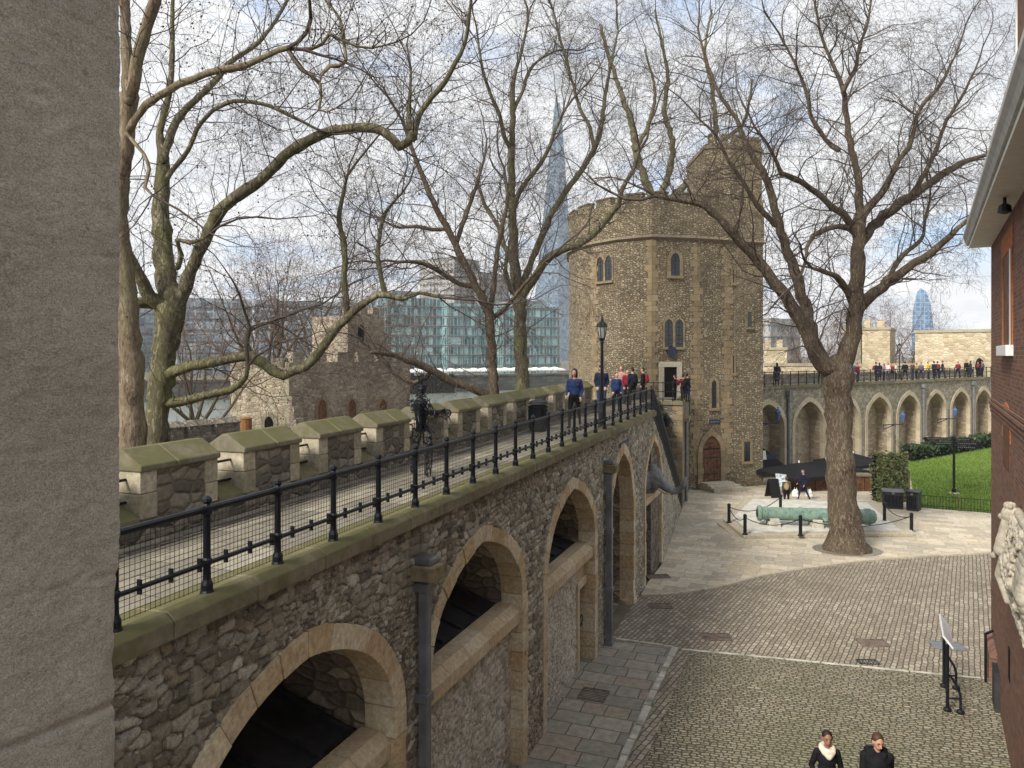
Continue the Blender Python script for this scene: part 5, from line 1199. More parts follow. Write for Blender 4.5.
limbs = [
 ([(132, 540, 27), (133, 460, 25), (131, 400, 24), (129, 340, 23), (125, 290, 22), (120, 250, 21), (117, 215, 20), (120, 176, 19), (125, 132, 18), (130, 95, 18)], .3, 99),
 ([(129, 100, 13), (127, 60, 12), (126, 30, 11), (123, -20, 10)], .3, .6),
 ([(131, 95, 14), (137, 62, 13), (143, 38, 13), (152, 12, 13), (160, -15, 12)], -.3, .6),
 ([(131, 128, 10), (140, 112, 10), (152, 101, 9.5), (167, 91, 9), (180, 84, 8.5), (194, 79, 8), (207, 74, 8), (220, 70, 7.5), (233, 68, 7.5), (246, 66, 7), (258, 60, 7), (270, 54, 6.5), (279, 50, 6.5), (288, 48, 6)], -1.2, .45),
 ([(287, 48, 5), (300, 49, 4.5), (312, 48, 4.5), (322, 44, 4), (329, 34, 4), (342, 40, 3.5), (356, 46, 3), (372, 48, 2.5), (396, 42, 2)], -.6, .3),
 ([(288, 49, 5), (294, 60, 5), (302, 70, 5), (311, 75, 5), (320, 84, 5), (321, 76, 4), (330, 66, 4.5), (339, 66, 4.5), (346, 62, 4), (344, 45, 4), (341, 22, 3.5), (330, 6, 3), (318, -8, 2)], .5, .35),
 ([(320, 84, 4), (321, 97, 3), (319, 110, 3), (327, 112, 2.5), (336, 108, 2)], 0, .3),
 ([(126, 133, 4), (136, 145, 4), (144, 155, 4), (149, 170, 4), (145, 188, 4), (152, 195, 3)], -.6, .5),
]
for pix, dY, ev in limbs:
    lp = t.limb(pix, Y, dY, .03)
    if ev < 50: t.clothe(lp, ev*.48, (.7, 2.0), .12, 3, 0, (.0, -.06, -.18, -.22), (2.6, 3.0, 3.7), .15, .013)
t.finish(rt, 'fibre')
# --- the pair in front of the glass offices
Y = 37.0; t = Tree(31, .0048); rt = troot(523, 400, Y, 'straight grey plane tree directly left of the big tower, a limb crossing its wall')
limbs = [
 ([(524, 430, 15), (523, 394, 14), (521, 350, 12.5), (520, 301, 12), (517, 280, 11), (514, 257, 9.5), (513, 225, 8.5), (512, 190, 8), (511, 150, 7), (512, 130, 6), (513, 111, 5.5), (512, 92, 5), (515, 74, 4), (522, 50, 3), (528, 20, 2.5)], 0, .8),
 ([(520, 300, 9), (532, 282, 8), (547, 260, 8), (562, 250, 7.5), (578, 245, 7), (594, 234, 6.5), (608, 218, 6), (618, 205, 5.5), (622, 190, 5), (632, 172, 4), (640, 150, 3)], -4, .6),
 ([(520, 290, 7), (528, 270, 6.5), (540, 240, 6.5), (553, 212, 6), (567, 190, 6), (581, 170, 5.5), (594, 149, 5.5), (600, 130, 5), (603, 112, 4.5), (606, 90, 3.5), (612, 60, 2.5), (618, 30, 2)], 2, .55),
 ([(594, 150, 4), (590, 128, 4), (580, 108, 3.5), (573, 85, 3), (567, 62, 3), (560, 38, 2.5), (553, 10, 2)], 1, .55),
 ([(512, 150, 5), (505, 138, 4.5), (500, 115, 4), (492, 98, 3.5), (483, 72, 3), (478, 40, 2)], -2, .55),
 ([(513, 210, 6), (523, 186, 5), (536, 170, 4.5), (548, 150, 4), (556, 128, 3.5), (566, 108, 2.5)], -1, .55),
 ([(513, 112, 4), (522, 92, 3.5), (530, 70, 3), (545, 56, 2.5), (560, 50, 2)], 1, .6),
 ([(515, 262, 6), (504, 245, 5), (498, 225, 4.5), (486, 208, 4), (478, 185, 3)], 1.5, .55),
 ([(521, 298, 7), (512, 290, 6), (505, 272, 5), (507, 255, 4)], -1, .6),
]
for pix, dY, ev in limbs: t.clothe(t.limb(pix, Y, dY, .06), ev*.62, (1.6, 3.5), .15, 3, 0, (.06, .0, -.08, -.14), (1.9, 2.5, 3.6), .25, .028)
t.finish(rt)
Y = 33.0; t = Tree(32, .005); rt = troot(494, 400, Y, 'slender dark plane tree with a low mossy branch lying left over the battlements')
limbs = [
 ([(496, 440, 11), (494, 398, 10), (492, 355, 9), (489, 315, 9), (483, 300, 8), (476, 286, 8), (467, 268, 7), (455, 245, 7), (446, 226, 6.5), (436, 208, 6), (424, 180, 5), (411, 145, 4), (402, 120, 3)], -1.5, .5),
 ([(489, 316, 7), (493, 290, 6), (496, 262, 5.5), (500, 235, 5), (507, 205, 4), (506, 180, 3)], 1.5, .5),
 ([(490, 398, 9), (470, 388, 9), (450, 381, 8.5), (432, 370, 8), (414, 363, 7.5), (400, 357, 7), (388, 354, 6), (372, 352, 4)], -3, .6),
 ([(432, 370, 5), (425, 378, 5), (414, 383, 4.5), (402, 379, 4), (392, 372, 3)], -.5, .6),
 ([(476, 287, 6), (460, 284, 5), (446, 276, 5), (430, 266, 4.5), (416, 262, 4), (400, 262, 3)], -1.5, .5),
 ([(456, 246, 5), (462, 225, 4.5), (470, 205, 4), (478, 180, 3.5), (484, 160, 2.5)], 1, .5),
 ([(489, 320, 6), (505, 308, 4.5), (520, 290, 4), (534, 274, 3), (545, 262, 2.5)], -1, .5),
 ([(447, 228, 4), (432, 230, 4), (416, 226, 3.5), (400, 228, 3), (385, 222, 2)], 1, .5),
]
for pix, dY, ev in limbs: t.clothe(t.limb(pix, Y, dY, .05), ev*.58, (1.4, 3.4), .15, 3, 0, (.05, .0, -.08, -.14), (1.9, 2.5, 3.6), .2, .026)
t.finish(rt, 'trunk')
# --- limbs of a tree beyond the tower whose crown fills the sky between
Y = 62.0; t = Tree(33, .0075); rt = troot(640, 330, Y, 'tall bare plane tree standing behind the big tower, only its crown showing')
limbs = [
 ([(668, 380, 18), (667, 330, 16), (664, 280, 14), (660, 240, 12), (656, 200, 10)], 0, 99),
 ([(657, 205, 9), (645, 180, 8), (636, 150, 7), (630, 120, 6), (622, 95, 5), (610, 60, 4), (600, 25, 3)], 3, 1.0),
 ([(657, 205, 8), (670, 170, 7), (672, 140, 6), (664, 110, 5), (668, 80, 4), (662, 45, 3), (655, 10, 2)], -3, 1.0),
 ([(658, 210, 8), (685, 185, 7), (705, 160, 6), (716, 130, 5), (712, 90, 4), (705, 50, 3), (712, 10, 2)], 3, 1.0),
 ([(636, 150, 5), (650, 120, 4), (655, 90, 3), (645, 50, 2)], 0, 1.0), ([(705, 160, 5), (725, 140, 4), (745, 120, 3), (752, 80, 2)], 0, 1.0),
]
for pix, dY, ev in limbs:
    lp = t.limb(pix, Y, dY, .1)
    if ev < 50: t.clothe(lp, ev*.95, (2.4, 4.8), .15, 3, 0, (.08, .02, -.04, -.08), (1.3, 1.6, 2.1), .3, .04)
t.finish(rt)
# --- generic bare trees farther off
def bare_tree(seed, h, label, loc, spread=.55, mat='redtwig', twig=.012, dens=(1.3, 1.5, 1.9), nl=7, group=None):
    t = Tree(seed, twig); r = t.r; rt = thing('bare_tree', (0, 0, 0), label, 'tree', group)
    hh = h*.32; pts = [V((r.uniform(-.06, .06), r.uniform(-.06, .06), hh*i/5)) for i in range(6)]; rad = [h*.022*(1.25-.45*i/5) for i in range(6)]
    t.add([tuple(p) for p in pts], rad, True)
    for k in range(nl):
        a = 2*math.pi*(k+r.random()*.6)/nl; el = r.uniform(.5, 1.2); d = V((math.cos(a)*spread, math.sin(a)*spread, el)).normalized(); p = pts[-1]-V((0, 0, hh*.3*r.random())); lp, lr = [p.copy()], [rad[-1]*.6]
        L_ = h*r.uniform(.42, .62)
        for i in range(8):
            d = (d+V((r.uniform(-.22, .22), r.uniform(-.22, .22), r.uniform(-.1, .2)))).normalized(); p = p+d*L_/8; lp.append(p.copy()); lr.append(rad[-1]*.6*(1-.8*(i+1)/8))
        t.add([tuple(q) for q in lp], lr, True); t.clothe((lp, lr), h*.055, (h*.12, h*.26), .2, 3, 0, (.10, .03, -.02, -.05), dens, .3, .06)
    t.finish(rt, 'trunk', mat); rt.location = loc; return rt
LEFT = [(262, 62, 17, 'reddish bare tree straight behind the pale end of the gate tower'), (196, 44, 12, 'small bare tree by the river seen between the left trunks'), (318, 70, 18, 'broad reddish bare tree rising behind the brown wall of the gate tower'), (385, 84, 15, 'bare tree behind the turret of the gate tower')]
b0 = b1 = None
for i, (px, Y, h, lab) in enumerate(LEFT):
    loc = (P(px, HZ, Y).x, Y, -.4)
    if i < 2:
        o = bare_tree(50+i, h, lab, loc, group='bare trees beyond the battlements', twig=.010 if i == 0 else .008); b0, b1 = (o, b1) if i == 0 else (b0, o)
    else:
        o = dup(b0 if i == 2 else b1, loc, rz=2.1*i, label=lab, sc=h/LEFT[i-2][2])
RIGHT = [(905, 118, 15, 'bushy reddish bare tree just left of the cream rampart'), (880, 124, 17, 'bare tree behind the short cream tower'), (932, 126, 13, 'small bare tree rising over the left end of the cream rampart'), (812, 130, 15, 'bare tree showing between the forked limbs of the big plane tree'), (835, 140, 16, 'bare tree behind the big plane tree fork'), (783, 150, 12, 'small bare tree beside the pinkish office block'), (957, 150, 10, 'low bare tree behind the cream rampart doorway')]
for i, (px, Y, h, lab) in enumerate(RIGHT):
    o = dup(b0, (P(px, HZ, Y).x, Y, -1.0), rz=1.3*i+.4, label=lab, sc=h/17); o['group'] = 'bare trees beyond the far arcade'
BANK = [(575, 262, 9), (410, 244, 8), (200, 215, 10), (225, 222, 9), (300, 232, 10), (335, 236, 9), (520, 262, 8)]
for i, (px, Y, h) in enumerate(BANK):
    o = dup(b1, (P(px, HZ, Y+14).x, Y+14, .7), rz=.9*i, sc=h/12, label='small bare tree on the far river bank, ' + ['beside the edge of the big tower', 'right of the gate turret', 'left of the pale tower wall', 'above the pale tower wall', 'over the middle of the gate tower', 'left of the gate turret', 'between the two straight trunks'][i]); o['group'] = 'bare trees on the far bank'

# ================================================================== LAWN, HEDGES, IVY
def leafblob(name, mat, parent, sampler, n, size, seed):
    r = np.random.default_rng(seed); c = np.array([sampler(r) for _ in range(n)]); nrm = r.normal(size=(n, 3)); nrm /= np.linalg.norm(nrm, axis=1, keepdims=True)
    ref = r.normal(size=(n, 3)); a = np.cross(nrm, ref); a /= np.linalg.norm(a, axis=1, keepdims=True); b = np.cross(nrm, a); s_ = size*r.uniform(.6, 1.3, (n, 1))
    v = np.stack([c-a*s_, c-b*s_*.55, c+a*s_, c+b*s_*.55], 1).reshape(-1, 3); me = bpy.data.meshes.new(name); me.from_pydata(v.tolist(), [], [(4*i, 4*i+1, 4*i+2, 4*i+3) for i in range(n)])
    me.materials.append(mat); me.update(); return link(name, me, parent)
lf0, lf1 = GG(916, 508), GG(996, 514.5); lf2 = lf1+(lf1-lf0)*1.3
hb0, hb1 = FA(FA.hit(907, HZ, 2.2)[0], 2.2, 0), FA(44, 2.2, 0)
bm = bmesh.new(); N = 24; rows = []
for j in range(N+1):
    row = []
    for i in range(N+1):
        a = lf0.lerp(lf2, i/N); b = hb0.lerp(hb1, i/N); p = a.lerp(b, j/N); row.append(bm.verts.new((p.x, p.y, gz(p.y)+.06+.12*math.sin(math.pi*j/N))))
    rows.append(row)
for j in range(N):
    for i in range(N): bm.faces.new((rows[j][i], rows[j][i+1], rows[j+1][i+1], rows[j+1][i]))
me = bpy.data.meshes.new('lawn'); bm.to_mesh(me); bm.free(); me.materials.append(M['lawn']); me.update(); uv_mesh(me); tag(link('lawn', me), kind='structure')
rr = np.random.default_rng(5); n = 26000; uu, vv = rr.random(n), rr.random(n)**1.15; A0, A1, B0, B1 = (np.array(q) for q in (lf0, lf2, hb0, hb1))
c = (A0+(A1-A0)*uu[:, None])*(1-vv[:, None])+(B0+(B1-B0)*uu[:, None])*vv[:, None]; c[:, 2] = np.interp(c[:, 1], [24, 40, 58], [0, -.55, -1.0])+.05+.12*np.sin(np.pi*vv)
an = rr.random(n)*6.28; d = np.stack([np.cos(an), np.sin(an), 0*an], 1)*.03; tip = rr.normal(size=(n, 3))*.04; tip[:, 2] = rr.uniform(.07, .15, n)
v = np.stack([c-d, c+d, c+tip], 1).reshape(-1, 3); me = bpy.data.meshes.new('grass'); me.from_pydata(v.tolist(), [], [(3*i, 3*i+1, 3*i+2) for i in range(n)]); me.materials.append(M['grass']); me.update(); tag(link('grass', me), kind='stuff', label='short green grass of the lawn', cat='grass')
hd = thing('clipped_hedge', hb0.lerp(hb1, .4), 'long low dark green hedge at the foot of the far arcade behind the lawn', 'hedge')
def hs(r):
    t_ = r.random(); p = hb0.lerp(hb1, t_); h = 1.15+.15*math.sin(t_*40)+.1*math.sin(t_*97); q = r.random(3)
    o = (q[0]-.5)*1.3; z = h*(1-.5*q[1]**2) if q[2] < .6 else h*q[1]
    return (p.x+FA.n.x*o, p.y+FA.n.y*o, gz(p.y)+z)
leafblob('foliage', M['hedge'], hd, hs, 9000, .15, 3)
mb = MB(); HF = frame2(hb0[:2], hb1[:2]); mb.fbox(HF, 0, (hb1-hb0).length, -.45, .45, -1.1, -.2); mb.build('stems', M['dark'], hd)
iv = thing('ivy_screen', GG(893, 503), 'tall block of mixed green and brown ivy behind the two black boxes', 'hedge')
IV = frame2(GG(877, 503)[:2], GG(908, 503)[:2]); il = (GG(908, 503)-GG(877, 503)).length; zi = gz(IV.o.y)
def is_(r):
    q = r.random(3); f_ = r.random()
    a = q[0]*il; z = q[1]*2.75+.1*math.sin(a*9); o = -.9*q[2] if f_ < .35 else .12*(q[2]-.5)
    return tuple(IV(a, o, zi+z))
leafblob('foliage', M['ivybrown'], iv, is_, 5200, .085, 8)
mb = MB(); mb.fbox(IV, .1, il-.1, -.8, -.1, zi, zi+2.55); mb.build('frame', M['dark'], iv)
mb = MB(); mb.fbox(IV, il+.02, il+.14, -.3, -.05, zi, zi+1.8); mb.build('post', M['wood'], iv)
lfn = thing('low_iron_fence', lf0, 'low iron hoop fence along the front edge of the lawn', 'fence')
LFF = frame2(lf0[:2], lf2[:2]); ll = (lf2-lf0).length; zf = lambda q: gz(LFF(q, 0, 0).y)+.05
for z in (.15, .66):
    mb = MB(); mb.tube([LFF(0, .1, zf(0)+z), LFF(ll, .1, zf(ll)+z)], .015, 5); mb.build('rail', M['iron'], lfn)
mb = MB()
for q in np.arange(0, ll, .14): mb.tube([LFF(q, .1, zf(q)), LFF(q, .1, zf(q)+.72)], .011, 4)
mb.build('bars', M['iron'], lfn)
for q in np.arange(0, ll, 2.0):
    mb = MB(); mb.tube([LFF(q, .1, zf(q)), LFF(q, .1, zf(q)+.8)], .024, 5); mb.build('post', M['grate'], lfn)

# ================================================================== PEOPLE AND SOFT SHAPES
DG = None
def cap_mesh(bm, a, b, ra, rb, n=10):
    a, b = V(a), V(b); d = b-a; L_ = d.length; d = d.normalized() if L_ > 1e-6 else V((0, 0, 1))
    e = d.orthogonal().normalized(); f = d.cross(e); rings = []
    prof = [(-ra*math.cos(t), ra*math.sin(t)) for t in np.linspace(0, math.pi/2, 5)]+[(L_+rb*math.sin(t), rb*math.cos(t)) for t in np.linspace(0, math.pi/2, 5)]
    for x, r in prof:
        r = max(r, 1e-4); rings.append([bm.verts.new(a+d*x+(e*math.cos(2*math.pi*j/n)+f*math.sin(2*math.pi*j/n))*r) for j in range(n)])
    for i in range(len(rings)-1):
        for j in range(n): bm.faces.new((rings[i][j], rings[i][(j+1) % n], rings[i+1][(j+1) % n], rings[i+1][j]))
    bm.faces.new(rings[0][::-1]); bm.faces.new(rings[-1])
def ell_mesh(bm, c, r, rot=None):
    m = Matrix.Translation(V(c)) @ (rot.to_matrix().to_4x4() if rot else Matrix.Identity(4)) @ Matrix.Diagonal((*r, 1))
    bmesh.ops.create_uvsphere(bm, u_segments=14, v_segments=9, radius=1, matrix=m)
def blob(name, prims, mats, voxel, smooth=2, noise=0.0, parent=None, factor=.5):
    """one continuous skin grown over tapered limbs and ellipsoids, each face taking the material of the nearest of them"""
    bm = bmesh.new()
    for p in prims:
        if p[0] == 'c': cap_mesh(bm, *p[1:5])
        else: ell_mesh(bm, p[1], p[2], p[4] if len(p) > 4 else None)
    bmesh.ops.recalc_face_normals(bm, faces=bm.faces)
    me = bpy.data.meshes.new(name+'_cage'); bm.to_mesh(me); bm.free(); o = bpy.data.objects.new(name+'_cage', me); COL.objects.link(o)
    r = o.modifiers.new('r', 'REMESH'); r.mode = 'VOXEL'; r.voxel_size = voxel; r.adaptivity = 0
    if smooth: s = o.modifiers.new('s', 'SMOOTH'); s.iterations = smooth; s.factor = factor
    dg = bpy.context.evaluated_depsgraph_get(); dg.update(); out_ = bpy.data.meshes.new_from_object(o.evaluated_get(dg)); out_.name = name
    bpy.data.objects.remove(o); bpy.data.meshes.remove(me)
    out_.materials.clear()
    for m_ in mats: out_.materials.append(m_)
    k = len(out_.polygons); cc = np.empty(k*3, np.float32); out_.polygons.foreach_get('center', cc); cc = cc.reshape(-1, 3); best = np.full(k, 9.); mi = np.zeros(k, np.int32)
    for p in prims:
        if p[0] == 'c':
            a, b = np.array(p[1], float), np.array(p[2], float); ab = b-a; t = np.clip(((cc-a)@ab)/max(ab@ab, 1e-9), 0, 1); d = np.linalg.norm(cc-(a+t[:, None]*ab), axis=1)-(p[3]+(p[4]-p[3])*t); m_ = p[5]
        else:
            q = cc-np.array(p[1]); 
            if len(p) > 4 and p[4]: q = q@np.array(p[4].to_matrix())
            rr_ = np.array(p[2]); d = (np.linalg.norm(q/rr_, axis=1)-1)*rr_.min(); m_ = p[3]
        n_ = d < best; best = np.where(n_, d, best); mi = np.where(n_, m_, mi)
    out_.polygons.foreach_set('material_index', mi.astype(np.int32)); out_.polygons.foreach_set('use_smooth', [True]*k)
    if noise:
        vv_ = np.empty(len(out_.vertices)*3, np.float32); out_.vertices.foreach_get('co', vv_); vv_ = vv_.reshape(-1, 3); nn = np.empty_like(vv_).ravel(); out_.vertices.foreach_get('normal', nn); nn = nn.reshape(-1, 3)
        h = (vnoise(vv_[:, 0]+vv_[:, 1], vv_[:, 2], 7, 5)-.5)+.5*(vnoise(vv_[:, 0]-vv_[:, 1], vv_[:, 2], 17, 6)-.5); vv_ += nn*h[:, None]*noise; out_.vertices.foreach_set('co', vv_.ravel())
    out_.update(); return link(name, out_, parent)
def cloth(name, c): return plain('cloth_'+name, c, .85, .15, var=.15, scale=9)
CL = {k: cloth(k, v) for k, v in dict(black=(.010, .010, .012), navy=(.012, .017, .04), blue=(.02, .042, .115), red=(.19, .02, .026), teal=(.03, .12, .2), grey=(.11, .11, .115), white=(.6, .58, .55), yellow=(.55, .42, .03), pink=(.34, .2, .19), brown=(.10, .055, .03), olive=(.07, .065, .035), denim=(.03, .045, .09), cream=(.62, .56, .46), tan=(.28, .2, .12), shoe=(.015, .013, .012)).items()}
SK = plain('skin', (.46, .25, .17), .55, .3, var=.06); SKD = plain('tanned_skin', (.26, .13, .08), .55, .3, var=.06)
HR = {k: plain(k+'_hair', v, .6, .3, var=.2, scale=30) for k, v in dict(dark=(.018, .012, .009), brown=(.055, .03, .016), fair=(.2, .13, .06)).items()}
EYE = plain('eye_dark', (.02, .014, .012), .3, .5)
def body_prims(pose, bulk=1.0, detail=False, head_tilt=0.0, turn=0.0):
    """0 skin, 1 top, 2 trousers, 3 shoes, 4 eyes, 5 lips; faces +y"""
    step = dict(walk=.26, stand=.0, sit=0).get(pose, 0); b = bulk; pr = []
    for s in (-1, 1):
        f = step*s; hip = (.095*s, 0, .90); kn = (.10*s, f*.6+.03, .49); an = (.10*s, f-(.05 if f < 0 else 0), .10+(.05 if f < 0 else 0))
        pr += [('c', hip, kn, .088*b, .06, 2), ('c', kn, an, .058, .042, 2), ('c', (an[0], an[1]-.04, an[2]-.045), (an[0]+.02*s, an[1]+.14, an[2]-.055), .042, .036, 3)]
    pr += [('e', (0, 0, .95), (.155*b, .115*b, .13), 2), ('e', (0, .0, 1.10), (.15*b, .115*b, .22), 1), ('e', (0, 0, 1.29), (.16*b, .12*b, .17), 1), ('c', (-.115, -.005, 1.395), (.115, -.005, 1.395), .062*b, .062*b, 1), ('c', (0, -.005, 1.42), (0, .015, 1.53), .055, .05, 0)]
    arms = {'walk': [((.215, -.10, 1.14), (.215, .06, .92)), ((.215, .05, 1.14), (.20, .22, .97))], 'stand': [((.22, -.04, 1.13), (.21, .05, .88))]*2, 'pockets': [((.235, -.06, 1.14), (.175, .06, .96))]*2, 'hold': [((.25, .02, 1.13), (.12, .24, 1.12))]*2, 'raise': [((.26, .08, 1.17), (.10, .24, 1.42)), ((.26, -.03, 1.13), (.23, .08, .9))]}[pose]
    for s, (el, wr) in zip((-1, 1), arms):
        sh = (.158*s*b, 0, 1.40); el = (el[0]*s, el[1], el[2]); wr = (wr[0]*s, wr[1], wr[2])
        pr += [('c', sh, el,   .058*b, .048*b, 1), ('c', el, wr, .046*b, .036, 1)]
        d = (V(wr)-V(el)).normalized(); side = V((-s*.6, .5, 0)).normalized(); side = (side-d*side.dot(d)).normalized(); nr = d.cross(side); h0 = V(wr)+d*.03; h1 = V(wr)+d*.095
        pr += [('c', tuple(h0), tuple(h1), .030, .034, 0)]
        for i, (o, l) in enumerate(((-.027, .055), (-.009, .068), (.009, .064), (.026, .048))):
            a = h1+side*o; k_ = a+d*l*.6-nr*.004*s; e = k_+(d-side*.0+V((-s*.35, .15, 0))).normalized()*l*.5; pr += [('c', tuple(a), tuple(k_), .0105, .0095, 0), ('c', tuple(k_), tuple(e), .0095, .008, 0)]
        tb = h0+side*.025; te = tb+(d*.6+side*.75).normalized()*.05; pr += [('c', tuple(tb), tuple(te), .013, .010, 0), ('c', tuple(te), tuple(te+d*.028), .010, .008, 0)]
    M_ = Matrix.Translation((0, .02, 1.54)) @ Matrix.Rotation(turn, 4, 'Z') @ Matrix.Rotation(-head_tilt, 4, 'X')
    q = lambda x, y, z: tuple(M_ @ V((x, y, z))); rot = M_.to_euler()
    pr += [('e', q(0, .005, .105), (.076, .092, .108), 0, rot), ('e', q(0, .03, .05), (.056, .062, .062), 0, rot), ('e', q(0, .045, .012), (.03, .03, .022), 0, rot), ('c', q(0, .088, .095), q(0, .112, .062), .010, .014, 0), ('e', q(-.078, 0, .09), (.012, .02, .03), 0, rot), ('e', q(.078, 0, .09), (.012, .02, .03), 0, rot)]
    if detail: pr += [('e', q(-.031, .083, .1), (.013, .009, .007), 4, rot), ('e', q(.031, .083, .1), (.013, .009, .007), 4, rot), ('e', q(0, .088, .028), (.022, .009, .007), 5, rot), ('c', q(-.045, .086, .118), q(-.015, .092, .122), .006, .006, 6), ('c', q(.045, .086, .118), q(.015, .092, .122), .006, .006, 6)]
    return pr, M_
def hair_blob(root, M_, mat, style, vox):
    q = lambda x, y, z: tuple(M_ @ V((x, y, z))); rot = M_.to_euler()
    pr = [('e', q(0, -.012, .138), (.084, .094, .088), 0, rot), ('e', q(0, -.045, .09), (.078, .066, .085), 0, rot)]
    if style == 'long': pr += [('c', q(-.06, -.04, .09), q(-.06, -.045, -.06), .036, .028, 0), ('c', q(.06, -.04, .09), q(.06, -.045, -.06), .036, .028, 0), ('c', q(0, -.07, .09), q(0, -.07, -.09), .05, .04, 0)]
    if style == 'bun': pr += [('e', q(0, -.11, .15), (.04, .04, .04), 0)]
    if style == 'hat': pr += [('e', q(0, -.005, .15), (.092, .105, .085), 0, rot), ('e', q(0, 0, .125), (.096, .108, .03), 0, rot)]
    if style == 'hood': pr += [('e', q(0, -.025, .11), (.10, .105, .128), 0, rot), ('e', q(0, -.05, .0), (.10, .085, .07), 0, rot)]
    return blob('hood' if style == 'hood' else ('hat' if style == 'hat' else 'hair'), pr, [mat], vox, 2, parent=root)
def make_person(pose, bulk, style, pack=None, detail=False, skirt=None, tilt=0, turn=0, vox=.026):
    rt = thing('person', (0, 0, 0), '', 'person'); pr, M_ = body_prims(pose, bulk, detail, tilt, turn)
    if skirt: pr += [('c', (0, 0, 1.0), (0, .0, skirt), .16*bulk, .20*bulk, 1)]
    b = blob('body', pr, [SK, CL['black'], CL['denim'], CL['shoe'], EYE, plain('lips', (.3, .1, .09), .5, .3), HR['brown']], vox, 2, parent=rt)
    hair_blob(rt, M_, HR['brown'], style, .012 if detail else .03)
    if pack: blob('backpack', [('e', (0, -.19, 1.22), (.15, .09, .22), 0), ('e', (0, -.26, 1.13), (.11, .06, .11), 0), ('c', (-.12, -.1, 1.4), (-.11, .08, 1.40), .018, .018, 0), ('c', (.12, -.1, 1.4), (.11, .08, 1.40), .018, .018, 0), ('c', (-.11, .09, 1.39), (-.135, .1, 1.26), .016, .014, 0), ('c', (.11, .09, 1.39), (.135, .1, 1.26), .016, .014, 0)], [CL['red']], .02, 2, parent=rt)
    return rt, M_
def recolour(o, cols, hair=None, pack=None):
    for c in o.children:
        for i, sl in enumerate(c.material_slots):
            sl.link = 'OBJECT'
            src = c.data.materials[i]; nm = c.name.split('.')[0]
            if nm == 'body': sl.material = {1: CL[cols[0]], 2: CL[cols[1]]}.get(i, src)
            elif nm in ('hair', 'hat', 'hood'): sl.material = hair or src
            elif nm == 'backpack' and pack: sl.material = CL[pack]
            else: sl.material = src
PROTO = {}
for key, a in dict(walk=('walk', 1.1, 'short'), stand=('stand', 1.1, 'short'), pockets=('pockets', 1.15, 'hat'), hold=('hold', 1.05, 'long'), raised=('raise', 1.1, 'short'), pack=('stand', 1.1, 'short', True), walkpack=('walk', 1.1, 'hood', True), coat=('pockets', 1.1, 'long', None, False, .62)).items():
    PROTO[key] = make_person(*a)[0]; PROTO[key].location = (0, -500, -50)
USED = set()
def person(key, loc, face, h, cols, label, hair='brown', pack=None, group=None):
    """face: heading in degrees, 0 looks along +Y, positive turns left"""
    o = PROTO[key]
    if key in USED: o = dup(o)
    USED.add(key)
    o.location = loc; o.rotation_euler = (0, 0, R(face)); o.scale = (h/1.76,)*3; o['label'] = label
    if group: o['group'] = group
    recolour(o, cols, HR.get(hair) or CL.get(hair), pack); return o
# on the near walkway
def WK(px, off):                               # a point on the walkway straight below a column
    s, _ = W.hit(px, HZ, off); return W(s, off, zb(s)+.035)
GW = 'visitors on the near walkway'
person('walkpack', WK(574.5, -1.3), 163, 1.70, ('blue', 'black'), 'person in a bright blue hooded coat walking along the wall top, ahead of the others', 'navy', 'red', GW)
person('pockets', WK(601.5, -1.75), 170, 1.72, ('navy', 'denim'), 'person in a navy coat standing by the black lamp post on the wall', 'black', None, GW)
kidp = [('pack', 616.5, -1.5, 190, 1.42, ('blue', 'navy'), 'child in a blue jacket by the railing, between the lamp post and the school group', 'brown', 'navy'),
 ('hold', 621.5, -2.1, 150, 1.58, ('pink', 'denim'), 'fair haired person in a pale pink top at the back of the school group', 'fair', None),
 ('stand', 627, -1.8, 200, 1.46, ('red', 'black'), 'child in a red jacket half hidden in the middle of the school group', 'dark', None),
 ('pack', 632.5, -1.5, 20, 1.55, ('navy', 'black'), 'child in a dark navy jacket with a dark rucksack by the railing', 'dark', 'black'),
 ('pack', 643, -1.4, 70, 1.5, ('black', 'black'), 'child with a bright red rucksack turned sideways near the end of the railing', 'dark', 'red')]
for key, px, off, fc, h, cols, lab, hr, pk in kidp: person(key, WK(px, off), fc, h, cols, lab, hr, pk, GW)
zl = 5.03
for key, px, Yy, fc, h, cols, lab, hr, pk in (('pack', 675, 42.6, 60, 1.48, ('black', 'black'), 'person in black with a red bag on the landing before the tower doorway', 'dark', 'red'), ('raised', 683, 42.0, -30, 1.52, ('red', 'black'), 'person in a red top leaning at the landing rail', 'dark', None), ('pack', 687.5, 41.6, -60, 1.58, ('black', 'navy'), 'person in black at the right corner of the landing rail', 'dark', 'black')):
    p = P(px, HZ, Yy); person(key, (p.x, p.y, zl), fc, h, cols, lab, hr, pk, GW)
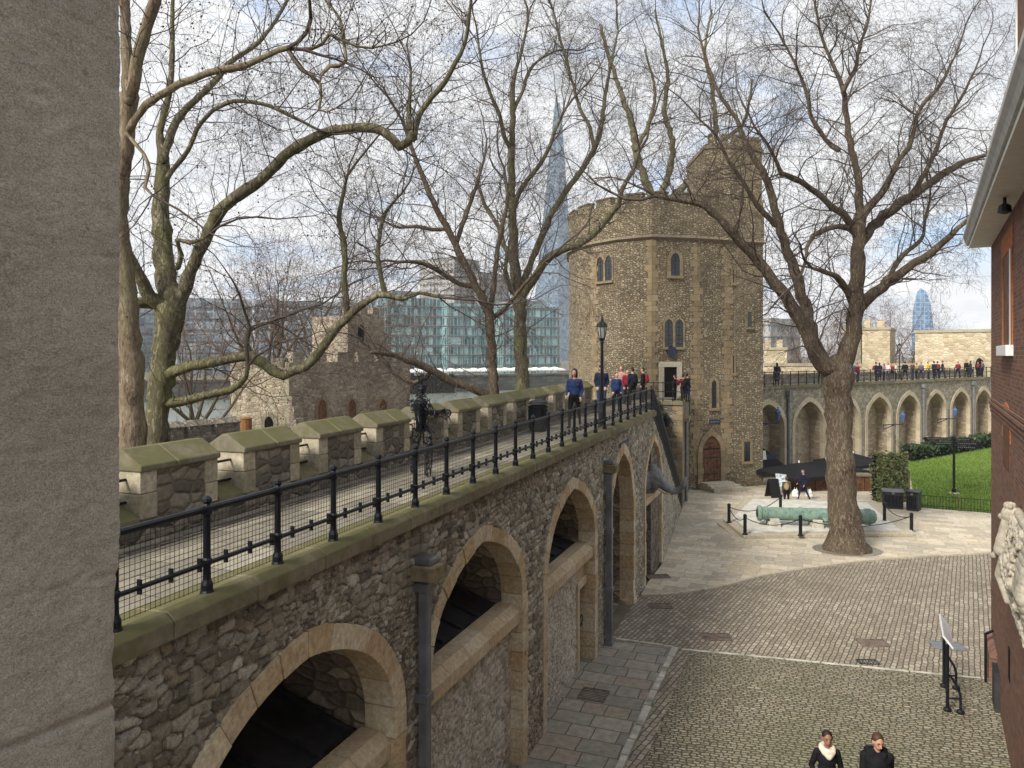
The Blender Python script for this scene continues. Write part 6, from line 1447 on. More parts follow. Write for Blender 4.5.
# on the far walkway
FWK = [(777, 'coat', 'navy', 'navy', 1.75, 'lone person in dark clothes on the far walkway beside the big tower', 'dark'),
 (819, 'stand', 'olive', 'black', 1.7, 'person in olive on the far walkway just left of the big tree fork', 'dark'),
 (853, 'stand', 'teal', 'denim', 1.72, 'person in a teal jacket on the far walkway immediately right of the tree trunk', 'brown'),
 (857.5, 'pack', 'red', 'denim', 1.65, 'person in red beside the teal jacket on the far walkway', 'brown'),
 (876, 'pack', 'navy', 'black', 1.72, 'person in navy at the left end of the crowd on the far walkway', 'dark'),
 (879.5, 'coat', 'navy', 'navy', 1.66, 'person in a long navy coat second from the left of the far crowd', 'brown'),
 (884, 'hold', 'pink', 'black', 1.6, 'person in a pink top in the far crowd, left of the white tops', 'fair'),
 (888, 'stand', 'white', 'denim', 1.66, 'person in a white top in the far crowd, left of the lamp post', 'brown'),
 (892, 'hold', 'red', 'black', 1.58, 'person in a dull red top in the far crowd near the lamp post', 'dark'),
 (896, 'stand', 'cream', 'black', 1.66, 'person in a cream top right by the far lamp post', 'fair'),
 (905, 'walk', 'black', 'black', 1.74, 'person in black just right of the far lamp post', 'dark'),
 (912.5, 'stand', 'brown', 'denim', 1.7, 'person in brown on the far walkway between the lamp and the yellow jacket', 'brown'),
 (916.5, 'hold', 'tan', 'black', 1.6, 'person in a tan coat to the left of the pair in grey and navy', 'brown'),
 (921, 'pack', 'grey', 'navy', 1.64, 'person in grey with a rucksack left of the yellow jacket', 'dark'),
 (928, 'raised', 'yellow', 'denim', 1.7, 'person in a bright yellow jacket on the far walkway', 'dark'),
 (934, 'stand', 'navy', 'black', 1.75, 'person in navy immediately right of the yellow jacket', 'dark'),
 (937.5, 'pack', 'black', 'navy', 1.72, 'person in black in the dark knot right of the yellow jacket', 'dark'),
 (942.5, 'walk', 'navy', 'navy', 1.76, 'person in dark navy at the right of the dark knot on the far walkway', 'dark'),
 (958, 'walk', 'red', 'black', 1.7, 'person in a bright red jacket alone on the far walkway', 'dark'),
 (966.5, 'stand', 'black', 'black', 1.84, 'tall person in black left of the rampart doorway', 'dark'),
 (970.5, 'coat', 'navy', 'black', 1.72, 'person in a long dark coat left of the rampart doorway', 'brown'),
 (978, 'pack', 'black', 'black', 1.76, 'person in black with a rucksack before the dark rampart doorway', 'dark'),
 (982.5, 'pockets', 'grey', 'black', 1.76, 'person in grey at the right end of the far walkway crowd', 'black')]
for i, (px, key, top, leg, h, lab, hr) in enumerate(FWK):
    off = -1.0-.5*(i % 3); s, _ = FA.hit(px, HZ, off); person(key, FA(s, off, ZC+.1), (i*67) % 360, h, (top, leg), lab, hr, None, 'visitors on the far walkway')
# in the courtyard
def court(px, py, dz=.05): return GG(px, py, dz)
person('pack', court(786.5, 507), -20, 1.62, ('olive', 'black'), 'person in an olive coat with a tan bag standing behind the bronze cannon', 'brown', 'tan')
person('walk', court(803.5, 501), 100, 1.78, ('navy', 'navy'), 'person in dark blue with pale carrier bags before the black parasols', 'brown')
person('stand', FA(FA.hit(927.5, HZ, .5)[0], .5, -1.0), 150, 1.5, ('black', 'denim'), 'person in black and jeans behind the hedge, left of the cream top', 'dark')
person('hold', FA(FA.hit(936, HZ, .5)[0], .5, -1.0), 190, 1.5, ('cream', 'denim'), 'person in a cream top beside the arcade drainpipe above the hedge', 'fair')
# the two visitors closest to us
wm_, Mw = make_person('pockets', 1.0, 'bun', None, True, .62, tilt=-.02, turn=.0, vox=.010)
wm_['label'] = 'person in a black coat with a thick cream scarf walking on the yellow cobbles'; wm_['group'] = 'pair on the cobbles'
recolour(wm_, ('black', 'black'), HR['dark'])
for c in wm_.children:
    if c.name.startswith('body'): c.material_slots[0].material = SKD
blob('scarf', [('c', tuple(V((.088*math.cos(a), .02+.082*math.sin(a), 1.475+.03*math.sin(a)*-1))), tuple(V((.088*math.cos(a+.45), .02+.082*math.sin(a+.45), 1.475+.03*math.sin(a+.45)*-1))), .05, .05, 0) for a in np.arange(0, 6.28, .45)]+[('c', (-.07, .09, 1.44), (.0, .12, 1.37), .045, .05, 0), ('c', (.07, .09, 1.44), (.0, .12, 1.37), .045, .05, 0)], [CL['cream']], .011, 3, .02, parent=wm_)
p = G(827, 731, 1.66); sc = 1.66/1.745; wm_.location = (p.x, p.y, 0); wm_.rotation_euler = (0, 0, R(172)); wm_.scale = (sc,)*3
mm_, Mm = make_person('walk', 1.14, 'short', None, True, None, tilt=.16, turn=.18, vox=.010)
mm_['label'] = 'person with short brown hair in a black padded jacket, head bowed, on the yellow cobbles'; mm_['group'] = 'pair on the cobbles'
recolour(mm_, ('black', 'denim'), HR['brown'])
jp = [('c', (0, -.01, 1.0), (0, 0, 1.28), .18, .19, 0), ('c', (-.13, -.005, 1.37), (.13, -.005, 1.37), .092, .092, 0), ('c', (-.06, -.01, 1.45), (.06, -.01, 1.45), .075, .075, 0), ('c', (-.12, -.07, 1.46), (.12, -.07, 1.46), .055, .055, 0), ('c', (-.12, -.07, 1.46), (-.09, .06, 1.44), .05, .04, 0), ('c', (.12, -.07, 1.46), (.09, .06, 1.44), .05, .04, 0)]
for z in (1.05, 1.15, 1.25, 1.35): jp.append(('e', (0, .0, z), (.20, .165, .05), 0))
blob('jacket', jp, [CL['black']], .014, 1, parent=mm_)
p = G(877, 733, 1.78); sc = 1.78/1.745; mm_.location = (p.x, p.y, 0); mm_.rotation_euler = (0, 0, R(170)); mm_.scale = (sc,)*3

# ================================================================== THINGS IN THE COURTYARD
# the bronze cannon on its stepped plinth
def GX(px, py): p = GG(px, py); return p
pc = [GG(739, 541.5), GG(717, 525.5), GG(744, 505), GG(880, 509), GG(925, 539)]
cn = sum((q for q in pc), V((0, 0, 0)))/5
zp = gz(cn.y); pl = thing('cannon_plinth', (cn.x, cn.y, zp), 'two low pale stone steps carrying the bronze cannon', 'plinth')
mb = MB(); mb.prism([V((q.x, q.y, zp-.2)) for q in pc], (0, 0, .38)); mb.build('lower_step', M['stepstone'], pl, bevel=.02)
mb = MB(); mb.prism([V((q.x, q.y, zp+.18)) for q in [cn+(q-cn)*.93 for q in pc]], (0, 0, .15)); mb.build('upper_step', M['stepstone'], pl, bevel=.02)
mb = MB(); mb.prism([V((q.x, q.y, zp+.33)) for q in [cn+(q-cn)*.82 for q in pc]], (0, 0, .03)); mb.build('top_slab', M['plinth'], pl)
zt_ = zp+.36
def atz(px, py, z): return G(px, py, z)
ca, cb_ = atz(757, 513, zt_+.52), atz(876, 517, zt_+.50); ca, cb_ = V((ca.x, ca.y, zt_+.52)), V((cb_.x, cb_.y, zt_+.50))
cb_ = ca+(cb_-ca)*1.0
cno = thing('cannon', (ca+cb_)/2-V((0, 0, .6)), 'long green bronze cannon barrel lying behind the big tree trunk', 'cannon')
d = (cb_-ca); L_ = d.length; d.normalize(); mb = MB()
prof = [(0, .20), (.02, .40), (.10, .44), (.16, .44), (.2, .37), (.3, .355), (.32, .39), (.42, .39), (.45, .355), (L_*.35, .37), (L_*.36, .41), (L_*.38, .41), (L_*.39, .375), (L_*.6, .39), (L_*.61, .43), (L_*.63, .43), (L_*.64, .395), (L_*.9, .41), (L_*.91, .45), (L_*.95, .45), (L_*.96, .40), (L_*.985, .34), (L_, .2)]
mb.tube([ca+d*x for x, _ in prof], [r*.80 for _, r in prof], 24); bo = mb.build('barrel', M['bronze'], cno, smooth=False)
mb = MB(); mb.tube([ca-d*.012, ca+d*.05], .2, 16); mb.build('muzzle_bore', M['dark'], cno)
sd_ = V((-d.y, d.x, 0)); mb = MB(); c_ = ca+d*L_*.55; mb.tube([c_-sd_*.7, c_+sd_*.7], .13, 10); mb.build('trunnion', M['bronze'], cno)
cf = Frame(ca.x, ca.y, d.x, d.y)
for k, t in enumerate((.14, .5, .8)):
    mb = MB(); a = L_*t; mb.fbox(cf, a-.25, a+.25, -.42, .42, zt_-.02, zt_+.2); mb.fbox(cf, a-.2, a+.2, -.40, -.2, zt_+.2, zt_+.36); mb.fbox(cf, a-.2, a+.2, .2, .40, zt_+.2, zt_+.36)
    o = mb.build('stone_cradle', M['whitestone'], None, bevel=.02); tag(o, ['grey stone cradle under the muzzle of the cannon', 'grey stone cradle under the middle of the cannon behind the trunk', 'grey stone cradle under the far end of the cannon'][k], 'cradle', 'cannon cradles')
posts = [(729, 522.5, .36, 'short black chain post at the left corner of the cannon plinth'), (745, 534.5, .36, 'short black chain post in front of the cannon muzzle'), (800.5, 535.5, .36, 'short black chain post before the middle of the cannon, left of the trunk'), (911.5, 532.5, .10, 'short black chain post on the right of the cannon nearest the tilted sign'), (884.5, 521, .36, 'short black chain post at the right end of the cannon barrel'), (780.5, 512, .36, 'short black chain post behind the cannon, only its top showing')]
PT = []
for px, py, dz, lab in posts:
    p = GG(px, py, dz); 
    if dz > .2: p = G(px, py, zt_-.03 if px != 729 else zp+.33)
    t = thing('chain_post', p, lab, 'post', 'chain posts round the cannon')
    mb = MB(); mb.lathe(p, [(.09, 0), (.085, .05), (.075, .08), (.075, .74), (.085, .76), (.08, .84), (.03, .88)], 10); mb.build('shaft', M['iron'], t); PT.append(p+V((0, 0, .72)))
    mb = MB(); mb.lathe(p, [(.12, -.01), (.12, .03)], 10); mb.build('foot', M['iron'], t)
for a, b_, lab in ((0, 1, 'black chain sagging between the two leftmost posts of the cannon'), (1, 2, 'black chain sagging in front of the cannon muzzle'), (3, 4, 'black chain sagging at the right end of the cannon'), (0, 5, 'black chain behind the cannon running from the left corner post'), (2, 3, 'black chain running past the foot of the big tree')):
    p, q = PT[a], PT[b_]; sg = min(.4, (q-p).length*.13); pts_ = [p.lerp(q, i/14)-V((0, 0, sg*4*(i/14)*(1-i/14))) for i in range(15)]
    mb = MB(); n = int((q-p).length/.09)
    mb.tube(pts_, .019, 5); tag(mb.build('chain', M['iron']), lab, 'chain', 'chains round the cannon')
# stone bollard at the foot of the tall arch
bp = GG(627, 601); bl = thing('stone_bollard', bp, 'squat worn stone bollard at the foot of the tall open arch', 'bollard')
mb = MB(); mb.lathe(bp, [(.26, -.05), (.26, .35), (.24, .5), (.17, .62), (.04, .68)], 12); mb.build('body', M['sill'], bl, smooth=True)
mb = MB(); mb.lathe(bp, [(.31, -.05), (.31, .10), (.27, .13)], 12); mb.build('base', M['sill'], bl)
# black parasols of the cafe
def parasol(px, py, Y, hw, label, rot=.5):
    top = P(px, py, Y); zg = gz(Y); t = thing('parasol', (top.x, top.y, zg), label, 'parasol', 'black cafe parasols')
    ze = top.z-.62; mb = MB(); f = Frame(top.x, top.y, math.cos(rot), math.sin(rot)); cs = [f(-hw, -hw, ze), f(hw, -hw, ze), f(hw, hw, ze), f(-hw, hw, ze)]
    for i in range(4):
        a, b_ = cs[i], cs[(i+1) % 4]; m_ = (a+b_)/2+V((0, 0, .05)); md = m_.lerp(top, .5)-V((0, 0, .06)); mb.face([a, m_, md, a.lerp(top, .5)-V((0, 0, .02))]); mb.face([m_, b_, b_.lerp(top, .5)-V((0, 0, .02)), md]); mb.face([a.lerp(top, .5)-V((0, 0, .02)), md, top]); mb.face([md, b_.lerp(top, .5)-V((0, 0, .02)), top])
        mb.face([a, a-V((0, 0, .22)), m_-V((0, 0, .22)), m_]); mb.face([m_, m_-V((0, 0, .22)), b_-V((0, 0, .22)), b_])
    cp = mb.build('canopy', M['black'], t); mb = MB()
    for i in range(4): mb.tube([cs[i]-V((0, 0, .03)), top-V((0, 0, .08))], .018, 4)
    mb.build('ribs', M['steel'], cp)
    mb = MB(); mb.tube([V((top.x, top.y, zg)), top], .04, 6); mb.build('pole', M['iron'], t)
    mb = MB(); mb.box(top.x-.4, top.x+.4, top.y-.4, top.y+.4, zg, zg+.12); mb.build('base', M['iron'], t)
    mb = MB(); mb.lathe(top, [(.05, -.02), (.05, .08), (.01, .14)], 6); mb.build('finial', M['white'], t)
parasol(799, 462.5, 47.5, 2.0, 'black parasol in front of the dark counter beside the tower', .35)
parasol(826, 459, 52.0, 1.9, 'black parasol in the back row, half hidden by the big trunk', .3)
parasol(853, 453, 55.0, 1.9, 'black parasol at the right, between the big trunk and the ivy screen', .4)
# kiosk counter and the awning behind it
ka, kb = GG(764, 497), GG(862, 504); KF = frame2((P(766, HZ, 46.5).x, 46.5), (P(866, HZ, 46.0).x, 46.0)); kz = gz(46)
kt = thing('kiosk_counter', KF(3, 0, kz), 'dark brown timber kiosk counter under the black parasols', 'counter')
mb = MB(); mb.fbox(KF, 1.7, 6.3, -.9, 0, kz, kz+.95); mb.build('front', M['door'], kt); mb = MB(); mb.fbox(KF, 1.6, 6.4, -1.0, .08, kz+.95, kz+1.03); mb.build('worktop', M['wood'], kt)
mb = MB(); 
for k in range(8): mb.fbox(KF, 1.75+k*.58, 1.78+k*.58, 0, .015, kz, kz+.95)
mb.build('board_joint', M['dark'], kt)
aw = thing('kiosk_stall', P(775, 470, 54), 'dark kiosk stall with a white edged sloping awning beside the tower', 'stall')
AF = frame2((P(762, HZ, 52.5).x, 52.5), (P(789, HZ, 53.5).x, 53.5)); zr = zt(451, 53)
mb = MB(); mb.prism([AF(-.2, o, z) for o, z in ((-2.2, zr+.05), (-2.2, zr+.18), (.5, zr-1.05), (.5, zr-1.2))], AF.u*1.95); mb.build('awning', M['black'], aw)
mb = MB(); mb.fbox(AF, -.2, 1.75, -2.25, -2.0, zr+.18, zr+.34); mb.fbox(AF, -.22, 1.78, .5, .56, zr-1.36, zr-1.04); mb.build('awning_edge', M['white'], aw)
mb = MB(); mb.fbox(AF, 0, 1.7, -2.2, -.4, gz(53), zr-.3); mb.build('body', M['bluesign'], aw)
mb = MB(); a = AF(.45, -.55, zr-.52); mb.prism([AF(.35, -.42, zr-.60), AF(.75, -.42, zr-.62), AF(.66, -.42, zr+.02), AF(.42, -.42, zr+.0)], AF.n*.05); mb.build('emblem', M['white'], aw)
# A-board and tilted menu board
def aboard(px, py, h, wd, label, mat, rz):
    p = court(px, py); t = thing('sign_board', p, label, 'sign board'); f = Frame(p.x, p.y, math.cos(rz), math.sin(rz))
    for s in (-1, 1):
        mb = MB(); mb.hexa([f(-wd/2, s*.34-.015, p.z), f(wd/2, s*.34-.015, p.z), f(wd/2, s*.34+.015, p.z), f(-wd/2, s*.34+.015, p.z), f(-wd/2, s*.02-.015, p.z+h), f(wd/2, s*.02-.015, p.z+h), f(wd/2, s*.02+.015, p.z+h), f(-wd/2, s*.02+.015, p.z+h)]); mb.build('panel', mat, t)
aboard(773, 497, 1.05, .65, 'black A-board standing on the paving beside the tower corner', M['black'], .25)
p = court(781, 494); mbd = thing('menu_board', p, 'pale tilted menu board on a stand behind the black A-board', 'sign board')
f = Frame(p.x, p.y, .9, -.3); mb = MB(); mb.prism([f(-.3, 0, p.z+.35), f(.3, .02, p.z+.32), f(.3, -.3, p.z+1.12), f(-.3, -.32, p.z+1.16)], f.n*.04); mb.build('board', plain('menu_print', (.42, .47, .5), .5, .3, var=.4, scale=9), mbd)
mb = MB(); mb.tube([f(-.3, -.1, p.z), f(-.3, -.25, p.z+1.0)], .025, 5); mb.tube([f(.3, -.1, p.z), f(.3, -.25, p.z+1.0)], .025, 5); mb.build('stand', M['iron'], mbd)
for px, py, lab in ((795.5, 500.5, 'white carrier bag at the left side of the person in dark blue'), (809, 500.5, 'pale blue carrier bag at the right side of the person in dark blue')):
    p = court(px, py); o = blob('carrier_bag', [('e', (0, 0, .25), (.2, .13, .25), 0), ('e', (0, 0, .12), (.22, .15, .12), 0), ('c', (-.1, 0, .45), (-.04, 0, .62), .02, .015, 0), ('c', (.1, 0, .45), (.04, 0, .62), .02, .015, 0)], [M['white']], .03, 1, .05); o.location = p+V((0, 0, .15)); tag(o, lab, 'bag', 'carrier bags')
# finger post on the lawn
fp = GG(954, 494, .1); zt2 = CZ-(439-HZ)/F*fp.y; t = thing('finger_post', fp, 'black finger post with several pointing arms standing on the lawn', 'signpost')
mb = MB(); mb.lathe(fp, [(.13, 0), (.12, .3), (.07, .36), (.07, zt2-fp.z+.1), (.1, zt2-fp.z+.14), (.03, zt2-fp.z+.3)], 10); mb.build('post', M['iron'], t)
mb = MB(); mb.lathe(fp, [(.3, -.03), (.3, .07), (.2, .1)], 12); mb.build('base', M['whitestone'], t)
for ang, z, l in ((172, .0, 1.75), (8, -.05, 1.25), (-14, -.25, 1.5), (-24, -.46, 1.3), (188, -.24, 1.5)):
    f = Frame(fp.x, fp.y, math.cos(R(ang)), math.sin(R(ang))); mb = MB(); z0 = zt2+z; mb.prism([f(.06, -.02, z0-.09), f(l-.12, -.02, z0-.09), f(l, -.02, z0), f(l-.12, -.02, z0+.09), f(.06, -.02, z0+.09)], f.n*.04); a = mb.build('arm', M['iron'], t)
    mb = MB(); x = .2
    while x < l-.3: mb.fbox(f, x, x+.06, .0205, .026, z0-.03, z0+.03); mb.fbox(f, x, x+.06, -.026, -.0205, z0-.03, z0+.03); x += .1
    mb.build('lettering', M['steel'], a)
# the two black boxes by the ivy
def bin_box(px0, px1, py, h, dp, label, name, cat, lid):
    a, b_ = GG(px0, py, .05), GG(px1, py+1.2, .05); f = frame2(a[:2], b_[:2]); l = (b_-a).length; z = a.z; t = thing(name, f(l/2, -dp/2, z), label, cat)
    mb = MB(); mb.fbox(f, 0, l, -dp, 0, z, z+h); mb.build('body', M['roofblack'], t, bevel=.03)
    mb = MB(); mb.fbox(f, -.05, l+.05, -dp-.05, .05, z+h+.004, z+h+.09); mb.build('lid', M['pipe'] if lid else M['iron'], t, bevel=.02)
    mb = MB(); n = 5
    for k in range(n): mb.fbox(f, .06+k*(l-.12)/n, .06+(k+.75)*(l-.12)/n, 0, .02, z+.12, z+h-.15)
    mb.build('ribs', M['iron'], t)
    mb = MB(); mb.fbox(f, l/2-.06, l/2+.06, .0, .04, z+h-.1, z+h+.03); mb.build('catch', M['steel'], t)
bin_box(883, 903.5, 508.5, .88, .75, 'wide black lidded grit box in front of the ivy screen', 'grit_box', 'storage box', True)
bin_box(906, 918, 510.5, .92, .7, 'narrower black litter bin right of the wide grit box', 'litter_bin', 'bin', False)
# tilted sign panel by the brick house
q1, q2 = GG(944, 687), GG(947.5, 711); sn = thing('lectern_sign', (q1+q2)/2, 'tilted information panel on two black iron legs near the brick house', 'information sign')
sf = frame2(q1[:2], q2[:2]); sl = (q2-q1).length; o_ = 1 if sf.n.x > 0 else -1
for a in (0, sl):
    mb = MB(); mb.tube([sf(a, 0, 0), sf(a, 0, 1.42)], .034, 8); mb.tube([sf(a, .24*o_, 0), sf(a, .24*o_, .36), sf(a, .2*o_, .52), sf(a, .08*o_, .72), sf(a, .0, .8)], .026, 7); mb.tube([sf(a, 0, .28), sf(a, .24*o_, .30)], .02, 6); mb.build('leg', M['iron'], sn)
    mb = MB(); mb.lathe(sf(a, 0, 0), [(.085, -.01), (.08, .05), (.05, .08)], 8); mb.lathe(sf(a, .24*o_, 0), [(.085, -.01), (.08, .05), (.05, .08)], 8); mb.build('foot', M['iron'], sn)
mb = MB(); mb.prism([sf(-.12, -.07*o_, 1.64), sf(-.12, .11*o_, 1.40), sf(-.12, .09*o_, 1.37), sf(-.12, -.10*o_, 1.61)], sf.u*(sl+.24)); mb.build('panel', plain('printed_panel', (.6, .64, .66), .35, .5, var=.1), sn)
hp = GG(985.5, 682); t = thing('hand_post', hp, 'thin black iron handrail post against the corner of the brick house', 'post')
mb = MB(); mb.tube([hp, hp+V((0, 0, 1.12))], .028, 8); mb.build('shaft', M['iron'], t); mb = MB(); mb.tube([hp+V((0, 0, 1.12)), hp+V((.25, .1, 1.16))], .028, 8); mb.build('rail', M['iron'], t)
# carved stone coat of arms on the brick house
crest = thing('stone_crest', B(7.4, .2, 3.4), 'pale carved stone heraldic group with a crowned beast, fixed to the brick house', 'sculpture')
def Bp(a, o, z): return tuple(B(a, o, z))
oz = lambda z: float(np.interp(z, [3.2, 3.6, 3.95, 4.2, 4.45, 4.75, 5.05, 5.2], [.02, .13, .20, .29, .25, .19, .13, .05]))
cp_ = []; rc = random.Random(4)
for k in range(16):
    z = 3.25+k*.12; cp_.append(('c', Bp(6.85+.1*math.sin(k), oz(z)*.45, z), Bp(9.0, oz(z)*.45, z), max(.06, oz(z)*.55), max(.06, oz(z)*.55), 0))
cp_ += [('e', Bp(6.95, .17, 5.0), (.13, .13, .15), 0), ('e', Bp(6.9, .27, 4.95), (.065, .075, .06), 0), ('c', Bp(6.95, .2, 4.86), Bp(6.9, .27, 4.4), .10, .13, 0), ('c', Bp(6.9, .22, 4.5), Bp(6.75, .36, 4.28), .07, .05, 0), ('e', Bp(6.75, .38, 4.26), (.06, .06, .05), 0), ('c', Bp(6.95, .24, 4.2), Bp(6.85, .30, 3.95), .11, .08, 0), ('c', Bp(6.85, .30, 3.95), Bp(7.0, .2, 3.6), .07, .06, 0)]
for k in range(7): a = k*.9; cp_.append(('e', Bp(6.95+.1*math.cos(a), .17+.06*math.sin(a), 5.15), (.035, .035, .05), 0))
for k in range(90):                            # carved curls, mane locks and drapery folds
    a = rc.uniform(6.75, 8.6); z = rc.uniform(3.3, 5.0); r_ = rc.uniform(.05, .13); p0 = rc.random()*6.3; pv = None
    for q in range(7):
        t_ = p0+q*.75; zz_ = z+r_*1.2*math.sin(t_)*(1-q*.1); c_ = (a+r_*math.cos(t_)*(1-q*.1), oz(zz_)+.012+.006*q, zz_)
        if pv: cp_.append(('c', Bp(*pv), Bp(*c_), .026, .022, 0))
        pv = c_
cm = NT('carved_stone'); p_ = cm.pos(); f_ = cm.noise(p_, 7, 7, .65); gx = cm.n('ShaderNodeNewGeometry').outputs['Pointiness']
cc_ = cm.ramp(f_, [(.3, (.2, .175, .13)), (.5, (.36, .325, .26)), (.7, (.46, .42, .345))]); cm.bump(cm.noise(p_, 30, 5), .6, .01)
blob('beast', cp_, [cm.done(cc_, .9, .15)], .0145, 1, .008, parent=crest)
mb = MB(); mb.prism([B(a, -.04, z) for a, z in ((6.9, 4.2), (7.2, 3.6), (7.8, 3.15), (9.0, 3.1), (9.0, 5.1), (7.2, 5.0))], B.n*.08); mb.build('backing_slab', M['stepstone'], crest)
# wire elephant leaning out of the arch
el = thing('elephant_sculpture', W(S_(26.6), .2, 2.8), 'grey wire mesh elephant head and trunk reaching out of the narrow arch by the stairs', 'sculpture')
def Ep(x, y, z): return tuple(W(S_(26.55)+y, x-.12, z))
eg = NT('galvanised_mesh'); uvp = eg.pos(); vv_ = eg.n('ShaderNodeTexVoronoi', {'Vector': uvp, 'Scale': 22}, feature='DISTANCE_TO_EDGE').outputs['Distance']
ec = eg.ramp(eg.noise(uvp, 3, 6, .65), [(.3, (.10, .105, .115)), (.7, (.25, .255, .265))]); eg.bump(vv_, .8, .03); M['galv'] = eg.done(ec, .55, .4, .3)
ep = [('e', Ep(-.6, 0, 3.15), (.75, .72, .62), 0), ('e', Ep(.02, .05, 3.28), (.40, .38, .46), 0), ('e', Ep(.0, .02, 3.62), (.26, .28, .2), 0), ('c', Ep(.25, .05, 3.2), Ep(.5, .08, 2.98), .25, .18, 0), ('c', Ep(.5, .08, 2.98), Ep(.75, .1, 2.86), .18, .14, 0), ('c', Ep(.75, .1, 2.86), Ep(.98, .12, 2.92), .14, .11, 0), ('c', Ep(.98, .12, 2.92), Ep(1.14, .14, 3.1), .11, .09, 0), ('c', Ep(1.14, .14, 3.1), Ep(1.2, .15, 3.34), .09, .065, 0)]
for s in (-1, 1): ep += [('e', Ep(-.18, .42*s, 3.3), (.16, .26, .4), 0), ('e', Ep(.26, .26*s, 3.36), (.07, .06, .06), 0), ('c', Ep(-.25, .45*s, 3.1), Ep(-.3, .42*s, 2.82), .16, .1, 0)]
blob('body', ep, [M['galv']], .045, 2, .03, parent=el)
for s in (-1, 1): mb = MB(); mb.tube([V(Ep(.3, .2*s, 2.96)), V(Ep(.55, .24*s, 2.84)), V(Ep(.66, .25*s, 2.83)), V(Ep(.76, .25*s, 2.86))], [.045, .04, .03, .008], 8); mb.build('tusk', M['sill'], el, smooth=True)
# wire crossbow archer on the walkway
ap = WK(421, -1.55); ap.z = 5.41
ar = thing('archer_sculpture', ap, 'black wire sculpture of a plumed crossbow archer on the wall top walkway', 'sculpture')
af = Frame(ap.x, ap.y, .94, .34)
def A3(a, o, z): return af(a, o, 5.43+z)
sculp = random.Random(9); mb = MB()
def wire_limb(mb, a, b_, r1, r2, n=13):
    a, b_ = V(a), V(b_); d = (b_-a); L_ = d.length; d.normalize(); e = d.orthogonal().normalized(); f = d.cross(e)
    for k in range(n):
        ph = sculp.random()*6.3; pts_ = [a+d*L_*t+(e*math.cos(ph+t*sculp.uniform(-3, 3))+f*math.sin(ph+t*3))*(r1+(r2-r1)*t)*sculp.uniform(.7, 1.1) for t in np.linspace(0, 1, 7)]; mb.tube(pts_, .0075, 4)
    for t in np.linspace(.05, .95, max(2, int(L_/.09))): mb.tube([a+d*L_*t+(e*math.cos(q)+f*math.sin(q))*(r1+(r2-r1)*t) for q in np.linspace(0, 2*math.pi, 9)], .006, 4, cap=False)
for s in (-1, 1): wire_limb(mb, A3(.05*s, .1*s, .85), A3(.10*s+.02, .12*s, .45), .085, .055); wire_limb(mb, A3(.10*s+.02, .12*s, .45), A3(.08*s-.02, .13*s, .03), .055, .04)
mb.build('legs', M['iron'], ar); mb = MB(); wire_limb(mb, A3(0, 0, .82), A3(-.02, 0, 1.38), .14, .18, 26); mb.tube([A3(0, 0, .8), A3(0, 0, 1.0), A3(-.02, 0, 1.3), A3(-.02, 0, 1.42)], [.09, .10, .13, .05], 8); mb.build('torso', M['iron'], ar)
mb = MB(); wire_limb(mb, A3(-.02, .17, 1.34), A3(.2, .2, 1.12), .06, .05); wire_limb(mb, A3(.2, .2, 1.12), A3(.42, .08, 1.16), .05, .035); wire_limb(mb, A3(0, -.17, 1.34), A3(.1, -.22, 1.1), .06, .05); wire_limb(mb, A3(.1, -.22, 1.1), A3(.28, -.05, 1.12), .05, .035); mb.build('arms', M['iron'], ar)
mb = MB(); wire_limb(mb, A3(.0, 0, 1.42), A3(.02, 0, 1.64), .095, .085, 16); mb.ball(A3(.02, 0, 1.56), (.075, .075, .095), 8, 6); mb.build('head', M['iron'], ar)
mb = MB()
for k in range(9): mb.tube([A3(.0, 0, 1.62), A3(-.06+.02*k, sculp.uniform(-.05, .05), 1.78+.02*sculp.random()), A3(-.12+.03*k, sculp.uniform(-.08, .08), 1.86+.06*sculp.random())], .007, 4)
mb.build('plume', M['iron'], ar)
mb = MB(); mb.tube([A3(.05, 0, 1.14), A3(.5, -.02, 1.16)], .03, 6); mb.tube([A3(.36, -.38, 1.04), A3(.44, -.22, 1.14), A3(.47, 0, 1.16), A3(.44, .22, 1.14), A3(.36, .38, 1.04)], .018, 6); mb.tube([A3(.36, -.38, 1.04), A3(.2, 0, 1.15), A3(.36, .38, 1.04)], .005, 4)
mb.tube([A3(.5+.05*math.cos(q), 0, 1.12+.06*math.sin(q)) for q in np.linspace(0, 6.28, 12)], .014, 5); mb.build('crossbow', M['iron'], ar)
mb = MB(); mb.tube([A3(.15, .1, 0.02), A3(.2, .05, .5), A3(.12, .02, .9)], .014, 5); mb.build('prop', M['iron'], ar)
mb = MB(); mb.fbox(af, -.5, .6, -.4, .4, 5.40, 5.425); mb.build('base_plate', plain('rust_plate', (.12, .065, .035), .8, .2, var=.3), ar)
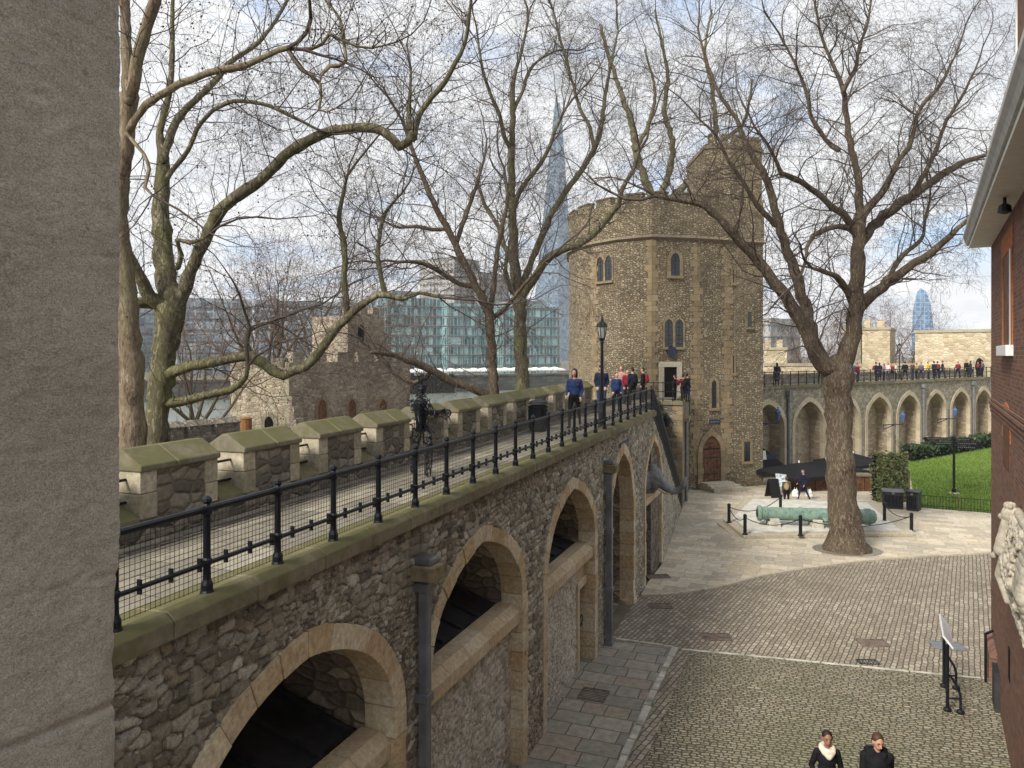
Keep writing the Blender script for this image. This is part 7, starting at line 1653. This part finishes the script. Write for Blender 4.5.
# litter bin, lamp post, far lamp, lantern on the pier
bpn = WK(538, -2.0); lb = thing('litter_bin', bpn, 'black round litter bin against the battlements ahead of the blue coat', 'bin')
mb = MB(); mb.lathe(bpn, [(.22, 0), (.24, .05), (.26, .62), (.28, .66), (.28, .70), (.2, .72)], 14); mb.build('body', M['iron'], lb); mb = MB()
for k in range(14): a = k*2*math.pi/14; mb.tube([bpn+V((.25*math.cos(a), .25*math.sin(a), .1)), bpn+V((.27*math.cos(a), .27*math.sin(a), .6))], .012, 4)
mb.build('ribs', M['iron'], lb); mb = MB(); mb.lathe(bpn, [(.27, .74), (.25, .82), (.05, .88)], 14); mb.build('lid', M['roofblack'], lb)
def lamp(base, h, label, name='street_lamp'):
    t = thing(name, base, label, 'street lamp'); mb = MB(); mb.lathe(base, [(.13, 0), (.13, .12), (.1, .2), (.1, .55), (.07, .65), (.05, .8), (.04, h-.68), (.06, h-.65), (.04, h-.6)], 10)
    mb.build('post', M['iron'], t); c = base+V((0, 0, h-.55)); mb = MB()
    for k in range(6):
        a = k*math.pi/3; mb.tube([c+V(((.075)*math.cos(a), (.075)*math.sin(a), 0)), c+V(((.14)*math.cos(a), (.14)*math.sin(a), .42))], .012, 4)
    mb.lathe(c, [(.04, -.06), (.08, -.02), (.08, .02), (.03, .03)], 6); mb.build('lantern_frame', M['iron'], t)
    mb = MB(); mb.lathe(c, [(.07, .03), (.13, .33)], 6); mb.build('glass', LG, t)
    mb = MB(); mb.lathe(c, [(.165, .34), (.16, .37), (.08, .47), (.045, .49), (.045, .53), (.02, .56), (.025, .6), (.005, .66)], 6); mb.build('cap', M['iron'], t)
    return t
LG = plain('lantern_glass', (.32, .34, .33), .15, .6, var=.1)
sl_ = W.hit(602, HZ, -.3)[0]; b_ = W(sl_, -.3, zb(sl_)+.03); lamp(b_, CZ-(319-HZ)/F*b_.y-b_.z, 'black lamp post with a glazed lantern standing by the near railing')
s_, _ = FA.hit(899.5, HZ, -3.2); b_ = FA(s_, -3.2, ZC+.1); o = lamp(b_, CZ-(343-HZ)/F*b_.y-b_.z, 'black lamp post rising from the crowd on the far walkway')
lp_ = W2(E0-.05, -.85, 4.1); t = thing('wall_lantern', lp_, 'small black lantern on the front of the pier below the landing', 'wall lamp')
mb = MB(); mb.lathe(lp_+V((0, -.25, 0)), [(.05, -.3), (.17, -.25), (.2, .15), (.22, .18), (.08, .34), (.02, .42)], 8); mb.build('lantern', M['iron'], t); mb = MB(); mb.tube([lp_+V((0, .1, .2)), lp_+V((0, -.25, .45)), lp_+V((0, -.25, .38))], .03, 5); mb.build('bracket', M['iron'], t)
for a in (0, .0): pass
mb = MB(); mb.lathe(lp_+V((0, -.25, 0)), [(.172, -.2), (.185, .1)], 8); mb.build('glass', LG, t)
# blue crest sign over the upper tower doorway
f = facet_for(671); s0, z0 = f.hit(671, 352); t = thing('hanging_sign', f(s0, .3, z0), 'small blue painted emblem sign above the upper tower doorway', 'sign')
mb = MB(); mb.prism([f(s0-.32, .14, z0), f(s0-.12, .14, z0-.35), f(s0+.12, .14, z0-.35), f(s0+.32, .14, z0), f(s0+.2, .14, z0+.3), f(s0-.2, .14, z0+.3)], f.n*.06); mb.build('panel', M['bluesign'], t)
mb = MB(); mb.tube([f(s0, .0, z0+.35), f(s0, .17, z0+.35), f(s0, .17, z0+.28)], .03, 5); mb.build('bracket', M['iron'], t)
for k in PROTO:
    if k not in USED:
        for c in list(PROTO[k].children): bpy.data.objects.remove(c)
        bpy.data.objects.remove(PROTO[k])

# ================================================================== THE AIR
hz = MB(); hz.box(-420, 900, -30, 1050, -4.2, 330)
hm = bpy.data.materials.new('haze_air'); hm.use_nodes = True; hm.node_tree.nodes.clear()
ho = hm.node_tree.nodes.new('ShaderNodeOutputMaterial'); hv = hm.node_tree.nodes.new('ShaderNodeVolumePrincipled')
hv.inputs['Color'].default_value = (.93, .96, 1, 1); hv.inputs['Density'].default_value = .0002; hv.inputs['Anisotropy'].default_value = .2
hm.node_tree.links.new(hv.outputs[0], ho.inputs['Volume'])
tag(hz.build('haze', hm), kind='stuff')
